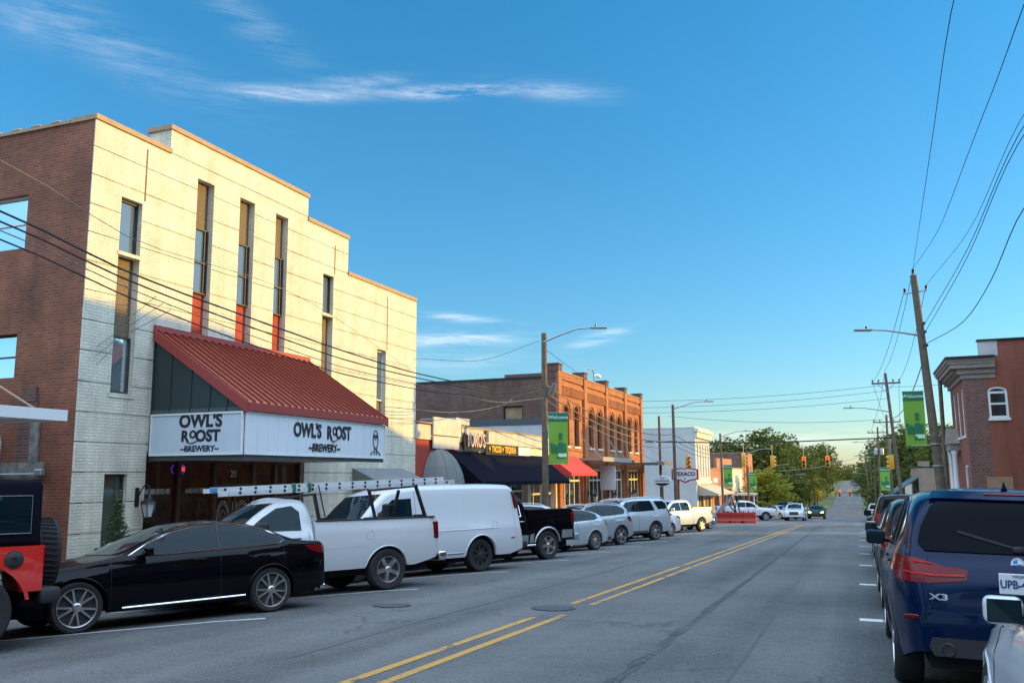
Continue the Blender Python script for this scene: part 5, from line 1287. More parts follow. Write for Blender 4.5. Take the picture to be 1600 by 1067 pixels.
for y0, y1, z0, z1 in ((31.2, 33.8, 3.25, 3.95), (31.2, 33.6, 2.72, 3.2)): mb.box(FX + .10, FX + .16, y0, y1, z0, z1)
mb.build('blank_sign_panel', mat('old_sign_panel', (.50, .47, .42), .6, var=.2), to)
mb = MB()
for y in (36.4,): mb.box(FX + .09, FX + .20, y, y + .3, 3.12, 3.64)
mb.build('electrical_box', M_dgrey, to)
window(to, (FX, TY0, -2), YU, XN, .9, 3.6, .9, 3.6, .15, .08, bars_u=(2.2,))
window(to, (FX, 34.02, -2), YU, XN, .3, 8.2, .9, 3.55, .3, .09, bars_u=(1.9, 3.5, 5.1, 6.6), bars_z=(2.9,), fm=M_white)
window(to, (FX, 34.02, -2), YU, XN, 8.7, 10.9, .75, 3.7, .3, .1, bars_u=(9.75,), bars_z=(2.7,), fm=M_cream); window(to, (FX, 34.02, -2), YU, XN, 11.3, 12.7, .75, 3.7, .3, .1, bars_u=(12.0,), bars_z=(2.7,), fm=M_cream)
ac = thing('rooftop_air_conditioner', 'long finned metal air conditioning unit on the low restaurant roof', 'air conditioner', (-17.8, 34.6, 2.85))
P0 = onY(657, 664, 34.6); P1 = onY(713, 652, 34.6)
mb = MB(); mb.box(P0.x, P1.x, 34.6, 36.0, P0.z, P1.z); mb.build('casing', mat('ac_casing', (.42, .42, .38), .6, var=.1), ac)
mb = MB()
for k in range(16): x = P0.x + .08 + (P1.x - P0.x - .4) * k / 16; mb.box(x, x + .03, 34.57, 34.599, P0.z + .06, P1.z - .05)
mb.build('fins', M_dgrey, ac)
mb = MB(); mb.box(P0.x + .1, P1.x - .1, 34.7, 35.9, 2.84, P0.z - .002); mb.build('stand', M_galv, ac)
# restaurant sign letters
sg_ = thing('restaurant_sign', 'raised pale restaurant letters with a row of yellow letters above the navy awning', 'sign', (FX + .3, 38, 3))
mb = MB(); mb.box(FX + .17, FX + .22, 34.0, 36.15, 2.70, 3.46); mb.build('sign_board', M_black, sg_)
textw('lettering', "TORO'S", .84, mat('letters_cream', (.60, .42, .34), .5), sg_, (FX + .26, 35.08, 3.12), YU, (0, 0, 1), bold=.012, sx=.68, ext=.05)
mb = MB(); mb.box(FX + .17, FX + .22, 36.3, 41.9, 2.58, 3.06); mb.build('sign_board', M_black, sg_)
textw('lettering', "+ TACOS + TEQUILA", .40, mat('letters_yellow', (.85, .42, .03), .5), sg_, (FX + .25, 38.25, 2.82), YU, (0, 0, 1), bold=.010, sx=.90, ext=.02)
mb = MB(); mb.box(FX + .225, FX + .26, 40.3, 41.85, 2.62, 3.02); mb.build('sign_end_panel', M_sign_white, sg_)
awning('long navy canvas awning over the restaurant shopfront', 32.8, 44.4, FX + .03, 2.66, 1.40, 1.5, M_navy)
awning('bright red canvas awning beside the orange brick corner', 45.15, 50.2, FX + .10, 2.75, 1.78, 1.3, M_red_canvas)
# dome awning
da = thing('dome_awning', 'grey striped quarter dome awning on the painted brick by the theatre corner', 'awning', (FX, 31.6, 1.5))
mb = MB(); n = 14; mm = 8; cy = 31.75; ry = 1.22; V = []
for j in range(mm + 1):
    ph = math.pi / 2 * j / mm
    for i in range(n + 1):
        th = math.pi * i / n; V.append((FX + .03 + 1.1 * math.sin(th) * math.cos(ph) , cy - ry * math.cos(th) * math.cos(ph * .999), 1.12 + 1.6 * math.sin(ph)))
mb.add(V, [(j*(n+1)+i, j*(n+1)+i+1, (j+1)*(n+1)+i+1, (j+1)*(n+1)+i) for j in range(mm) for i in range(n)]); mb.build('canvas', mat('striped_canvas', (.16, .165, .16), .85, var=.1), da, smooth=50)
mb = MB()
for i in range(0, n + 1, 2): mb.tube([Vector(V[j*(n+1)+i]) + Vector((.006, 0, .004)) for j in range(mm + 1)], .016, 4)
mb.build('ribs', M_gray_canvas, da)
mb = MB()
for i in range(n): a, b = V[i], V[i+1]; mb.poly([a, (a[0], a[1], a[2] - .12), ((a[0]+b[0])/2, (a[1]+b[1])/2, a[2] - .19), (b[0], b[1], b[2] - .12), b])
mb.build('valance', M_gray_canvas, da)
# ------------------------------------------------------------------ orange brick block
OY0, OY1 = 47.0, 68.0
ob = thing('corner_brick_block', 'two storey orange brick block with corbelled cornice and arched upper windows', 'building', (FX, 58, -1.8))
nb_ = 4; piers = [OY0 + (OY1 - OY0 - .6) * k / nb_ for k in range(nb_ + 1)]
holes = []; wl = []
zf = -2.6
for k in range(nb_):
    a, b = piers[k] + .6, piers[k+1]; w_ = b - a
    for f in (.28, .72):
        c = a + w_ * f - OY0; holes.append((c - .52, c + .52, 3.35 - zf, 5.75 - zf, .52)); wl.append(c)
    holes.append((a + .15 - OY0, b - .15 - OY0, -1.95 - zf + .1, 2.05 - zf))
mb = MB(); wall(mb, (FX, OY0, zf), YU, XN, OY1 - OY0, 7.5 - zf, holes=holes, depth=.28); mb.build('front_wall', M_orange_brick, ob)
for h in holes:
    if len(h) == 5:
        window(ob, (FX, OY0, zf), YU, XN, h[0], h[1], h[2], h[3], .24, .07, bars_u=(((h[0]+h[1])/2),), bars_z=((h[2]+h[3])/2,), gm=M_glass_up, fm=M_maroon, sill=M_cream)
        mb = MB(); c = OY0 + (h[0]+h[1])/2; zt = h[3] + zf - .52; P = [(FX + .03, c + .70 * math.cos(t), zt + .70 * math.sin(t)) for t in np.linspace(0, math.pi, 13)]
        P = [(FX + .03, c + .70, zt - .35)] + P + [(FX + .03, c - .70, zt - .35)]
        mb.tube(P, .055, 4); mb.build('arch_moulding', M_orange_brick, ob)
    else:
        nbars = [h[0] + (h[1]-h[0]) * q for q in (.28, .5, .72)]
        window(ob, (FX, OY0, zf), YU, XN, h[0], h[1], h[2], h[3], .24, .12, bars_u=nbars, bars_z=(h[3] - .7, h[2] + .6), fm=M_cream, gm=M_glass, name='shopfront')
mb = MB()
for p in piers:
    mb.box(FX + .001, FX + .16, p, p + .6, zf, 7.5); 
mb.build('brick_piers', M_orange_brick, ob)
for p in piers:
    mb = MB(); mb.box(FX - .55, FX + .17, p - .04, p + .64, 7.503, 7.86); mb.box(FX - .6, FX + .22, p - .08, p + .68, 7.86, 7.93); mb.build('parapet_block', M_brown_brick, ob)
for k in range(nb_):
    mb = MB(); a, b = piers[k] + .6, piers[k+1]
    mb.box(FX + .001, FX + .09, a, b, 7.1, 7.5); mb.box(FX + .001, FX + .12, a, b, 6.72, 6.86)
    n = 18
    for i in range(n):
        y = a + (b-a) * (i + .25) / n; mb.box(FX + .001, FX + .11, y, y + (b-a) / n * .5, 6.22, 6.72)
    mb.box(FX + .001, FX + .05, a, b, 6.86, 6.98)
    mb.build('corbel_table', M_orange_brick, ob)
mb = MB(); mb.box(FX - .5, FX + .14, OY0, OY1, 7.5, 7.502 + .05) ; mb.build('coping', M_coping, ob) if False else None
mb = MB()
for k in range(nb_):
    a, b = piers[k] + .64, piers[k+1] - .04; mb.box(FX - .5, FX + .13, a, b, 7.5, 7.56)
mb.build('coping', M_coping, ob)
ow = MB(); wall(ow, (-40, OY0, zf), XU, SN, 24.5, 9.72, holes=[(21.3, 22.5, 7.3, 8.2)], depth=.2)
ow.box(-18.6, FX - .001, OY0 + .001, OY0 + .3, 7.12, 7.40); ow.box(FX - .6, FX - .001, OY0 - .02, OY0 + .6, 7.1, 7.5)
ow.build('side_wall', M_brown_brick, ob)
window(ob, (-40, OY0, zf), XU, SN, 21.3, 22.5, 7.3, 8.2, .15, .08, gm=mat('plywood_board', (.30, .19, .10), .8, var=.2), fm=M_black, name='boarded_window')
mb = MB(); mb.box(-21.6, FX - .02, OY0 - .06, OY0 - .001, 2.7, 4.50); mb.build('rendered_side_panel', M_white_wall, ob)
mb = MB(); mb.box(-24, FX - .02, OY0 - .10, OY0 - .001, 4.503, 4.85); mb.build('dark_flashing', M_dgrey, ob)
mb = MB(); mb.box(-40, FX - .62, OY0 - .05, OY0 + .3, 7.125, 7.22); mb.build('side_coping', M_black, ob)
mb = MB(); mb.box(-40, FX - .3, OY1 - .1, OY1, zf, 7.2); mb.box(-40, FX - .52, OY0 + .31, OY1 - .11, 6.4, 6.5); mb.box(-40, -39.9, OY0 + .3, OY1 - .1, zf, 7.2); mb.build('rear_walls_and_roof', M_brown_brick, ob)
def canopy(par, y0, y1, z, out, m_):
    mb = MB(); mb.box(FX + .17, FX + .17 + out, y0, y1, z, z + .12); mb.box(FX + .17 + out, FX + .22 + out, y0 - .03, y1 + .03, z - .06, z + .20); c = mb.build('flat_canopy', m_, par)
    for y in (y0 + .4, y1 - .4): b = MB(); b.tube([(FX + .16 + out * .9, y, z + .12), (FX + .15, y, z + 1.5)], .02, 5); b.build('tie_rod', M_galv, par)
canopy(ob, 50.4, 57.4, 2.52, 1.5, mat('grey_canopy', (.30, .28, .25), .6)); canopy(ob, 57.6, 62.4, 2.50, .5, mat('dark_wood_canopy', (.07, .03, .025), .7)); canopy(ob, 62.7, 69.2, 2.42, 2.1, mat('brown_canopy', (.13, .10, .08), .6))
hs_ = thing('hanging_sign', 'narrow white oval sign hanging under the grey canopy of the orange block', 'sign', (FX + 1.0, 54.0, 1.6))
mb = MB(); mb.rbox((FX + 1.0, 54.0, 1.5), (1.0, .06, 1.5), .3, 3); mb.build('sign_panel', M_white, hs_, smooth=40)
mb = MB()
for dx in (-.3, .3): mb.tube([(FX + 1 + dx, 54, 2.2), (FX + 1 + dx, 54, 2.52)], .012, 5)
mb.build('hangers', M_black, hs_)
for k, y in enumerate((52.6, 57.4, 62.7)):
    lantern(['first', 'middle', 'last'][k] + ' black lantern on a pier of the orange brick block, counted from the red awning', FX + .17, y - .2 + .0, .55, 1.5)
pc = thing('security_camera', 'white security camera on a bent pipe above the orange brick parapet', 'camera', (FX, 55, 7.6))
mb = MB(); mb.tube([(FX - .3, 53.6, 7.5), (FX - .3, 53.7, 8.3), (FX - .3, 54.2, 8.45), (FX - .3, 55.6, 8.5), (FX - .3, 55.9, 8.3), (FX - .3, 55.9, 7.55)], .035, 6); mb.build('pipe', M_galv, pc, smooth=60)
mb = MB(); mb.rbox((FX - .1, 56.3, 8.12), (.3, .5, .22), .08, 2); mb.bar((FX - .3, 55.9, 8.15), (FX - .1, 56.3, 8.25), .06); mb.build('camera_housing', M_white, pc, smooth=40)
# ------------------------------------------------------------------ far left buildings
def shop(label, name, x, y0, y1, z0, h, m_, holes=(), depth=30, parapet=None, sidem=None, coping=M_coping, gm=None, fm=None):
    t = thing(name, label, 'building', (x, (y0 + y1) / 2, z0))
    mb = MB(); wall(mb, (x, y0, z0 - 1), YU, XN, y1 - y0, h + 1, holes=[(a, b, c + 1, d + 1) + tuple(r) for a, b, c, d, *r in holes], depth=.25); mb.build('front_wall', m_, t)
    for a, b, c, d, *r in holes: window(t, (x, y0, z0 - 1), YU, XN, a, b, c + 1, d + 1, .2, .08, bars_u=(((a+b)/2,) if b - a > 1.2 else ()), gm=gm or M_glass, fm=fm)
    s_ = sidem or m_
    mb = MB(); mb.box(x - depth, x - .001, y0 - .02, y0 + .25, z0 - 1, z0 + h + .01); mb.box(x - depth, x - .26, y1 - .25, y1, z0 - 1, z0 + h); mb.box(x - depth, x - depth + .2, y0 + .26, y1 - .26, z0 - 1, z0 + h); mb.box(x - depth + .21, x - .26, y0 + .26, y1 - .26, z0 + h - .8, z0 + h - .7)
    mb.build('side_and_rear_walls', s_, t)
    mb = MB(); mb.box(x - .3, x + .08, y0 - .05, y1 + .03, z0 + h + .012, z0 + h + .14); mb.box(x - depth, x - .31, y0 - .06, y0 + .30, z0 + h + .012, z0 + h + .10); mb.build('coping', coping, t)
    return t
gz = g(-12.2, 95)
w5 = [(1.1 + k * 1.75, 1.6 + k * 1.75, 4.3, 7.8) for k in range(5)]
gb = shop('pale grey two storey corner building with five tall narrow front windows', 'pale_corner_building', FX, 92.6, 102.2, gz, 9.4, M_white_wall, holes=w5 + [(1, 4, .3, 2.8), (5, 9, .3, 2.8)], depth=34, coping=M_white, gm=mat('bright_pane', (.28, .26, .22), .3))
mb = MB(); mb.box(FX + .01, FX + .28, 92.45, 102.3, gz + 8.4, gz + 9.0); mb.box(FX + .01, FX + .45, 92.3, 102.4, gz + 9.0, gz + 9.35); mb.box(FX + .01, FX + .14, 92.5, 102.25, gz + 3.6, gz + 3.9); mb.build('cornice', M_cream, gb)
awning('pale canvas awning across the front of the grey corner building', 93.2, 104.5, FX + .02, gz + 3.5, gz + 2.6, 2.1, mat('pale_canvas', (.42, .36, .27), .85))
gz2 = g(-12, 112)
o1 = shop('low orange brick shop beyond the pale corner building, stepped parapet', 'orange_shop', FX, 102.4, 121, gz2 + .5, 5.2, M_far_brick, holes=[(2, 6, .4, 2.8), (8, 12, .4, 2.8), (13, 17, .4, 2.8)])
mb = MB(); mb.box(FX - .3, FX, 107.3, 120.8, gz2 + 5.87, gz2 + 7.1); mb.build('raised_parapet', M_far_brick, o1)
mb = MB(); mb.box(FX + .001, FX + .06, 104, 107, gz2 + 4.2, gz2 + 4.7); mb.build('sign_board', M_white, o1)
shop('cream rendered shop next to the taller far brick building', 'cream_shop', FX, 121.1, 132, g(-12, 126) + .4, 5.9, M_cream, holes=[(1.5, 4.5, .4, 2.8), (6, 9.5, .4, 2.8), (3, 4, 4.0, 5.0)])
shop('tall narrow-fronted red brick building farthest along the left kerb', 'red_brick_building', FX, 132.1, 146, g(-12, 139) + .4, 8.6, M_far_brick, holes=[(2, 3, 4.5, 6.8), (5, 6, 4.5, 6.8), (8, 9, 4.5, 6.8), (11, 12, 4.5, 6.8), (1.5, 6, .4, 3), (7.5, 12, .4, 3)], sidem=M_brown_brick)
shop('small flat roofed brown brick building beneath the far trees', 'brown_brick_hut', -20, 182, 196, g(-12, 188), 5.6, M_brown_brick, holes=[(2, 4, 1.2, 3), (8, 10, 1.2, 3)], depth=14)
# porch in front of the cream shop
pt = thing('white_porch', 'white posted porch frame before the cream shop', 'porch', (-13.6, 127, g(-12, 127)))
z_ = g(-12.2, 127) + .14
mb = MB(); mb.box(-15.4, -12.8, 121.5, 133, z_ + 2.7, z_ + 2.95); mb.build('porch_roof', M_cream, pt)
for y in (121.8, 125.5, 129.2, 132.7): mb = MB(); mb.box(-13.0, -12.85, y, y + .18, z_, z_ + 2.7); mb.build('post', M_white, pt)
# ------------------------------------------------------------------ right side
rb = thing('bank_building', 'old two storey plum brick building with a heavy cornice at the right edge', 'building', (5, 48, -1.4))
RX0 = 5.0; RY0, RY1 = 47.0, 53.6; RZ = -1.6
mb = MB(); hh = [(.9 + 1.9*k, 1.85 + 1.9*k, 5.0, 7.3) for k in range(3)] + [(1.0, 2.8, 1.0, 3.6)]
wall(mb, (RX0, RY0, RZ), YU, (-1, 0, 0), RY1 - RY0, 8.0, holes=hh, depth=.25); mb.build('front_wall', M_plum_brick, rb)
for h in hh: window(rb, (RX0, RY0, RZ), YU, (-1, 0, 0), h[0], h[1], h[2], h[3], .1, .11, bars_z=((h[2]+h[3])/2,), fm=M_white, sill=M_white)
mb = MB(); wall(mb, (5.95, RY0, RZ), XU, SN, 22, 9.2, holes=[(.02+.0, .84, 5.75, 7.22, .22), (-.0+.0, .0, 0, 0)][:1], depth=.22); mb.build('side_wall', M_plum_brick, rb)
window(rb, (5.95, RY0, RZ), XU, SN, .02, .84, 5.75, 7.0, .06, .10, arch=.21, bars_z=(6.42,), fm=M_white, sill=M_white)
mb = MB(); wall(mb, (RX0, RY0, RZ), XU, SN, .95, 8.0, depth=.1); mb.build('corner_pier', M_quoin, rb)
mb = MB(); mb.box(5.62, 6.7, RY0 - .04, RY0 - .001, RZ + 2.2, RZ + 3.02); mb.build('boarded_opening', mat('plywood_board2', (.33, .20, .12), .8, var=.15), rb)
mb = MB(); mb.box(5.2, 27, RY0 + .3, RY1, RZ, RZ + 7.6); mb.build('rear_mass', M_plum_brick, rb)
mb = MB(); zc_ = RZ + 8.0
for (o, z0, z1) in ((.10, -.35, -.12), (.26, -.12, .14), (.56, .14, .34), (.64, .34, .46), (.70, .46, .62)):
    mb.box(RX0 - o, 6.35, RY0 - o * .45, RY1 + .3, zc_ + z0, zc_ + z1 - .002)
for k in range(15): mb.box(RX0 - .45, RX0 - .1, RY0 + .1 + k * .42, RY0 + .3 + k * .42, zc_ - .04, zc_ + .11)
mb.build('cornice', mat('cornice_stone', (.25, .20, .165), .8, var=.2, vscale=2), rb)
mb = MB(); mb.box(RX0 - .76, 6.36, RY0 - .42, RY1 + .32, zc_ + .62, zc_ + .70); mb.build('roof_edge', M_black, rb)
mb = MB(); mb.box(5.75, 6.55, RY0 - .02, RY0 + .3, zc_ + .70, zc_ + 1.42); mb.build('parapet_panel', M_white_wall, rb)
mb = MB(); mb.box(6.55, 27, RY0 - .001, RY0 + .3, RZ + 9.2, zc_ + 1.42); mb.box(6.55, 27, RY0 + .31, RY1, RZ + 7.6, RZ + 7.9); mb.build('upper_parapet', M_plum_brick, rb)
mb = MB(); mb.box(5.7, 27.1, RY0 - .08, RY0 + .35, zc_ + 1.42, zc_ + 1.50); mb.build('parapet_cap', M_black, rb)
# porch pediment on its street front
mb = MB(); yp = 51.6
mb.add([(RX0, yp - 1.2, 3.1), (RX0 - .55, yp - 1.2, 3.1), (RX0 - .55, yp + 1.2, 3.1), (RX0, yp + 1.2, 3.1), (RX0, yp, 3.9), (RX0 - .55, yp, 3.9)], [(0,1,2,3), (1,0,4,5), (2,5,4,3), (1,5,2), (0,3,4)]); mb.box(RX0 - .5, RX0 - .002, yp - 1.1, yp + 1.1, 2.75, 3.098)
mb.build('door_pediment', mat('cornice_stone', (.36, .31, .28), .8), rb)
for y in (yp - .95, yp + .95):
    mb = MB(); mb.lathe([(.17, 0), (.17, .2), (.13, .25), (.12, 3.7), (.17, 3.8), (.17, 3.9)], 12, Matrix.Translation((RX0 - .3, y, -1.3 + .14))); mb.build('column', M_white, rb, smooth=50)
# buildings further along on the right
def rshop(label, name, y0, y1, h, m_, x=5.1, holes=(), depth=20, z0=None):
    z0 = g(2.5, (y0+y1)/2) if z0 is None else z0
    t = thing(name, label, 'building', (x, (y0 + y1)/2, z0))
    mb = MB(); wall(mb, (x, y0, z0 - 1), YU, (-1, 0, 0), y1 - y0, h + 1, holes=[(a, b, c + 1, d + 1) for a, b, c, d in holes], depth=.25); mb.build('front_wall', m_, t)
    for a, b, c, d in holes: window(t, (x, y0, z0 - 1), YU, (-1, 0, 0), a, b, c + 1, d + 1, .2, .08, bars_u=((a+b)/2,))
    mb = MB(); mb.box(x + .001, x + depth, y0 - .02, y0 + .25, z0 - 1, z0 + h + .01); mb.box(x + .26, x + depth, y1 - .25, y1, z0 - 1, z0 + h); mb.box(x + depth - .2, x + depth, y0 + .26, y1 - .26, z0 - 1, z0 + h); mb.box(x + .26, x + depth - .21, y0 + .26, y1 - .26, z0 + h - .7, z0 + h - .6); mb.build('side_and_rear_walls', m_, t)
    mb = MB(); mb.box(x - .08, x + .3, y0 - .05, y1 + .03, z0 + h + .012, z0 + h + .14); mb.box(x + .31, x + depth, y0 - .06, y0 + .3, z0 + h + .012, z0 + h + .1); mb.build('coping', M_black, t)
    return t
rshop('low red brick building behind the poles, left of the plum brick one', 'red_brick_shop', 61.2, 70, 4.2, M_far_brick, x=5.6, depth=5, holes=[(1, 3, .5, 2.6), (5, 8, .5, 2.6)])
t = rshop('small tan brick shop with a stepped gable beyond the side street on the right', 'tan_brick_shop', 93, 106, 5.2, M_tan2, x=5.4, holes=[(2, 3.4, 1.2, 3.4), (7, 10, .5, 2.8)])
zt_r = g(2.5, 99.5)
mb = MB(); mb.box(7.2, 9.4, 92.95, 93.2, zt_r + 5.21, zt_r + 6.4); mb.box(5.41, 6.4, 92.95, 93.2, zt_r + 5.21, zt_r + 5.8) ; mb.build('stepped_gable', M_tan2, t)
pa = thing('porch_awning', 'dark sloping porch roof with striped end before the tan brick shop', 'awning', (4.2, 100, zt_r))
mb = MB(); mb.add([(5.38, 93.6, zt_r + 4.3), (5.38, 105, zt_r + 4.3), (3.0, 105, zt_r + 2.7), (3.0, 93.6, zt_r + 2.7), (5.38, 93.6, zt_r + 4.2), (5.38, 105, zt_r + 4.2), (3.0, 105, zt_r + 2.6), (3.0, 93.6, zt_r + 2.6)], [(0,1,2,3),(7,6,5,4),(0,3,7,4),(1,5,6,2),(3,2,6,7)]); mb.build('porch_roof', M_dgrey, pa)
for i in range(5):
    mb = MB(); a = i * .4; mb.bar((3.2 + a, 93.7, zt_r + 2.6), (3.9 + a, 93.7, zt_r + 1.7), .05, .14); mb.build('stripe_board', M_white, pa)
for y in (93.8, 99, 104.6): mb = MB(); mb.box(3.05, 3.2, y, y + .15, zt_r + .14, zt_r + 2.6); mb.build('post', M_white, pa)
rshop('pale shop beyond the tan brick one, mostly behind the parked cars', 'pale_shop', 107, 122, 4.0, M_cream, x=5.4, holes=[(2, 6, .5, 2.6), (8, 12, .5, 2.6)])
# row on the right behind and beside the camera; it throws the street's shade
def shade_block(label, name, y0, y1, h, m_, n, x=5.3, slope=0):
    t = rshop(label, name, y0, y1, h, m_, x=x, holes=[((y1-y0)*(k+.2)/n, (y1-y0)*(k+.75)/n, .6, 3.0) for k in range(n)] + [((y1-y0)*(k+.3)/n, (y1-y0)*(k+.6)/n, 4.4, 6.2) for k in range(n) if h > 7], z0=g(2.5, (y0+y1)/2))
    return t
SHB = []
shade_block('red brick shop row on the right, outside the left half of the street view', 'right_brick_row', -34, 4, 8.6, M_red_brick, 8)
# ------------------------------------------------------------------ poles, lamps, banners, wires
def cobra(par, p, d, L, rise, fm=M_galv):
    p = Vector(p); d = Vector(d).normalized(); mb = MB()
    P = [p + Vector((0, 0, 0)), p + d * L * .35 + Vector((0, 0, rise * .5)), p + d * L * .7 + Vector((0, 0, rise * .92)), p + d * L + Vector((0, 0, rise))]
    mb.tube(P, [.045, .04, .035, .03], 7); mb.build('lamp_arm', fm, par, smooth=60)
    e = P[-1]; mb = MB(); a = math.atan2(d.y, d.x); mb.rbox(e + d * .33, (.72, .26, .09), .04, 2, Matrix.Rotation(a, 3, 'Z')); h = mb.build('lamp_head', fm, par, smooth=40)
    mb = MB(); mb.lathe([(0, .12), (.04, .11), (.045, .0), (0, 0)], 8, Matrix.Translation(e + d * .2 + Vector((0, 0, .04)))); mb.build('photocell', M_black, h)
def banner(label, p, d, w, h, side_n, group='green street banners'):
    """p: top corner at the pole, d: direction away from it"""
    p = Vector(p); d = Vector(d).normalized(); t = thing('street_banner', label, 'banner', p - Vector((0, 0, h)), group)
    n_ = Vector(side_n).normalized(); nx, nz = 8, 16; mb = MB(); V = []
    dep = lambda u, v: n_ * (.03 * math.sin(u * 5 + v * 3) * v)
    def grid(mb, z0, z1, off):
        k = len(mb.v); V = []
        m1 = max(2, int(nz * (z1 - z0)))
        for j in range(m1 + 1):
            for i in range(nx + 1):
                u = i / nx; v = z0 + (z1-z0) * j / m1; V.append(p + d * (.06 + u * w) - Vector((0, 0, v * h)) + dep(u, v) + n_ * off)
        mb.add(V, [(j*(nx+1)+i, j*(nx+1)+i+1, (j+1)*(nx+1)+i+1, (j+1)*(nx+1)+i) for j in range(m1) for i in range(nx)])
    grid(mb, .18, 1, 0); mb.build('banner_cloth', M_banner, t, smooth=60)
    mb = MB(); grid(mb, 0, .18, 0); mb.build('banner_header', M_banner_dk, t, smooth=60)
    xd = d if d.cross(Vector((0, 0, 1))).dot(n_) > 0 else -d
    c = p + d * (.06 + w / 2)
    textw('banner_lettering', 'Welcome', w * .26, M_banner_tx, t, c - Vector((0, 0, h * .09)) + n_ * .03, xd, (0, 0, 1), bold=.003)
    # steam engine picture in darker green
    mb = MB(); q = lambda a, b, off=.034: c + xd * (a * w) - Vector((0, 0, (1 - b) * h)) + dep(.5 + a * (1 if xd.dot(d) > 0 else -1), 1 - b) + n_ * off
    def disc(a, b, r, k=14): mb.poly([q(a + r * math.cos(2*math.pi*i/k), b + r * w / h * math.sin(2*math.pi*i/k)) for i in range(k)])
    def rect(a0, a1, b0, b1): mb.poly([q(a0, b0), q(a1, b0), q(a1, b1), q(a0, b1)])
    disc(.12, .36, .17); rect(-.02, .26, .22, .36); rect(.03, .2, .47, .56); mb.poly([q(.0, .56, .036), q(.24, .56, .036), q(.2, .60, .036), q(.04, .60, .036)])
    rect(-.40, -.05, .28, .34); rect(-.42, -.30, .34, .41); rect(-.26, -.14, .34, .38); disc(-.3, .24, .09); disc(-.12, .24, .08); mb.poly([q(-.1, .12, .036), q(.34, .12, .036), q(.26, .22, .036), q(.0, .22, .036)]); rect(.30, .38, .22, .40)
    mb.build('banner_picture', M_banner_dk, t)
    mb = MB(); mb.poly([q(-.02, .13, .04), q(.42, .13, .04), q(.42, .20, .04), q(-.02, .20, .04)]); mb.build('banner_caption', M_banner_tx, t)
    mb = MB(); 
    mb.tube([p - d * .05 + Vector((0, 0, .01)), p + d * (w + .10) + Vector((0, 0, .01))], .014, 6); mb.build('banner_rod', M_galv, t)
    mb = MB(); mb.tube([p - d * .05 - Vector((0, 0, h + .01)), p + d * (w + .10) - Vector((0, 0, h + .01))], .014, 6); mb.build('banner_rod', M_galv, t)
    return t
def pole(name, label, base, top, r0=.16, r1=.11, m_=None, group='wooden utility poles'):
    t = thing(name, label, 'utility pole', base, group)
    b = Vector(base); tp = Vector(top); mb = MB(); mb.tube([b - Vector((0, 0, .5)), b, b.lerp(tp, .5), tp], [r0*1.03, r0, (r0+r1)/2, r1], 14)
    mb.build('pole_shaft', m_ or M_wood_pole, t, smooth=50); return t
def ins(par, p, s=1.0):
    mb = MB(); mb.lathe([(0, .0), (.02*s, .0), (.02*s, .05*s), (.05*s, .06*s), (.05*s, .10*s), (.03*s, .11*s), (.05*s, .13*s), (.045*s, .17*s), (0, .19*s)], 8, Matrix.Translation(p)); mb.build('insulator', mat('brown_porcelain', (.05, .02, .015), .3), par, smooth=50)
# left kerb
LP = 'wooden utility poles'
PX = -12.35; PY = 35.8
p1 = pole('utility_pole', 'wooden street lamp pole in front of the low restaurant, green banner on it', (PX, PY, g(PX, PY) + .12), (PX, PY + .1, 7.75), .15, .115)
cobra(p1, (PX, PY, 7.35), (.92, .38, 0), 2.1, .62)
mb = MB(); mb.lathe([(0, .55), (.12, .53), (.14, .4), (.14, .0), (.0, -.02)], 12, Matrix.Translation((PX + .25, PY + .1, 5.05)) @ Matrix.Rotation(R(25), 4, 'Y')); mb.build('splice_case', mat('grey_splice', (.12, .11, .11), .6), p1, smooth=50)
ub = onY(853, 646, PY); 
banner('green welcome banner on the lamp pole by the restaurant', (PX + .12, PY, 4.28), (.93, .36, 0), .82, 2.15, (.36, -.93, 0))
def lp_at(px, py_top, Y, X=None): 
    P = onY(px, py_top, Y); return P
def far_pole(label, X, Y, pyt, arm=None, bann=False, r=.13, thin=False, name='utility_pole', blabel=None):
    base = (X, Y, g(X, Y) + .1 * (X < -12 or X > 2.5)); 
    d = Vector((X, Y, 0)); # height from image row
    # find z so that it projects to row pyt
    lo, hi = 0, 20
    for _ in range(40):
        mid = (lo + hi) / 2; v = Vector((X, Y, mid)) - EYE; row = 533.5 - FPX * v.dot(cam_u) / v.dot(cam_f)
        if row > pyt: lo = mid
        else: hi = mid
    p = pole(name, label, base, (X, Y, lo), r, r * .75)
    if arm: cobra(p, (X, Y, lo - .35), arm, 2.3, .55)
    if bann: banner(blabel, (X + (.1 if X < 0 else -.1), Y, base[2] + 5.2), (1, .1, 0) if X < 0 else (-1, .1, 0), .85, 2.1, (.1, -1, 0))
    return p, lo
p2, z2 = far_pole('tall bare utility pole with a street lamp beside the red oil company sign', -12.4, 65.0, 632, (.93, .3, 0))
p3, z3 = far_pole('thin wooden pole with a bracket left of the red oil company sign', -14.2, 68.6, 650, None, r=.12)
mb = MB(); mb.bar((-14.2, 68.6, z3 - .9), (-14.2 + .35, 68.6, z3 - .9), .06); mb.bar((-14.25, 68.6, z3 - 2.4), (-14.7, 68.6, z3 - 1.9), .07); mb.build('bracket', M_white, p3)
p4, z4 = far_pole('lamp pole with a dark green banner in front of the far orange brick shop', -12.4, 89.0, 677, (.93, .3, 0), True, blabel='dark green banner on the lamp pole before the far orange shop')
p5, z5 = far_pole('lamp pole beside the tall far red brick building, green banner against the trees', -12.4, 111.0, 704, (.93, .25, 0), True, blabel='small green banner against the yellow green tree')
p6, z6 = far_pole('lamp pole among the far trees, first beyond the red brick building', -12.2, 136.0, 728, (.93, .2, 0), r=.12)
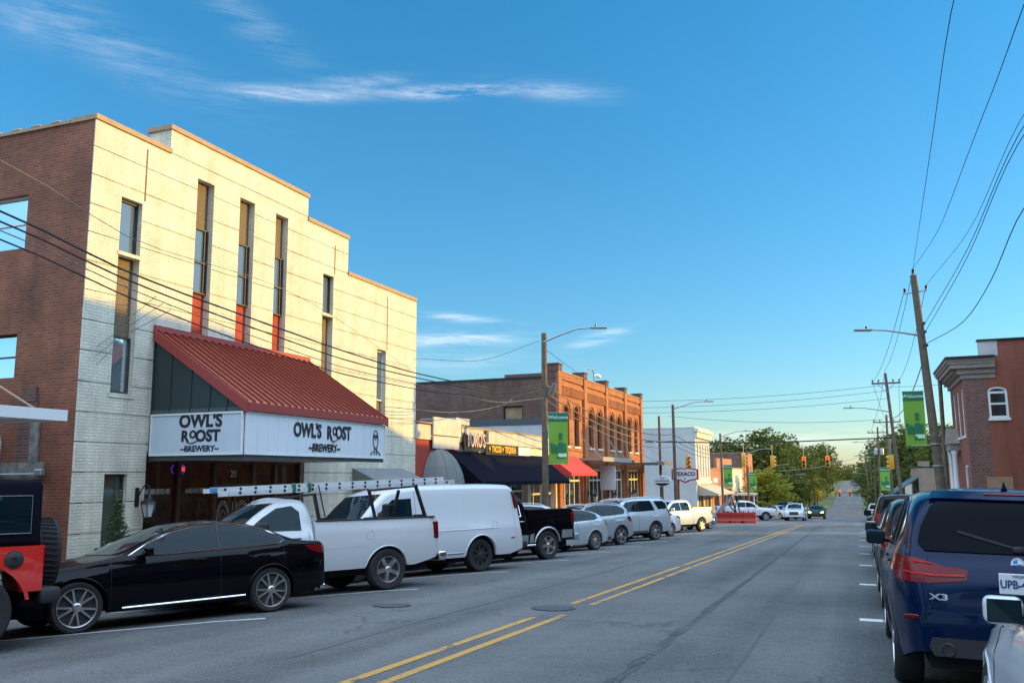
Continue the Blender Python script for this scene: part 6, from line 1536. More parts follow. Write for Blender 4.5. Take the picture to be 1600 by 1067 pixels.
p7, z7 = far_pole('grey lamp pole second beyond the red brick building, banner beside it', -11.5, 165.0, 742, (.93, .2, 0), True, r=.12, blabel='tiny green banner near the brown brick hut')
p8, z8 = far_pole('thin far pole standing before the wooded slope', -10.9, 190.0, 748, None, r=.12)
p9, z9 = far_pole('thinnest far pole on the left before the wooded slope', -10.4, 225.0, 752, None, r=.12)
# right kerb
RBp = Vector((3.15, 39.0, g(3, 39))); RTp = onY(1427, 430, 38.7)
q1 = pole('utility_pole', 'tallest leaning utility pole at the right kerb carrying a lamp arm and green banner', RBp, RTp, .20, .13)
def along(z): 
    f = (z - RBp.z) / (RTp.z - RBp.z); return RBp.lerp(RTp, f)
zb_ = onY(1440, 521, 38.8).z
cobra(q1, along(zb_ - .1), (-.93, -.36, 0), 2.0, .25)
ca = along(onY(1432, 458, 38.7).z)
mb = MB(); mb.bar(ca + Vector((-.42, 0, .0)), ca + Vector((.42, 0, .08)), .05); mb.build('crossarm', M_galv, q1)
ins(q1, RTp + Vector((0, 0, .02)), 1.3); ins(q1, ca + Vector((-.40, 0, .03)), 1.1); ins(q1, ca + Vector((.40, 0, .1)), 1.1)
for k, dz in enumerate((-2.0, -2.35, -2.9)): mb = MB(); mb.rbox(along(RTp.z + dz) + Vector((.15, -.05, 0)), (.12, .12, .10), .03, 2); mb.build('cable_clamp', M_black, q1, smooth=40)
for z in (2.75, 1.9): 
    mb = MB(); c = along(z); mb.lathe([(.215, -.03), (.225, -.03), (.225, .03), (.215, .03)], 16, Matrix.Translation(c)); mb.build('steel_band', M_galv, q1)
banner('large green welcome banner on the leaning right kerb pole', along(4.85) + Vector((-.14, 0, 0)), (-.95, -.1, 0), .78, 2.15, (.05, -1, 0))
RPg = []
def rpole(label, X, Y, pyt, pxt, cross=0, arm=None, r=.14, bann=None, xf=None):
    base = Vector((X, Y, g(X, Y) + .1)); top = onY(pxt, pyt, Y); p = pole('utility_pole', label, base, top, r, r * .72)
    if cross:
        for k in range(1): 
            c = top - Vector((0, 0, .75)); mb = MB(); mb.bar(c + Vector((-cross, -.05, 0)), c + Vector((cross, -.05, 0)), .10, .12); mb.build('crossarm', M_wood_pole, p)
            for s_ in (-cross + .08, -cross * .5, cross * .5, cross - .08): ins(p, c + Vector((s_, -.05, .06)), 1.2)
            for s_ in (-1, 1): mb = MB(); mb.bar(c + Vector((s_ * cross * .6, -.06, -.02)), c + Vector((0, -.1, -.7)), .04); mb.build('brace', M_galv, p)
    if arm: cobra(p, base.lerp(top, arm), (-.93, -.2, 0), 2.6, .35)
    if xf: 
        for s_ in (-.35, .4): mb = MB(); mb.lathe([(0, .45), (.2, .42), (.24, .3), (.24, -.4), (0, -.42)], 14, Matrix.Translation(base.lerp(top, xf) + Vector((s_, -.2, 0)))); mb.build('transformer', M_galv, p, smooth=50)
    return p, top
q2, T2 = rpole('second right kerb pole with crossarm and lamp arm, beyond the leaning one', 3.0, 71.0, 583, 1383, 1.0, .74)
q3, T3 = rpole('bare wooden pole standing between the leaning pole and the plum brick building', 4.4, 53.0, 590, 1468, 0, None)
q4, T4 = rpole('third right kerb pole with a wide crossarm, before the dark trees', 2.9, 100.0, 648, 1385, 1.35, None, r=.15)
q5, T5 = rpole('fourth right kerb pole with transformers under its crossarm', 2.6, 128.0, 667, 1371, 1.3, .8, r=.15, xf=.72)
q6, T6 = rpole('fifth right kerb pole, low among the trees', 2.4, 158.0, 700, 1366, 0, .85)
q7, T7 = rpole('sixth right kerb pole beside the far road', 2.3, 190.0, 720, 1360, .9, None)
q8, T8 = rpole('farthest right kerb pole by the round dark bushes', 2.2, 225.0, 727, 1353, .9, .8)
banner('pair of green banner cloths low between the right kerb poles', (2.9, 92, g(2.5, 92) + 5.0), (-1, 0, 0), .85, 2.1, (0, -1, 0)); 
bp_ = far_pole('short lamp pole carrying the low right banner', 3.0, 92.0, 716, None, r=.1)
# wires
def wire(label, pts, r=.012, m_=None, group='overhead cables', name='overhead_cable'):
    pts = [Vector(p) for p in pts]; mb = MB()
    # smooth through points
    d = [0]
    for a, b in zip(pts, pts[1:]): d.append(d[-1] + (b - a).length)
    if len(pts) > 2:
        fx, fy, fz = (pchip(d, [p[i] for p in pts]) for i in range(3)); n = max(14, 6 * len(pts)); pts = [Vector((fx(t), fy(t), fz(t))) for t in np.linspace(0, d[-1], n)]
    mb.tube(pts, r, 5, cap=True); o = mb.build(name, m_ or M_wire, smooth=80); return setp(o, label, 'cable', group)
def sag(a, b, s, n=12): 
    a = Vector(a); b = Vector(b); return [a.lerp(b, t / n) - Vector((0, 0, s * 4 * (t/n) * (1 - t/n))) for t in range(n + 1)]
QX = -12.3
def pts_img(L, X): return [onX(px, py, X) for px, py in L]
A0 = [(QX, -9, 6.9), (QX, 2, 6.15)]
wire('uppermost thick cable of the left bundle crossing the theatre front', A0 + pts_img([(0,330),(200,425),(400,500),(560,556),(650,583),(760,607),(850,600)], QX), .019)
wire('second thick cable of the left bundle crossing the theatre front', [(QX, -9, 6.75), (QX, 2, 6.0)] + pts_img([(0,346),(200,438),(400,514),(560,568),(650,590),(760,612),(850,603)], QX), .017)
wire('lowest cable of the left bundle, crossing the red canopy roof', [(QX, -9, 6.5), (QX, 2, 5.72)] + pts_img([(0,374),(200,464),(400,541),(560,590),(650,608),(760,618),(850,620)], QX), .015)
wire('middle grey cable of the left bundle above the canopy roof', [(QX, -9, 6.6), (QX, 2, 5.85)] + pts_img([(0,360),(200,450),(400,527),(560,580),(650,600),(760,626),(850,622)], QX), .011, M_wire_grey)
wire('thin high wire running down across the pale theatre wall', [(QX, -9, 7.4), (QX, 2, 6.95)] + pts_img([(0,250),(120,325),(235,385),(400,440),(520,485),(649,530)], QX) , .007, M_wire_grey) if False else None
wire('thin high wire running down across the pale theatre wall', [(QX, 3, 6.9)] + pts_img([(0,250),(235,385)], QX) + [onX(450, 455, -13.5), (FX + .05, 29.5, 5.6)], .007, M_wire_grey)
wire('thin drooping wire from the theatre corner up to the first lamp pole', [onX(648, 560, FX + .1), onX(740, 564, -14.2), onX(842, 533, PX)], .009)
wire('thin guy wire from the first lamp pole down to the orange parapet', [(PX, PY, 7.1), (FX, 53.5, 7.55)], .012)
wire('looped grey service cable sagging in front of the dark brick side wall', [onX(600, 635, FX + .1)] + [onX(px, py, -14.0) for px, py in [(680, 643), (730, 643), (800, 622)]] + [(PX, PY, 5.3)], .013, M_wire_grey)
for k, (z, l) in enumerate(((5.55, 'highest'), (5.2, 'middle'), (4.9, 'lowest'))):
    wire(l + ' cable from the first lamp pole down past the arched windows', [(PX, PY, z)] + sag((PX, PY, z), (-12.4, 65, 4.6 - .45 * k), .75)[1:], .03 if k < 2 else .02, mat('cable_sheath', (.20, .14, .10), .7))
    wire(l + ' cable between the second lamp pole and the one beyond the side street', sag((-12.4, 65, 4.6 - .4*k), (-12.4, 89, 3.9 - .3*k), .35), .022)
for k, (dx, s_) in enumerate(((-.0, 0), (.35, 1), (.6, 2))):
    E_ = [onY(235, 460, 14.2) + Vector((.1 * k, 0, 0)), onY(150 - 20 * k, 545 + 18 * k, 14.2 - .15)]
    wire(['upper', 'middle', 'lower'][k] + ' thin service wire slanting over the white brick corner', [(QX, 13.0 + k * .2, 5.05 - .1 * k), onX(180, 520 + 10 * k, FX + .12), onX(150, 542 + 14*k, FX + .12)], .007, M_wire_grey)
# right side wires, rising towards a pole behind the camera
bh = RTp + Vector((0, 0, .25)); cl_ = ca + Vector((-.40, 0, .2)); cr_ = ca + Vector((.40, 0, .3))
wire('steepest thin wire climbing from the top of the leaning pole', [bh, onY(1462, 180, 20), onY(1490, 0, 14), (3.2, 4, 10.2)], .008)
wire('wire curving from the leaning pole top to the upper right corner', [bh, onY(1475, 340, 28), onY(1540, 170, 19), onY(1597, 15, 14), (4.6, 6, 10.3)], .008)
for k, (e0, l) in enumerate((((1600, 178), 'upper'), ((1600, 196), 'middle'), ((1600, 210), 'lower'))):
    st = cr_ if k == 0 else along(RTp.z - 2.0 - .3 * k)
    m1 = {0: [(1520, 350)], 1: [(1520, 372)], 2: [(1518, 388)]}[k]
    wire(l + ' wire of the close trio rising from the leaning pole to the right edge', [st, onY(*m1[0], 30), onY(*e0, 22), (7.4, 8, 9.6 - .2 * k)], .008 if k < 1 else .011)
wire('low cable curving up from the leaning pole to the right edge', [along(RTp.z - 2.9), onY(1500, 507, 34), onY(1550, 435, 29), onY(1600, 325, 24), (7.6, 8, 8.3)], .014)
for k, (a, b, l) in enumerate(((bh, T2 + Vector((0, 0, .2)), 'top'), (cl_, T2 + Vector((-.9, 0, -.6)), 'left'), (cr_, T2 + Vector((.9, 0, -.6)), 'right'))):
    wire(l + ' power wire between the leaning pole and the second right kerb pole', sag(a, b, .55), .012)
    wire(l + ' power wire from the second to the third right kerb pole', sag(b, T4 + Vector((-1.2 + 1.2 * k, 0, -.6)), .45), .014)
    wire(l + ' power wire from the third to the fourth right kerb pole', sag(T4 + Vector((-1.2 + 1.2 * k, 0, -.6)), T5 + Vector((-1.2 + 1.2 * k, 0, -.6)), .4), .016)
wire('sagging cable from the leaning pole down to the second right kerb pole', sag(along(6.2), T2 - Vector((0, 0, 3.2)), .9), .02)
for k, (y0, y1, l, yy0, yy1) in enumerate(((627, 601, 'highest', 60, 71), (637, 610, 'second highest', 60, 71), (645, 618, 'third', 60, 71))):
    a = onY(1003, y0, 66.5); b = onY(1387, y1, 71) if k < 2 else onY(1390, y1 + 4, 71)
    wire(l + ' thin wire spanning the side street high against the sky', sag(a, b, .25), .014)
a = onY(640, 668, 60); 
w_l = onY(1008, 689, 72.5); w_m = onY(1383, 685, 72.0); w_r = onY(1600, 680, 71.5)
wire('thick black signal cable stretched level across the whole street', [onY(1008, 690, 72.5), onY(1200, 691, 72.5), onY(1385, 684, 72.5), onY(1600, 678, 72.5)], .05)
wire('lower slack span wire crossing behind the signals', sag(onY(1045, 650, 95), onY(1380, 655, 100), .5), .02)
wire('pale guy line from the far right lamp down across the road gap', sag(onY(1190, 735, 150), onY(1378, 700, 150), 1.1), .03, M_galv)
wire('faint wire crossing above the right poles towards the plum building', sag(onY(1387, 604, 71), onY(1500, 597, 60), .1), .014)
# traffic signals
def signal(label, px, py, Y, red=False, face=(0, -1, 0), sc=1., top=None, lampdot=True, back=False):
    P = onY(px, py, Y); t = thing('traffic_signal', label, 'traffic light', P - Vector((0, 0, .55 * sc)), 'hanging traffic signals')
    mb = MB(); mb.rbox(P, (.36 * sc, .24 * sc, 1.08 * sc), .04, 2); mb.build('housing', M_sigy, t, smooth=40)
    f = Vector(face)
    for k in range(3):
        c = P + Vector((0, 0, (.34 - .34 * k) * sc)) + f * .13 * sc
        mb = MB(); M_ = Matrix.Translation(c) @ f.to_track_quat('Z', 'Y').to_matrix().to_4x4(); mb.lathe([(.0, .0), (.12 * sc, 0), (.12*sc, .02*sc)], 14, M_)
        if not back: mb.build('lens', M_redlamp if (k == 0 and red) else mat('dark_lens', (.03, .012, .01), .3), t)
        vb = MB(); n = 10; V = []
        for i in range(n + 1):
            a = R(-20) + R(220) * i / n; V += [M_ @ Vector((.15*sc*math.cos(a), .15*sc*math.sin(a), 0)), M_ @ Vector((.15*sc*math.cos(a), .15*sc*math.sin(a), .2*sc))]
        vb.add(V, [(2*i, 2*i+1, 2*i+3, 2*i+2) for i in range(n)]); vb.build('visor', M_sigy if not red else mat('visor_brown', (.25, .10, .01), .5), t)
    if top is not None:
        mb = MB(); mb.tube([P + Vector((0, 0, .5*sc)), Vector((P.x, P.y, onY(px, top, Y).z))], .03, 5); mb.build('hanger', M_galv, t)
    return t
Ys = 72.5
signal('yellow three lens traffic signal above the red oil company sign', 1075, 723, Ys, face=(.5, -.85, 0), top=690)
signal('yellow traffic signal seen from behind before the far red brick building', 1207, 721, 84, face=(1, .2, 0), top=694, back=True)
signal('second yellow traffic signal seen edge on, left of the two red lit ones', 1162, 720, 84, face=(1, .2, 0), top=694, back=True)
signal('left one of the two near traffic signals showing red over the road', 1256, 722, 88, True, top=694)
signal('right one of the two near traffic signals showing red over the road', 1293, 721, 88, True, top=693)
signal('yellow traffic signal hanging beside the second right kerb pole', 1393, 722, 72.5, face=(-1, .2, 0), top=684, back=True)
signal('left of the two tiny far signals showing red before the hill', 1312, 770.5, 215, True, sc=1.3)
signal('right of the two tiny far signals showing red before the hill', 1328, 769.5, 215, True, sc=1.3)
signal('left of the two tiny far signals seen edge on, yellow', 1281, 772, 215, face=(1, .1, 0), sc=1.3, back=True)
signal('right of the two tiny far signals seen edge on, yellow', 1300, 773, 215, face=(1, .1, 0), sc=1.3, back=True)
# oil company sign on its post
ts = thing('filling_station_sign', 'red and white six sided oil company sign on a post by the side street', 'sign', (-13.9, 70.5, g(-13, 70)))
c = onY(1070, 741, 70.5); hw, hh_ = .98, .60
hexa = [(-hw, -.36), (-hw, .36), (-hw * .30, .48), (0, .42), (hw * .30, .48), (hw, .36), (hw, -.36), (hw * .35, -.46), (0, -.62), (-hw * .35, -.46)]
def extr(mb, poly, c, U, D, dep):
    U = Vector(U); D = Vector(D); n = len(poly); V = [Vector(c) + U * a + Vector((0, 0, b)) for a, b in poly]; mb.add(V + [v + D * dep for v in V], [tuple(range(n)), tuple(range(2*n-1, n-1, -1))] + [(i, n+i, n+(i+1) % n, (i+1) % n) for i in range(n)])
mb = MB(); extr(mb, [(a * 1.07, b * 1.10) for a, b in hexa], c + Vector((0, 0, 0)), XU, (0, 1, 0), .25); mb.build('sign_edge', mat('sign_red', (.40, .02, .02), .4), ts)
mb = MB(); extr(mb, [(a * .94, b * .90) for a, b in hexa], c - Vector((0, .012, 0)), XU, (0, 1, 0), .01); mb.build('sign_face', M_sign_white, ts)
textw('lettering', 'TEXACO', .42, M_text, ts, c + Vector((.0, -.02, .03)), XU, (0, 0, 1), bold=.014, sx=.98)
mb = MB(); mb.poly([c + Vector((x * .09, -.02, z * .09 - .34)) for x, z in [(math.sin(k * math.pi / 5) * (1 if k % 2 == 0 else .45), math.cos(k * math.pi / 5) * (1 if k % 2 == 0 else .45)) for k in range(10)]]); mb.build('star_emblem', mat('sign_red', (.4, .02, .02), .4), ts)
mb = MB(); mb.tube([(c.x - .55, 70.62, g(-13, 70)), (c.x - .55, 70.62, c.z - .42)], .09, 10); mb.build('sign_post', mat('rusty_post', (.16, .04, .02), .7), ts)
os_ = thing('oval_sign', 'round white and black shop sign on a post before the pale corner building', 'sign', (-13.9, 62.0, g(-13, 62)))
c = onY(1035, 751, 62.0)
mb = MB(); mb.lathe([(0, -.05), (.60, -.05), (.62, 0), (.60, .05), (0, .05)], 28, Matrix.Translation(c) @ Matrix.Rotation(R(90), 4, 'X') @ Matrix.Diagonal((1, .62, 1, 1))); mb.build('sign_face', M_sign_white, os_)
mb = MB(); mb.poly([c + Vector((.57 * math.cos(t), -.055, .35 * math.sin(t))) for t in np.linspace(R(205), R(335), 14)]); mb.box(c.x - .5, c.x + .5, c.y - .06, c.y - .054, c.z - .02, c.z + .03); mb.build('lower_band', M_text, os_)
mb = MB(); mb.bar(c + Vector((-.14, -.058, .08)), c + Vector((.14, -.058, .28)), .03, .01); mb.bar(c + Vector((.14, -.062, .08)), c + Vector((-.14, -.062, .28)), .03, .01); mb.build('crossed_emblem', M_text, os_)
mb = MB(); mb.tube([(c.x, c.y + .06, g(-13, 62)), (c.x, c.y + .06, c.z + .3)], .05, 8); mb.build('sign_post', mat('rusty_post', (.16, .04, .02), .7), os_)
# red plastic barriers and the slanted ramp behind them
bt = None
M_barr = mat('red_plastic', (.40, .028, .016), .5, var=.1)
for k in range(3):
    px = (1131, 1151, 1170)[k]; P = onY(px, 811, 77); z = g(P.x, 77)
    t = thing('plastic_barrier', ['first', 'middle', 'last'][k] + ' of the three joined red plastic barriers in the parking lane, from the white truck', 'barrier', (P.x, 77, z), 'red plastic barriers')
    mb = MB(); w = .60
    prof = [(-.25, 0), (-.25, .18), (-.14, .45), (-.10, .88), (.10, .88), (.14, .45), (.25, .18), (.25, 0)]; n = len(prof)
    mb.add([(P.x - w, 77 + a, z + b) for a, b in prof] + [(P.x + w, 77 + a, z + b) for a, b in prof], [tuple(range(n)), tuple(range(2*n-1, n-1, -1))] + [(i, n+i, n+(i+1) % n, (i+1) % n) for i in range(n)])
    mb.build('barrier_body', M_barr, t)
    mb = MB(); 
    for i in range(6): x = P.x - w + .12 + i * .19; mb.box(x, x + .05, 76.80, 76.86, z + .22, z + .80)
    for i in range(3): x = P.x - w + .15 + i * .4; mb.box(x, x + .1, 76.95, 77.05, z + .885, z + .98)
    mb.build('ribs', mat('dark_red_plastic', (.22, .01, .008), .5), t)
rp = thing('boom_trailer', 'grey slanted boom with black struts rising behind the red barriers', 'trailer', (-12.0, 80, g(-11, 80)))
a = onY(1122, 800, 80); b = onY(1143, 778, 80)
mb = MB(); mb.bar(a, b, .22, .3); mb.build('boom', M_galv, rp)
mb = MB()
for (q, r_) in (((1147, 803), (1152, 776)), ((1152, 776), (1156, 803)), ((1140, 790), (1152, 803)), ((1143, 776), (1150, 800))): mb.bar(onY(*q, 80), onY(*r_, 80), .10)
mb.build('struts', M_black, rp)
mb = MB(); mb.rbox(onY(1140, 808, 80), (1.6, 1.2, .35), .05, 1); mb.build('trailer_bed', M_galv, rp)
# unseen block added on the right, roofline shaped to shade the theatre front
sb_ = thing('shade_roofline_block', 'tall brick warehouse on the right, outside the street view, with a sloping roofline', 'building', (8.2, 28, -.8))
prof = [(4.5, -2.6), (46.4, -2.6), (46.4, 8.8), (41.3, 9.0), (32.5, 11.2), (30.5, 11.6), (4.5, 11.6)]
n = len(prof); mb = MB(); mb.add([(8.2, y, z) for y, z in prof] + [(26, y, z) for y, z in prof], [tuple(range(n))[::-1], tuple(range(n, 2*n))] + [(i, (i+1) % n, n+(i+1) % n, n+i) for i in range(n)]); mb.build('wall', M_red_brick, sb_)
for k in range(7):
    for z in (.2, 4.0): window(sb_, (8.2, 6 + k * 5.6, z), YU, (-1, 0, 0), 1, 3.2, .6, 2.6, -.04, .1, bars_u=(2.1,), fm=M_white)
hb_ = thing('shade_caster_block', 'tall brick hall behind the plum building, hidden from the street view', 'building', (24, 74, -2.2))  # added out of view so its shadow falls on the orange block
mb = MB(); mb.box(18.5, 22.5, 70.5, 80.5, -3.5, 13.9); mb.box(18.3, 22.7, 70.3, 80.7, 13.9, 14.1); mb.build('wall', M_red_brick, hb_)
# ------------------------------------------------------------------ trees
def make_tree(name, label, seed, h, r, leafm, n_leaf=2600, leaf=.42, lobes=9, conical=False, trunk_h=.3, cat='tree', group=None, low=.18):
    rnd = random.Random(seed); t = thing(name, label, cat, (0, 0, 0), group)
    mb = MB(); L = []
    mb.tube([(0, 0, -.6), (0, 0, h * trunk_h), (rnd.uniform(-.3, .3), rnd.uniform(-.3, .3), h * .62), (rnd.uniform(-.5, .5), 0, h * .86)], [h * .024, h * .019, h * .011, .03], 8)
    for k in range(lobes):
        a = 2 * math.pi * k / lobes * 2.4 + rnd.uniform(-.4, .4); f = (k + .5) / lobes
        z = h * (low + .16 + (.90 - low - .16) * f) ; rad = r * ((1 - f) * .8 + .12 if conical else math.sin(math.pi * min(1, .28 + .66 * f)) * rnd.uniform(.50, .78))
        c = Vector((math.cos(a) * rad, math.sin(a) * rad, z)); lr = r * (rnd.uniform(.36, .56) if not conical else .34 * (1.15 - f))
        L.append((c, lr)); mb.tube([(0, 0, h * trunk_h * (.8 + f * .6)), (c.x * .5, c.y * .5, (h * trunk_h + c.z) / 2), tuple(c)], [h * .009, h * .006, .02], 5)
    L.append((Vector((0, 0, h * .80)), r * .48)); L.append((Vector((0, 0, h * .52)), r * .5))
    mb.build('trunk', M_bark, t, local=True, smooth=60)
    lm = MB()
    tot = sum(q[1] ** 2 for q in L)
    for c, lr in L:
        n_c = max(7, int(26 * lr * lr / (r * r) * 6)); per = int(n_leaf * lr * lr / tot / n_c) + 1
        for _ in range(n_c):
            d = Vector((rnd.gauss(0, 1), rnd.gauss(0, 1), rnd.gauss(0, .8))).normalized(); p = c + d * lr * rnd.uniform(.55, 1.08); p.z = max(p.z, h * low)
            q = lr * rnd.uniform(.20, .36); leaves(lm, p, (q * 1.25, q * 1.25, q * .75), per, leaf, rnd=rnd)
    lm.build('crown', leafm, t, local=True)
    return t
def put(t, x, y, z=None, s=1., rz=0., label=None, w=None):
    t.location = (x, y, gbase(y) - .1 if z is None else z); t.scale = (s * (w or 1), s * (w or 1), s); t.rotation_euler = (0, 0, rz)
    if label: t['label'] = label
    return t
def topscale(t, px, py, Y, h):  # put a tree so that its top reaches the given image row
    P = onY(px, py, Y); gz_ = gbase(Y) - .1; return P.x, (P.z - gz_) / h
protos = [make_tree('broadleaf_tree', 'x', 11, 16, 6.2, M_leaf_dark, 4200, .38), make_tree('broadleaf_tree', 'x', 23, 16, 5.4, M_leaf_mid, 4000, .38, lobes=8), make_tree('broadleaf_tree', 'x', 37, 16, 6.8, M_leaf_dark, 4600, .38, lobes=11), make_tree('broadleaf_tree', 'x', 51, 14, 4.6, M_leaf_yel, 3200, .36, lobes=8, low=.08)]
used = set()
TREES = [  # kind, px, row of the top, distance, width factor, label
 (0, 1120, 690, 168, 1.1, 'dark tree directly right of the pale corner building, over the orange shop roofs'),
 (2, 1098, 700, 190, 1.1, 'dark tree mostly hidden behind the pale corner building'),
 (1, 1152, 694, 205, 1.1, 'rounded green tree showing between the orange shop and the tall red brick building'),
 (2, 1190, 673, 172, 1.15, 'biggest rounded dark tree, highest of the wooded slope on the left'),
 (0, 1216, 682, 185, 1.1, 'broad dark tree just right of the highest crown of the wooded slope'),
 (2, 1238, 696, 205, 1.2, 'spreading dark tree behind the left of the two near red signals'),
 (1, 1250, 708, 240, .9, 'mid green tree between the two near red signals, lower than its neighbours'),
 (0, 1268, 698, 330, 1.2, 'flat topped tree behind the right of the two near red signals'),
 (1, 1287, 696, 430, 1.2, 'sunlit tree standing last but one on the left before the road gap'),
 (2, 1299, 728, 540, 1.2, 'dark tree at the left edge of the road gap on the far hill'),
 (3, 1196, 733, 128, .85, 'yellow green tree beside the tall far red brick building'),
 (3, 1212, 752, 134, .7, 'small yellow green tree beside the lamp pole, in front of the wooded slope'),
 (3, 1262, 738, 250, 1.0, 'bright yellow green tree leaning over the far left kerb'),
 (3, 1275, 748, 320, .8, 'small bright tree over the grass verge by the far road'),
 (1, 1232, 742, 150, .9, 'loose green tree with slim poles in front of it'),
 (2, 1318, 738, 900, 1.6, 'dark distant tree beyond the crest, left of the vanishing road'),
 (2, 1358, 733, 430, 1.4, 'dark distant tree on the hill right of the vanishing road'),
 (0, 1372, 690, 290, 1.0, 'dark tree at the right edge of the road gap'),
 (2, 1388, 680, 240, 1.0, 'tall dark tree behind the fifth right kerb pole'),
 (0, 1402, 688, 190, 1.0, 'dark rounded tree between the third and fourth right kerb poles'),
 (2, 1420, 668, 160, 1.0, 'broad dark tree behind the green banner on the right'),
 (1, 1428, 672, 150, .95, 'tree with yellowish top directly left of the leaning pole'),
 (0, 1450, 690, 135, .9, 'dark tree behind the tan brick shop'),
 (1, 1478, 664, 128, .8, 'sunlit tree top between the leaning pole and the plum brick building'),
 (2, 1505, 668, 140, .9, 'tree mostly hidden behind the plum brick building'),
 (0, 1360, 752, 300, .9, 'low dark round tree hugging the right side of the far road'),
 (1, 1300, 744, 700, 1.6, 'pale far tree closing the view above the last stretch of road'),
 (0, 1335, 746, 880, 1.6, 'dark far tree closing the view right of the last stretch of road'),
 (2, 1287, 742, 560, 1.6, 'dark far tree on the horizon left of the last stretch of road'),
 (2, 1365, 740, 520, 2.0, 'dark far tree low behind the right kerb poles'),
]
for i, (k, px, row, Y, wf, lb) in enumerate(TREES):
    h0 = (16, 16, 16, 14)[k]; x, s = topscale(None, px, row, Y, h0 * .98)
    if k not in used: t = protos[k]; used.add(k)
    else: t = copy_tree(protos[k])
    put(t, x, Y, None, s, i * 1.7, lb, w=wf * max(.8, min(2.0, 14 / (16 * s))) if s > 0 else 1)
    t['group'] = 'trees beyond the shops'
bsh = make_tree('round_bush', 'dark rounded bush at the right kerb of the far road', 71, 4.2, 2.6, M_leaf_dark, 1800, .22, lobes=7, cat='bush', low=.04, group='bushes along the far road')
put(bsh, 5.4, 150, s=1.15)
b2 = copy_tree(bsh); put(b2, 4.6, 176, s=1.5, rz=1, label='larger dark bush farther along the right kerb of the far road')
b3 = copy_tree(bsh); put(b3, 5.2, 205, s=1.5, rz=2, label='last dark bush on the right before the road dips')
rt_ = make_tree('small_red_tree', 'small reddish leaved tree above the dark bushes on the right', 77, 6, 2.6, M_leaf_red, 1800, .26, lobes=7); put(rt_, 4.5, 232, s=1.25)
# far ground cover: hedges of wood beyond, one mass each side
def wood(name, label, x0, x1, y0, y1, h, n, seed):
    rnd = random.Random(seed); mb = MB()
    for _ in range(n):
        x = rnd.uniform(x0, x1); y = rnd.uniform(y0, y1); z = gbase(y); hh_ = h * rnd.uniform(.6, 1.1)
        for k in range(5): leaves(mb, (x + rnd.uniform(-3, 3), y + rnd.uniform(-3, 3), z + hh_ * (k + .7) / 5), (4.2, 4.2, hh_ * .16), 26, 1.1, rnd=rnd)
    o = mb.build(name, M_leaf_dark); setp(o, label, 'woodland', kind='stuff')
wood('woodland', 'dense far woodland behind the left hand trees', -110, -14, 300, 420, 12, 90, 5)
wood('woodland', 'dense far woodland behind the right hand trees', 12, 90, 240, 420, 12, 80, 6)
wood('woodland', 'distant woodland along the horizon', -120, 120, 780, 860, 12, 130, 8)
verge = sheet('grass_verge', [-14, -9.1], 116, 330, .05, mat('verge_grass', (.08, .13, .02), .9, var=.3, vscale=.8), flat=True)  # plain grass green, mottled at random
verge = sheet('grass_verge', [.9, 6], 116, 330, .05, mat('verge_grass', (.08, .13, .02), .9, var=.3, vscale=.8), flat=True)
# ------------------------------------------------------------------ parked and moving vehicles
TH = R(180 + 28)
jeep('bright red off road vehicle with black soft top, cut by the left edge').place(-8.88, 6.96, TH)
sedan('glossy black sedan with chrome window line between the red jeep-like vehicle and white pickup', P_BLACK, 5, fancy=True, pair=True).place(-8.12, 11.2, R(180 + 26), (.97, .97, .95))
ram = pickup('white single cab work pickup carrying an aluminium ladder rack behind the black sedan', P_WHITE, crew=False, rail=1.40); ram.place(-8.2, 14.85, TH, (.97, .97, .915))
van('plain white windowless cargo van with black wheels', P_WHITE2).place(-8.45, 19.8, TH)
pickup('black crew cab pickup with silver lower cladding and side step', P_BLACK, cladding=P_TWO, step=True, cover=True).place(-8.45, 24.8, TH)
crossover('white and dark roofed crossover hidden nose in beyond the black pickup bed', P_WHITE, clad=False, rails=True).place(-9.7, 28.2, TH)
hatch('small silver sedan with bright ten spoke wheels just past the black pickup', P_SILVER2, 10, name='small_sedan').place(-8.75, 30.8, TH)
crossover('silver grey crossover with black arch trim, parked next to the large pale suv', P_SILVER, 5).place(-8.9, 35.1, TH)
bigsuv('large pale silver full size suv with roof rails', P_SILVER2).place(-8.5, 39.7, TH)
sedan('white sedan half hidden between the large pale suv and the sunlit white pickup', P_WHITE, 10).place(-8.9, 45.2, TH)
pickup('sunlit white crew cab pickup with a dark bed cover, before the red barriers', P_PEARL, style=6, cover=True).place(-8.7, 53.6, TH)
sedan('dark grey sedan peeking out beyond the sunlit white pickup', P_GREY, 10).place(-9.3, 60.5, TH)
# ladder rack and ladder on the white pickup
def child_part(c, mb, name, mat_, **k): return mb.build(name, mat_, c.root, local=True, **k)
sp = ram.sp; k_ = sp['cab']; xr = ram.xf - sp['L']; xk = ram.X(k_ + .12)
for x, lean in ((xk, -.12), (xr + .35, .14)):
    mb = MB(); Hh = 1.93 if x == xk else 2.07
    for sg in (1, -1): mb.bar((x, sg * .93, 1.43), (x + lean * -.6 if x == xk else x + .18, sg * .88, Hh), .06, .05); mb.bar((x, sg * .93, 1.45), (x - .28 if x == xk else x + .28, sg * .93, 1.45), .05, .05)
    xt = x + .07 if x == xk else x + .18
    mb.bar((xt, -.92, Hh), (xt, .92, Hh), .045); child_part(ram, mb, 'rack_hoop', M_black)
mb = MB(); mb.rbox((xr + .9, .45, 1.5), (.22, .2, .45), .04, 2); mb.bar((xr + .9, .6, 1.5), (xr + .75, .6, 2.0), .05); child_part(ram, mb, 'equipment', M_black)
ld = thing('extension_ladder', 'long aluminium extension ladder with green straps lying on the white pickup rack', 'ladder')
ld.rotation_euler = ram.root.rotation_euler; ld.location = ram.root.matrix_world @ Vector((0, 0, 0))
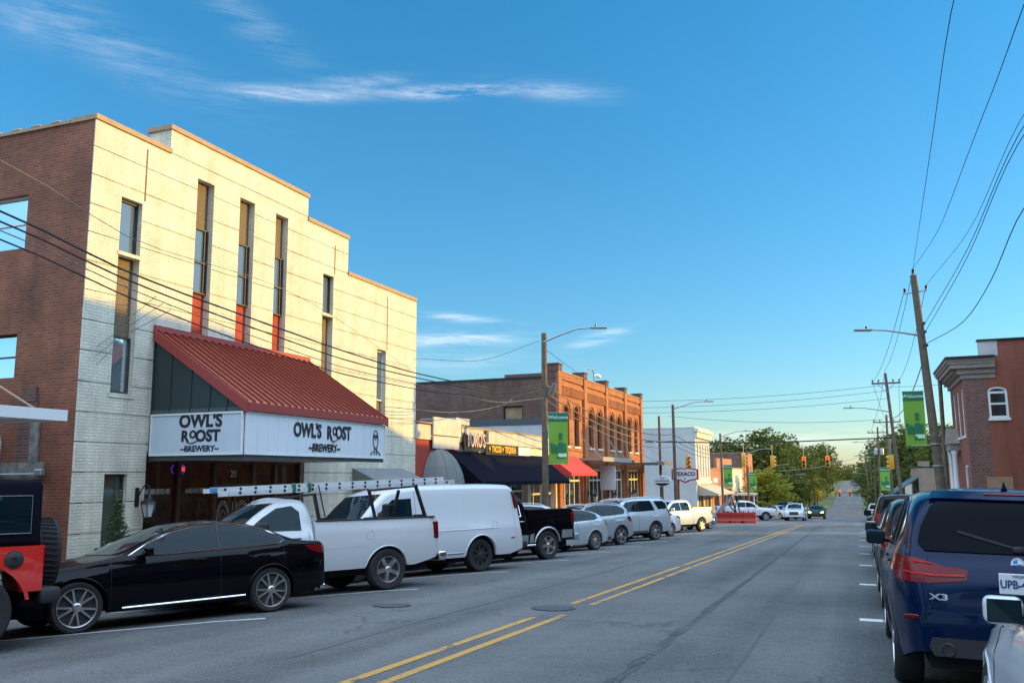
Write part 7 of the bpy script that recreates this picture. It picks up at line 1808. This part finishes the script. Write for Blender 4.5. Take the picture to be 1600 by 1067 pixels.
LX0, LX1 = xr - .38, ram.X(1.15)
lz = lambda x: .18 * (LX1 - x) / (LX1 - LX0) - .14
for j, (yo, x0, x1, zz) in enumerate(((.80, LX0, LX1 - .30, 1.935), (.77, LX0 + .25, LX1 - .05, 2.005))):
    for q, y in enumerate((yo, yo - .42)):
        mb = MB(); mb.bar((x0, y, zz + lz(x0)), (x1, y, zz + lz(x1)), .03, .075); mb.bar((x0, y - .012, zz + .036 + lz(x0)), (x1, y - .012, zz + .036 + lz(x1)), .05, .008); r_ = mb.build('ladder_rail', M_alu, ld, local=True)
        if q == 0:
            nr = 17
            for i in range(nr): x = x0 + .2 + (x1 - x0 - .4) * i / (nr - 1); mb = MB(); mb.lathe([(0, 0), (.024, 0), (.024, .008), (0, .008)], 8, Matrix.Translation((x, y + .014, zz + lz(x))) @ Matrix.Rotation(-math.pi / 2, 4, 'X')); mb.build('rung_end', M_black, r_, local=True)
    for i in range(nr): x = x0 + .2 + (x1 - x0 - .4) * i / (nr - 1); mb = MB(); mb.tube([(x, yo - .01, zz + lz(x)), (x, yo - .41, zz + lz(x))], .016, 6); mb.build('rung', M_alu, ld, local=True)
for x in (LX0 + 3.55, LX0 + 3.25): mb = MB(); mb.rbox((x, .80, 1.97 + lz(x)), (.07, .08, .17), .02, 1); mb.build('strap', mat('green_strap', (.02, .12, .07), .7), ld, local=True)
mb = MB(); mb.rbox((LX1 - .05, .78, 1.865), (.12, .06, .09), .01, 1); mb.build('end_cap', mat('blue_cap', (.10, .22, .42), .5), ld, local=True)
for x in (xk + .0, xr + .6): mb = MB(); mb.tube([(x, .86, 1.93), (x - .12, .9, 1.33)], .012, 5); mb.build('bungee_cord', M_black, ld, local=True)
# row on the right kerb, facing away
G1 = 'cars parked parallel along the right kerb'
x3 = crossover('dark blue suv seen from behind at the right edge, white plate on its tailgate', P_BLUE, style=5, group=G1, name='blue_suv', twin=True, rails=False)
X3Y = 9.15
x3.place(.20, X3Y, 0, (1, 1, 1.055))
c = x3
h_, _ = c.hit((-6, 0, .93), (1, 0, 0)); xp = h_.x
mb = MB(); mb.rbox((xp - .012, 0, .93), (.012, .31, .155), .005, 1); pl_ = mb.build('number_plate', M_plate, c.root, local=True)
M0 = frame(Vector((xp - .022, 0, .925)), (0, -1, 0), (0, 0, 1))
text('plate_number', 'UPB-4071', .085, M_platetx, pl_, M0, bold=.002, ext=.001, sx=.86)
text('plate_state', 'VIRGINIA', .030, M_platetx, pl_, frame(Vector((xp - .022, 0, .987)), (0, -1, 0), (0, 0, 1)), ext=.001)
h2, _ = c.hit((-6, .62, .80), (1, 0, 0)); text('badge', 'X3', .066, M_chrome, c.root, frame(Vector((h2.x - .006, .60, .80)), (0, -1, 0), (0, 0, 1)), bold=.002, ext=.003, sx=1.8)
h2, _ = c.hit((-6, 0, 1.075), (1, 0, 0)); mb = MB(); Mr = Matrix.Translation((h2.x - .004, 0, 1.075)) @ Matrix.Rotation(R(-90), 4, 'Y')
mb.lathe([(0, .004), (.042, .004), (.044, .01), (.05, .01), (.052, 0)], 24, Mr); ro = mb.build('round_emblem', M_chrome, c.root, local=True, smooth=40)
mb = MB()
for q in (0, 1, 2, 3):
    P = [Mr @ Vector((0, 0, .007))] + [Mr @ Vector((.034 * math.cos(t), .034 * math.sin(t), .007)) for t in np.linspace(q * math.pi / 2, (q + 1) * math.pi / 2, 7)]
    if q % 2 == 0: mb.poly(P)
mb.build('emblem_quarters', mat('emblem_blue', (.05, .25, .6), .3), ro, local=True)
mb = MB(); hz, _ = c.hit((c.X(4.0), 0, 4), (0, 0, -1)); hz = hz.z
mb.add([(c.X(3.92), 0, hz - .01), (c.X(4.12), .028, hz - .01), (c.X(4.12), -.028, hz - .01), (c.X(4.13), 0, hz + .07), (c.X(4.05), 0, hz + .055)], [(0,1,4), (0,4,2), (1,3,4), (2,4,3), (1,2,3)]); mb.build('roof_antenna', P_BLUE, c.root, local=True, smooth=60)
for y in (.55, -.55): 
    mb = MB(); mb.lathe([(.035, .0), (.052, .0), (.055, -.12), (.052, -.14), (.045, -.14), (.042, -.02)], 20, Matrix.Translation((c.X(4.60), y, .41)) @ Matrix.Rotation(R(90), 4, 'Y')); mb.build('exhaust_tip', M_chrome, c.root, smooth=40, local=True)
for y in (.72, -.72):
    mb = MB(); mb.rbox((c.X(4.69), y, .64), (.02, .30, .035), .008, 1); mb.build('rear_reflector', M_tail, c.root, local=True, smooth=40)
mb = MB(); h3, _ = c.hit((-6, -.02, 1.18), (1, 0, 0)); h4, _ = c.hit((-6, .42, 1.30), (1, 0, 0)); mb.tube([h3 + Vector((-.02, 0, 0)), h4 + Vector((-.02, 0, 0))], .012, 5); mb.rbox(h3 + Vector((-.02, 0, 0)), (.05, .09, .05), .015, 2); mb.build('rear_wiper', M_plastic, c.root, local=True, smooth=40)
for sg in (1, -1):
    c.line('lamp_strip', [(sg * .40, .965), (sg * .62, .955), (sg * .84, .975)], (-1, 0), .008, mat('lamp_red_bright', (.55, .02, .015), .2, coat=.5), off=.014); c.line('lamp_strip', [(sg * .62, 1.035), (sg * .84, 1.06)], (-1, 0), .006, mat('lamp_red_bright', (.55, .02, .015), .2), off=.014)
c.decal('brake_lamp', [(-.18,1.575),(.18,1.575),(.18,1.59),(-.18,1.59)], (-1, 0), M_tail, off=.034, grid=.1)
c.decal('spoiler', [(-.62,1.54),(.62,1.54),(.56,1.60),(-.56,1.60)], (-1, 0), P_BLUE, off=.03)
c.line('tailgate_seam', [(.70, .60), (.72, .88), (.66, 1.10)], (-1, 0), .004, M_black); c.line('tailgate_seam', [(-.70, .60), (-.72, .88), (-.66, 1.10)], (-1, 0), .004, M_black)
crossover('dark suv directly ahead of the blue one, its roof mirroring the sky', P_BLACK, style=10, group=G1, name='dark_suv', rails=False).place(.22, 15.2, 0, (1, 1, 1.03))
hatch('small white hatchback ahead of the dark suv, red lamp showing', P_WHITE, style=7, group=G1).place(.30, 21.6, 0, (1, 1, 1.08))
bigsuv('big black suv farthest of the near right row', P_BLACK, group=G1).place(.30, 29.6, 0)
crossover('silver car far along the right kerb beyond the big black suv', P_SILVER, group=G1).place(.6, 88, 0)
sedan('white sedan far along the right kerb beyond the silver car', P_WHITE, group=G1).place(.6, 95, 0)
# front corner of a silver car beside the camera
sv = sedan('silver white car at the lower right corner, only its front wing and mirror in view', P_PEARL, 5, group=G1, name='silver_car'); sv.place(.61, 3.22, 0, (1, 1, 1.06))
for o in sv.root.children:
    if o.name.startswith('mirror'): o.location.y -= .07
# across the side street
G2 = 'cars parked beyond the side street on the left'
pu = pickup('pale blue white crew cab pickup parked behind the red barriers, nose to the right', P_WHITE, style=8, group=G2); pu.place(-12.6, 91.0, R(74))
sedan('white car between the far pickup and the white suv', P_WHITE, 10, group=G2).place(-7.6, 101, R(150))
bm = crossover('white suv facing the camera beyond the side street', P_WHITE, 5, group=G2, clad=False); bm.place(-4.95, 93.0, R(180))
bm.decal('twin_grille', [(.03,.62),(.36,.62),(.38,.82),(.05,.84)], (1, 0), M_black, off=.02, both=True)
sedan('grey blue car beneath the far lamp poles behind the white suv', P_GREY, 10, group=G2).place(-8.9, 118, R(195))
bigsuv('dark blue grey suv by the grass verge beyond the white suv', P_GREY, group=G2).place(-8.4, 128, R(185))
dk = sedan('small dark oncoming car with its headlamps lit', P_DKGREEN, 10, group='moving cars'); dk.place(-3.55, 92.2 + 14, R(180))
for k, (x, y) in enumerate(((-17, -34), (-6, -62), (7, -58), (20, -50), (-30, -48))):  # added trees, out of view, giving the cars something dark to reflect
    t = copy_tree(protos[k % 3]); put(t, x, y, gbase(y), .75, k, ['first', 'second', 'third', 'fourth', 'fifth'][k] + ' unseen tree added behind the camera for the car glass to reflect'); t['group'] = 'trees behind the camera'
for o in dk.root.children:
    if o.name.startswith('headlight'): o.data = o.data.copy(); o.data.materials.clear(); o.data.materials.append(mat('lit_head_lamp', (1, .8, .4), .4, emit=((1, .72, .28), 5)))
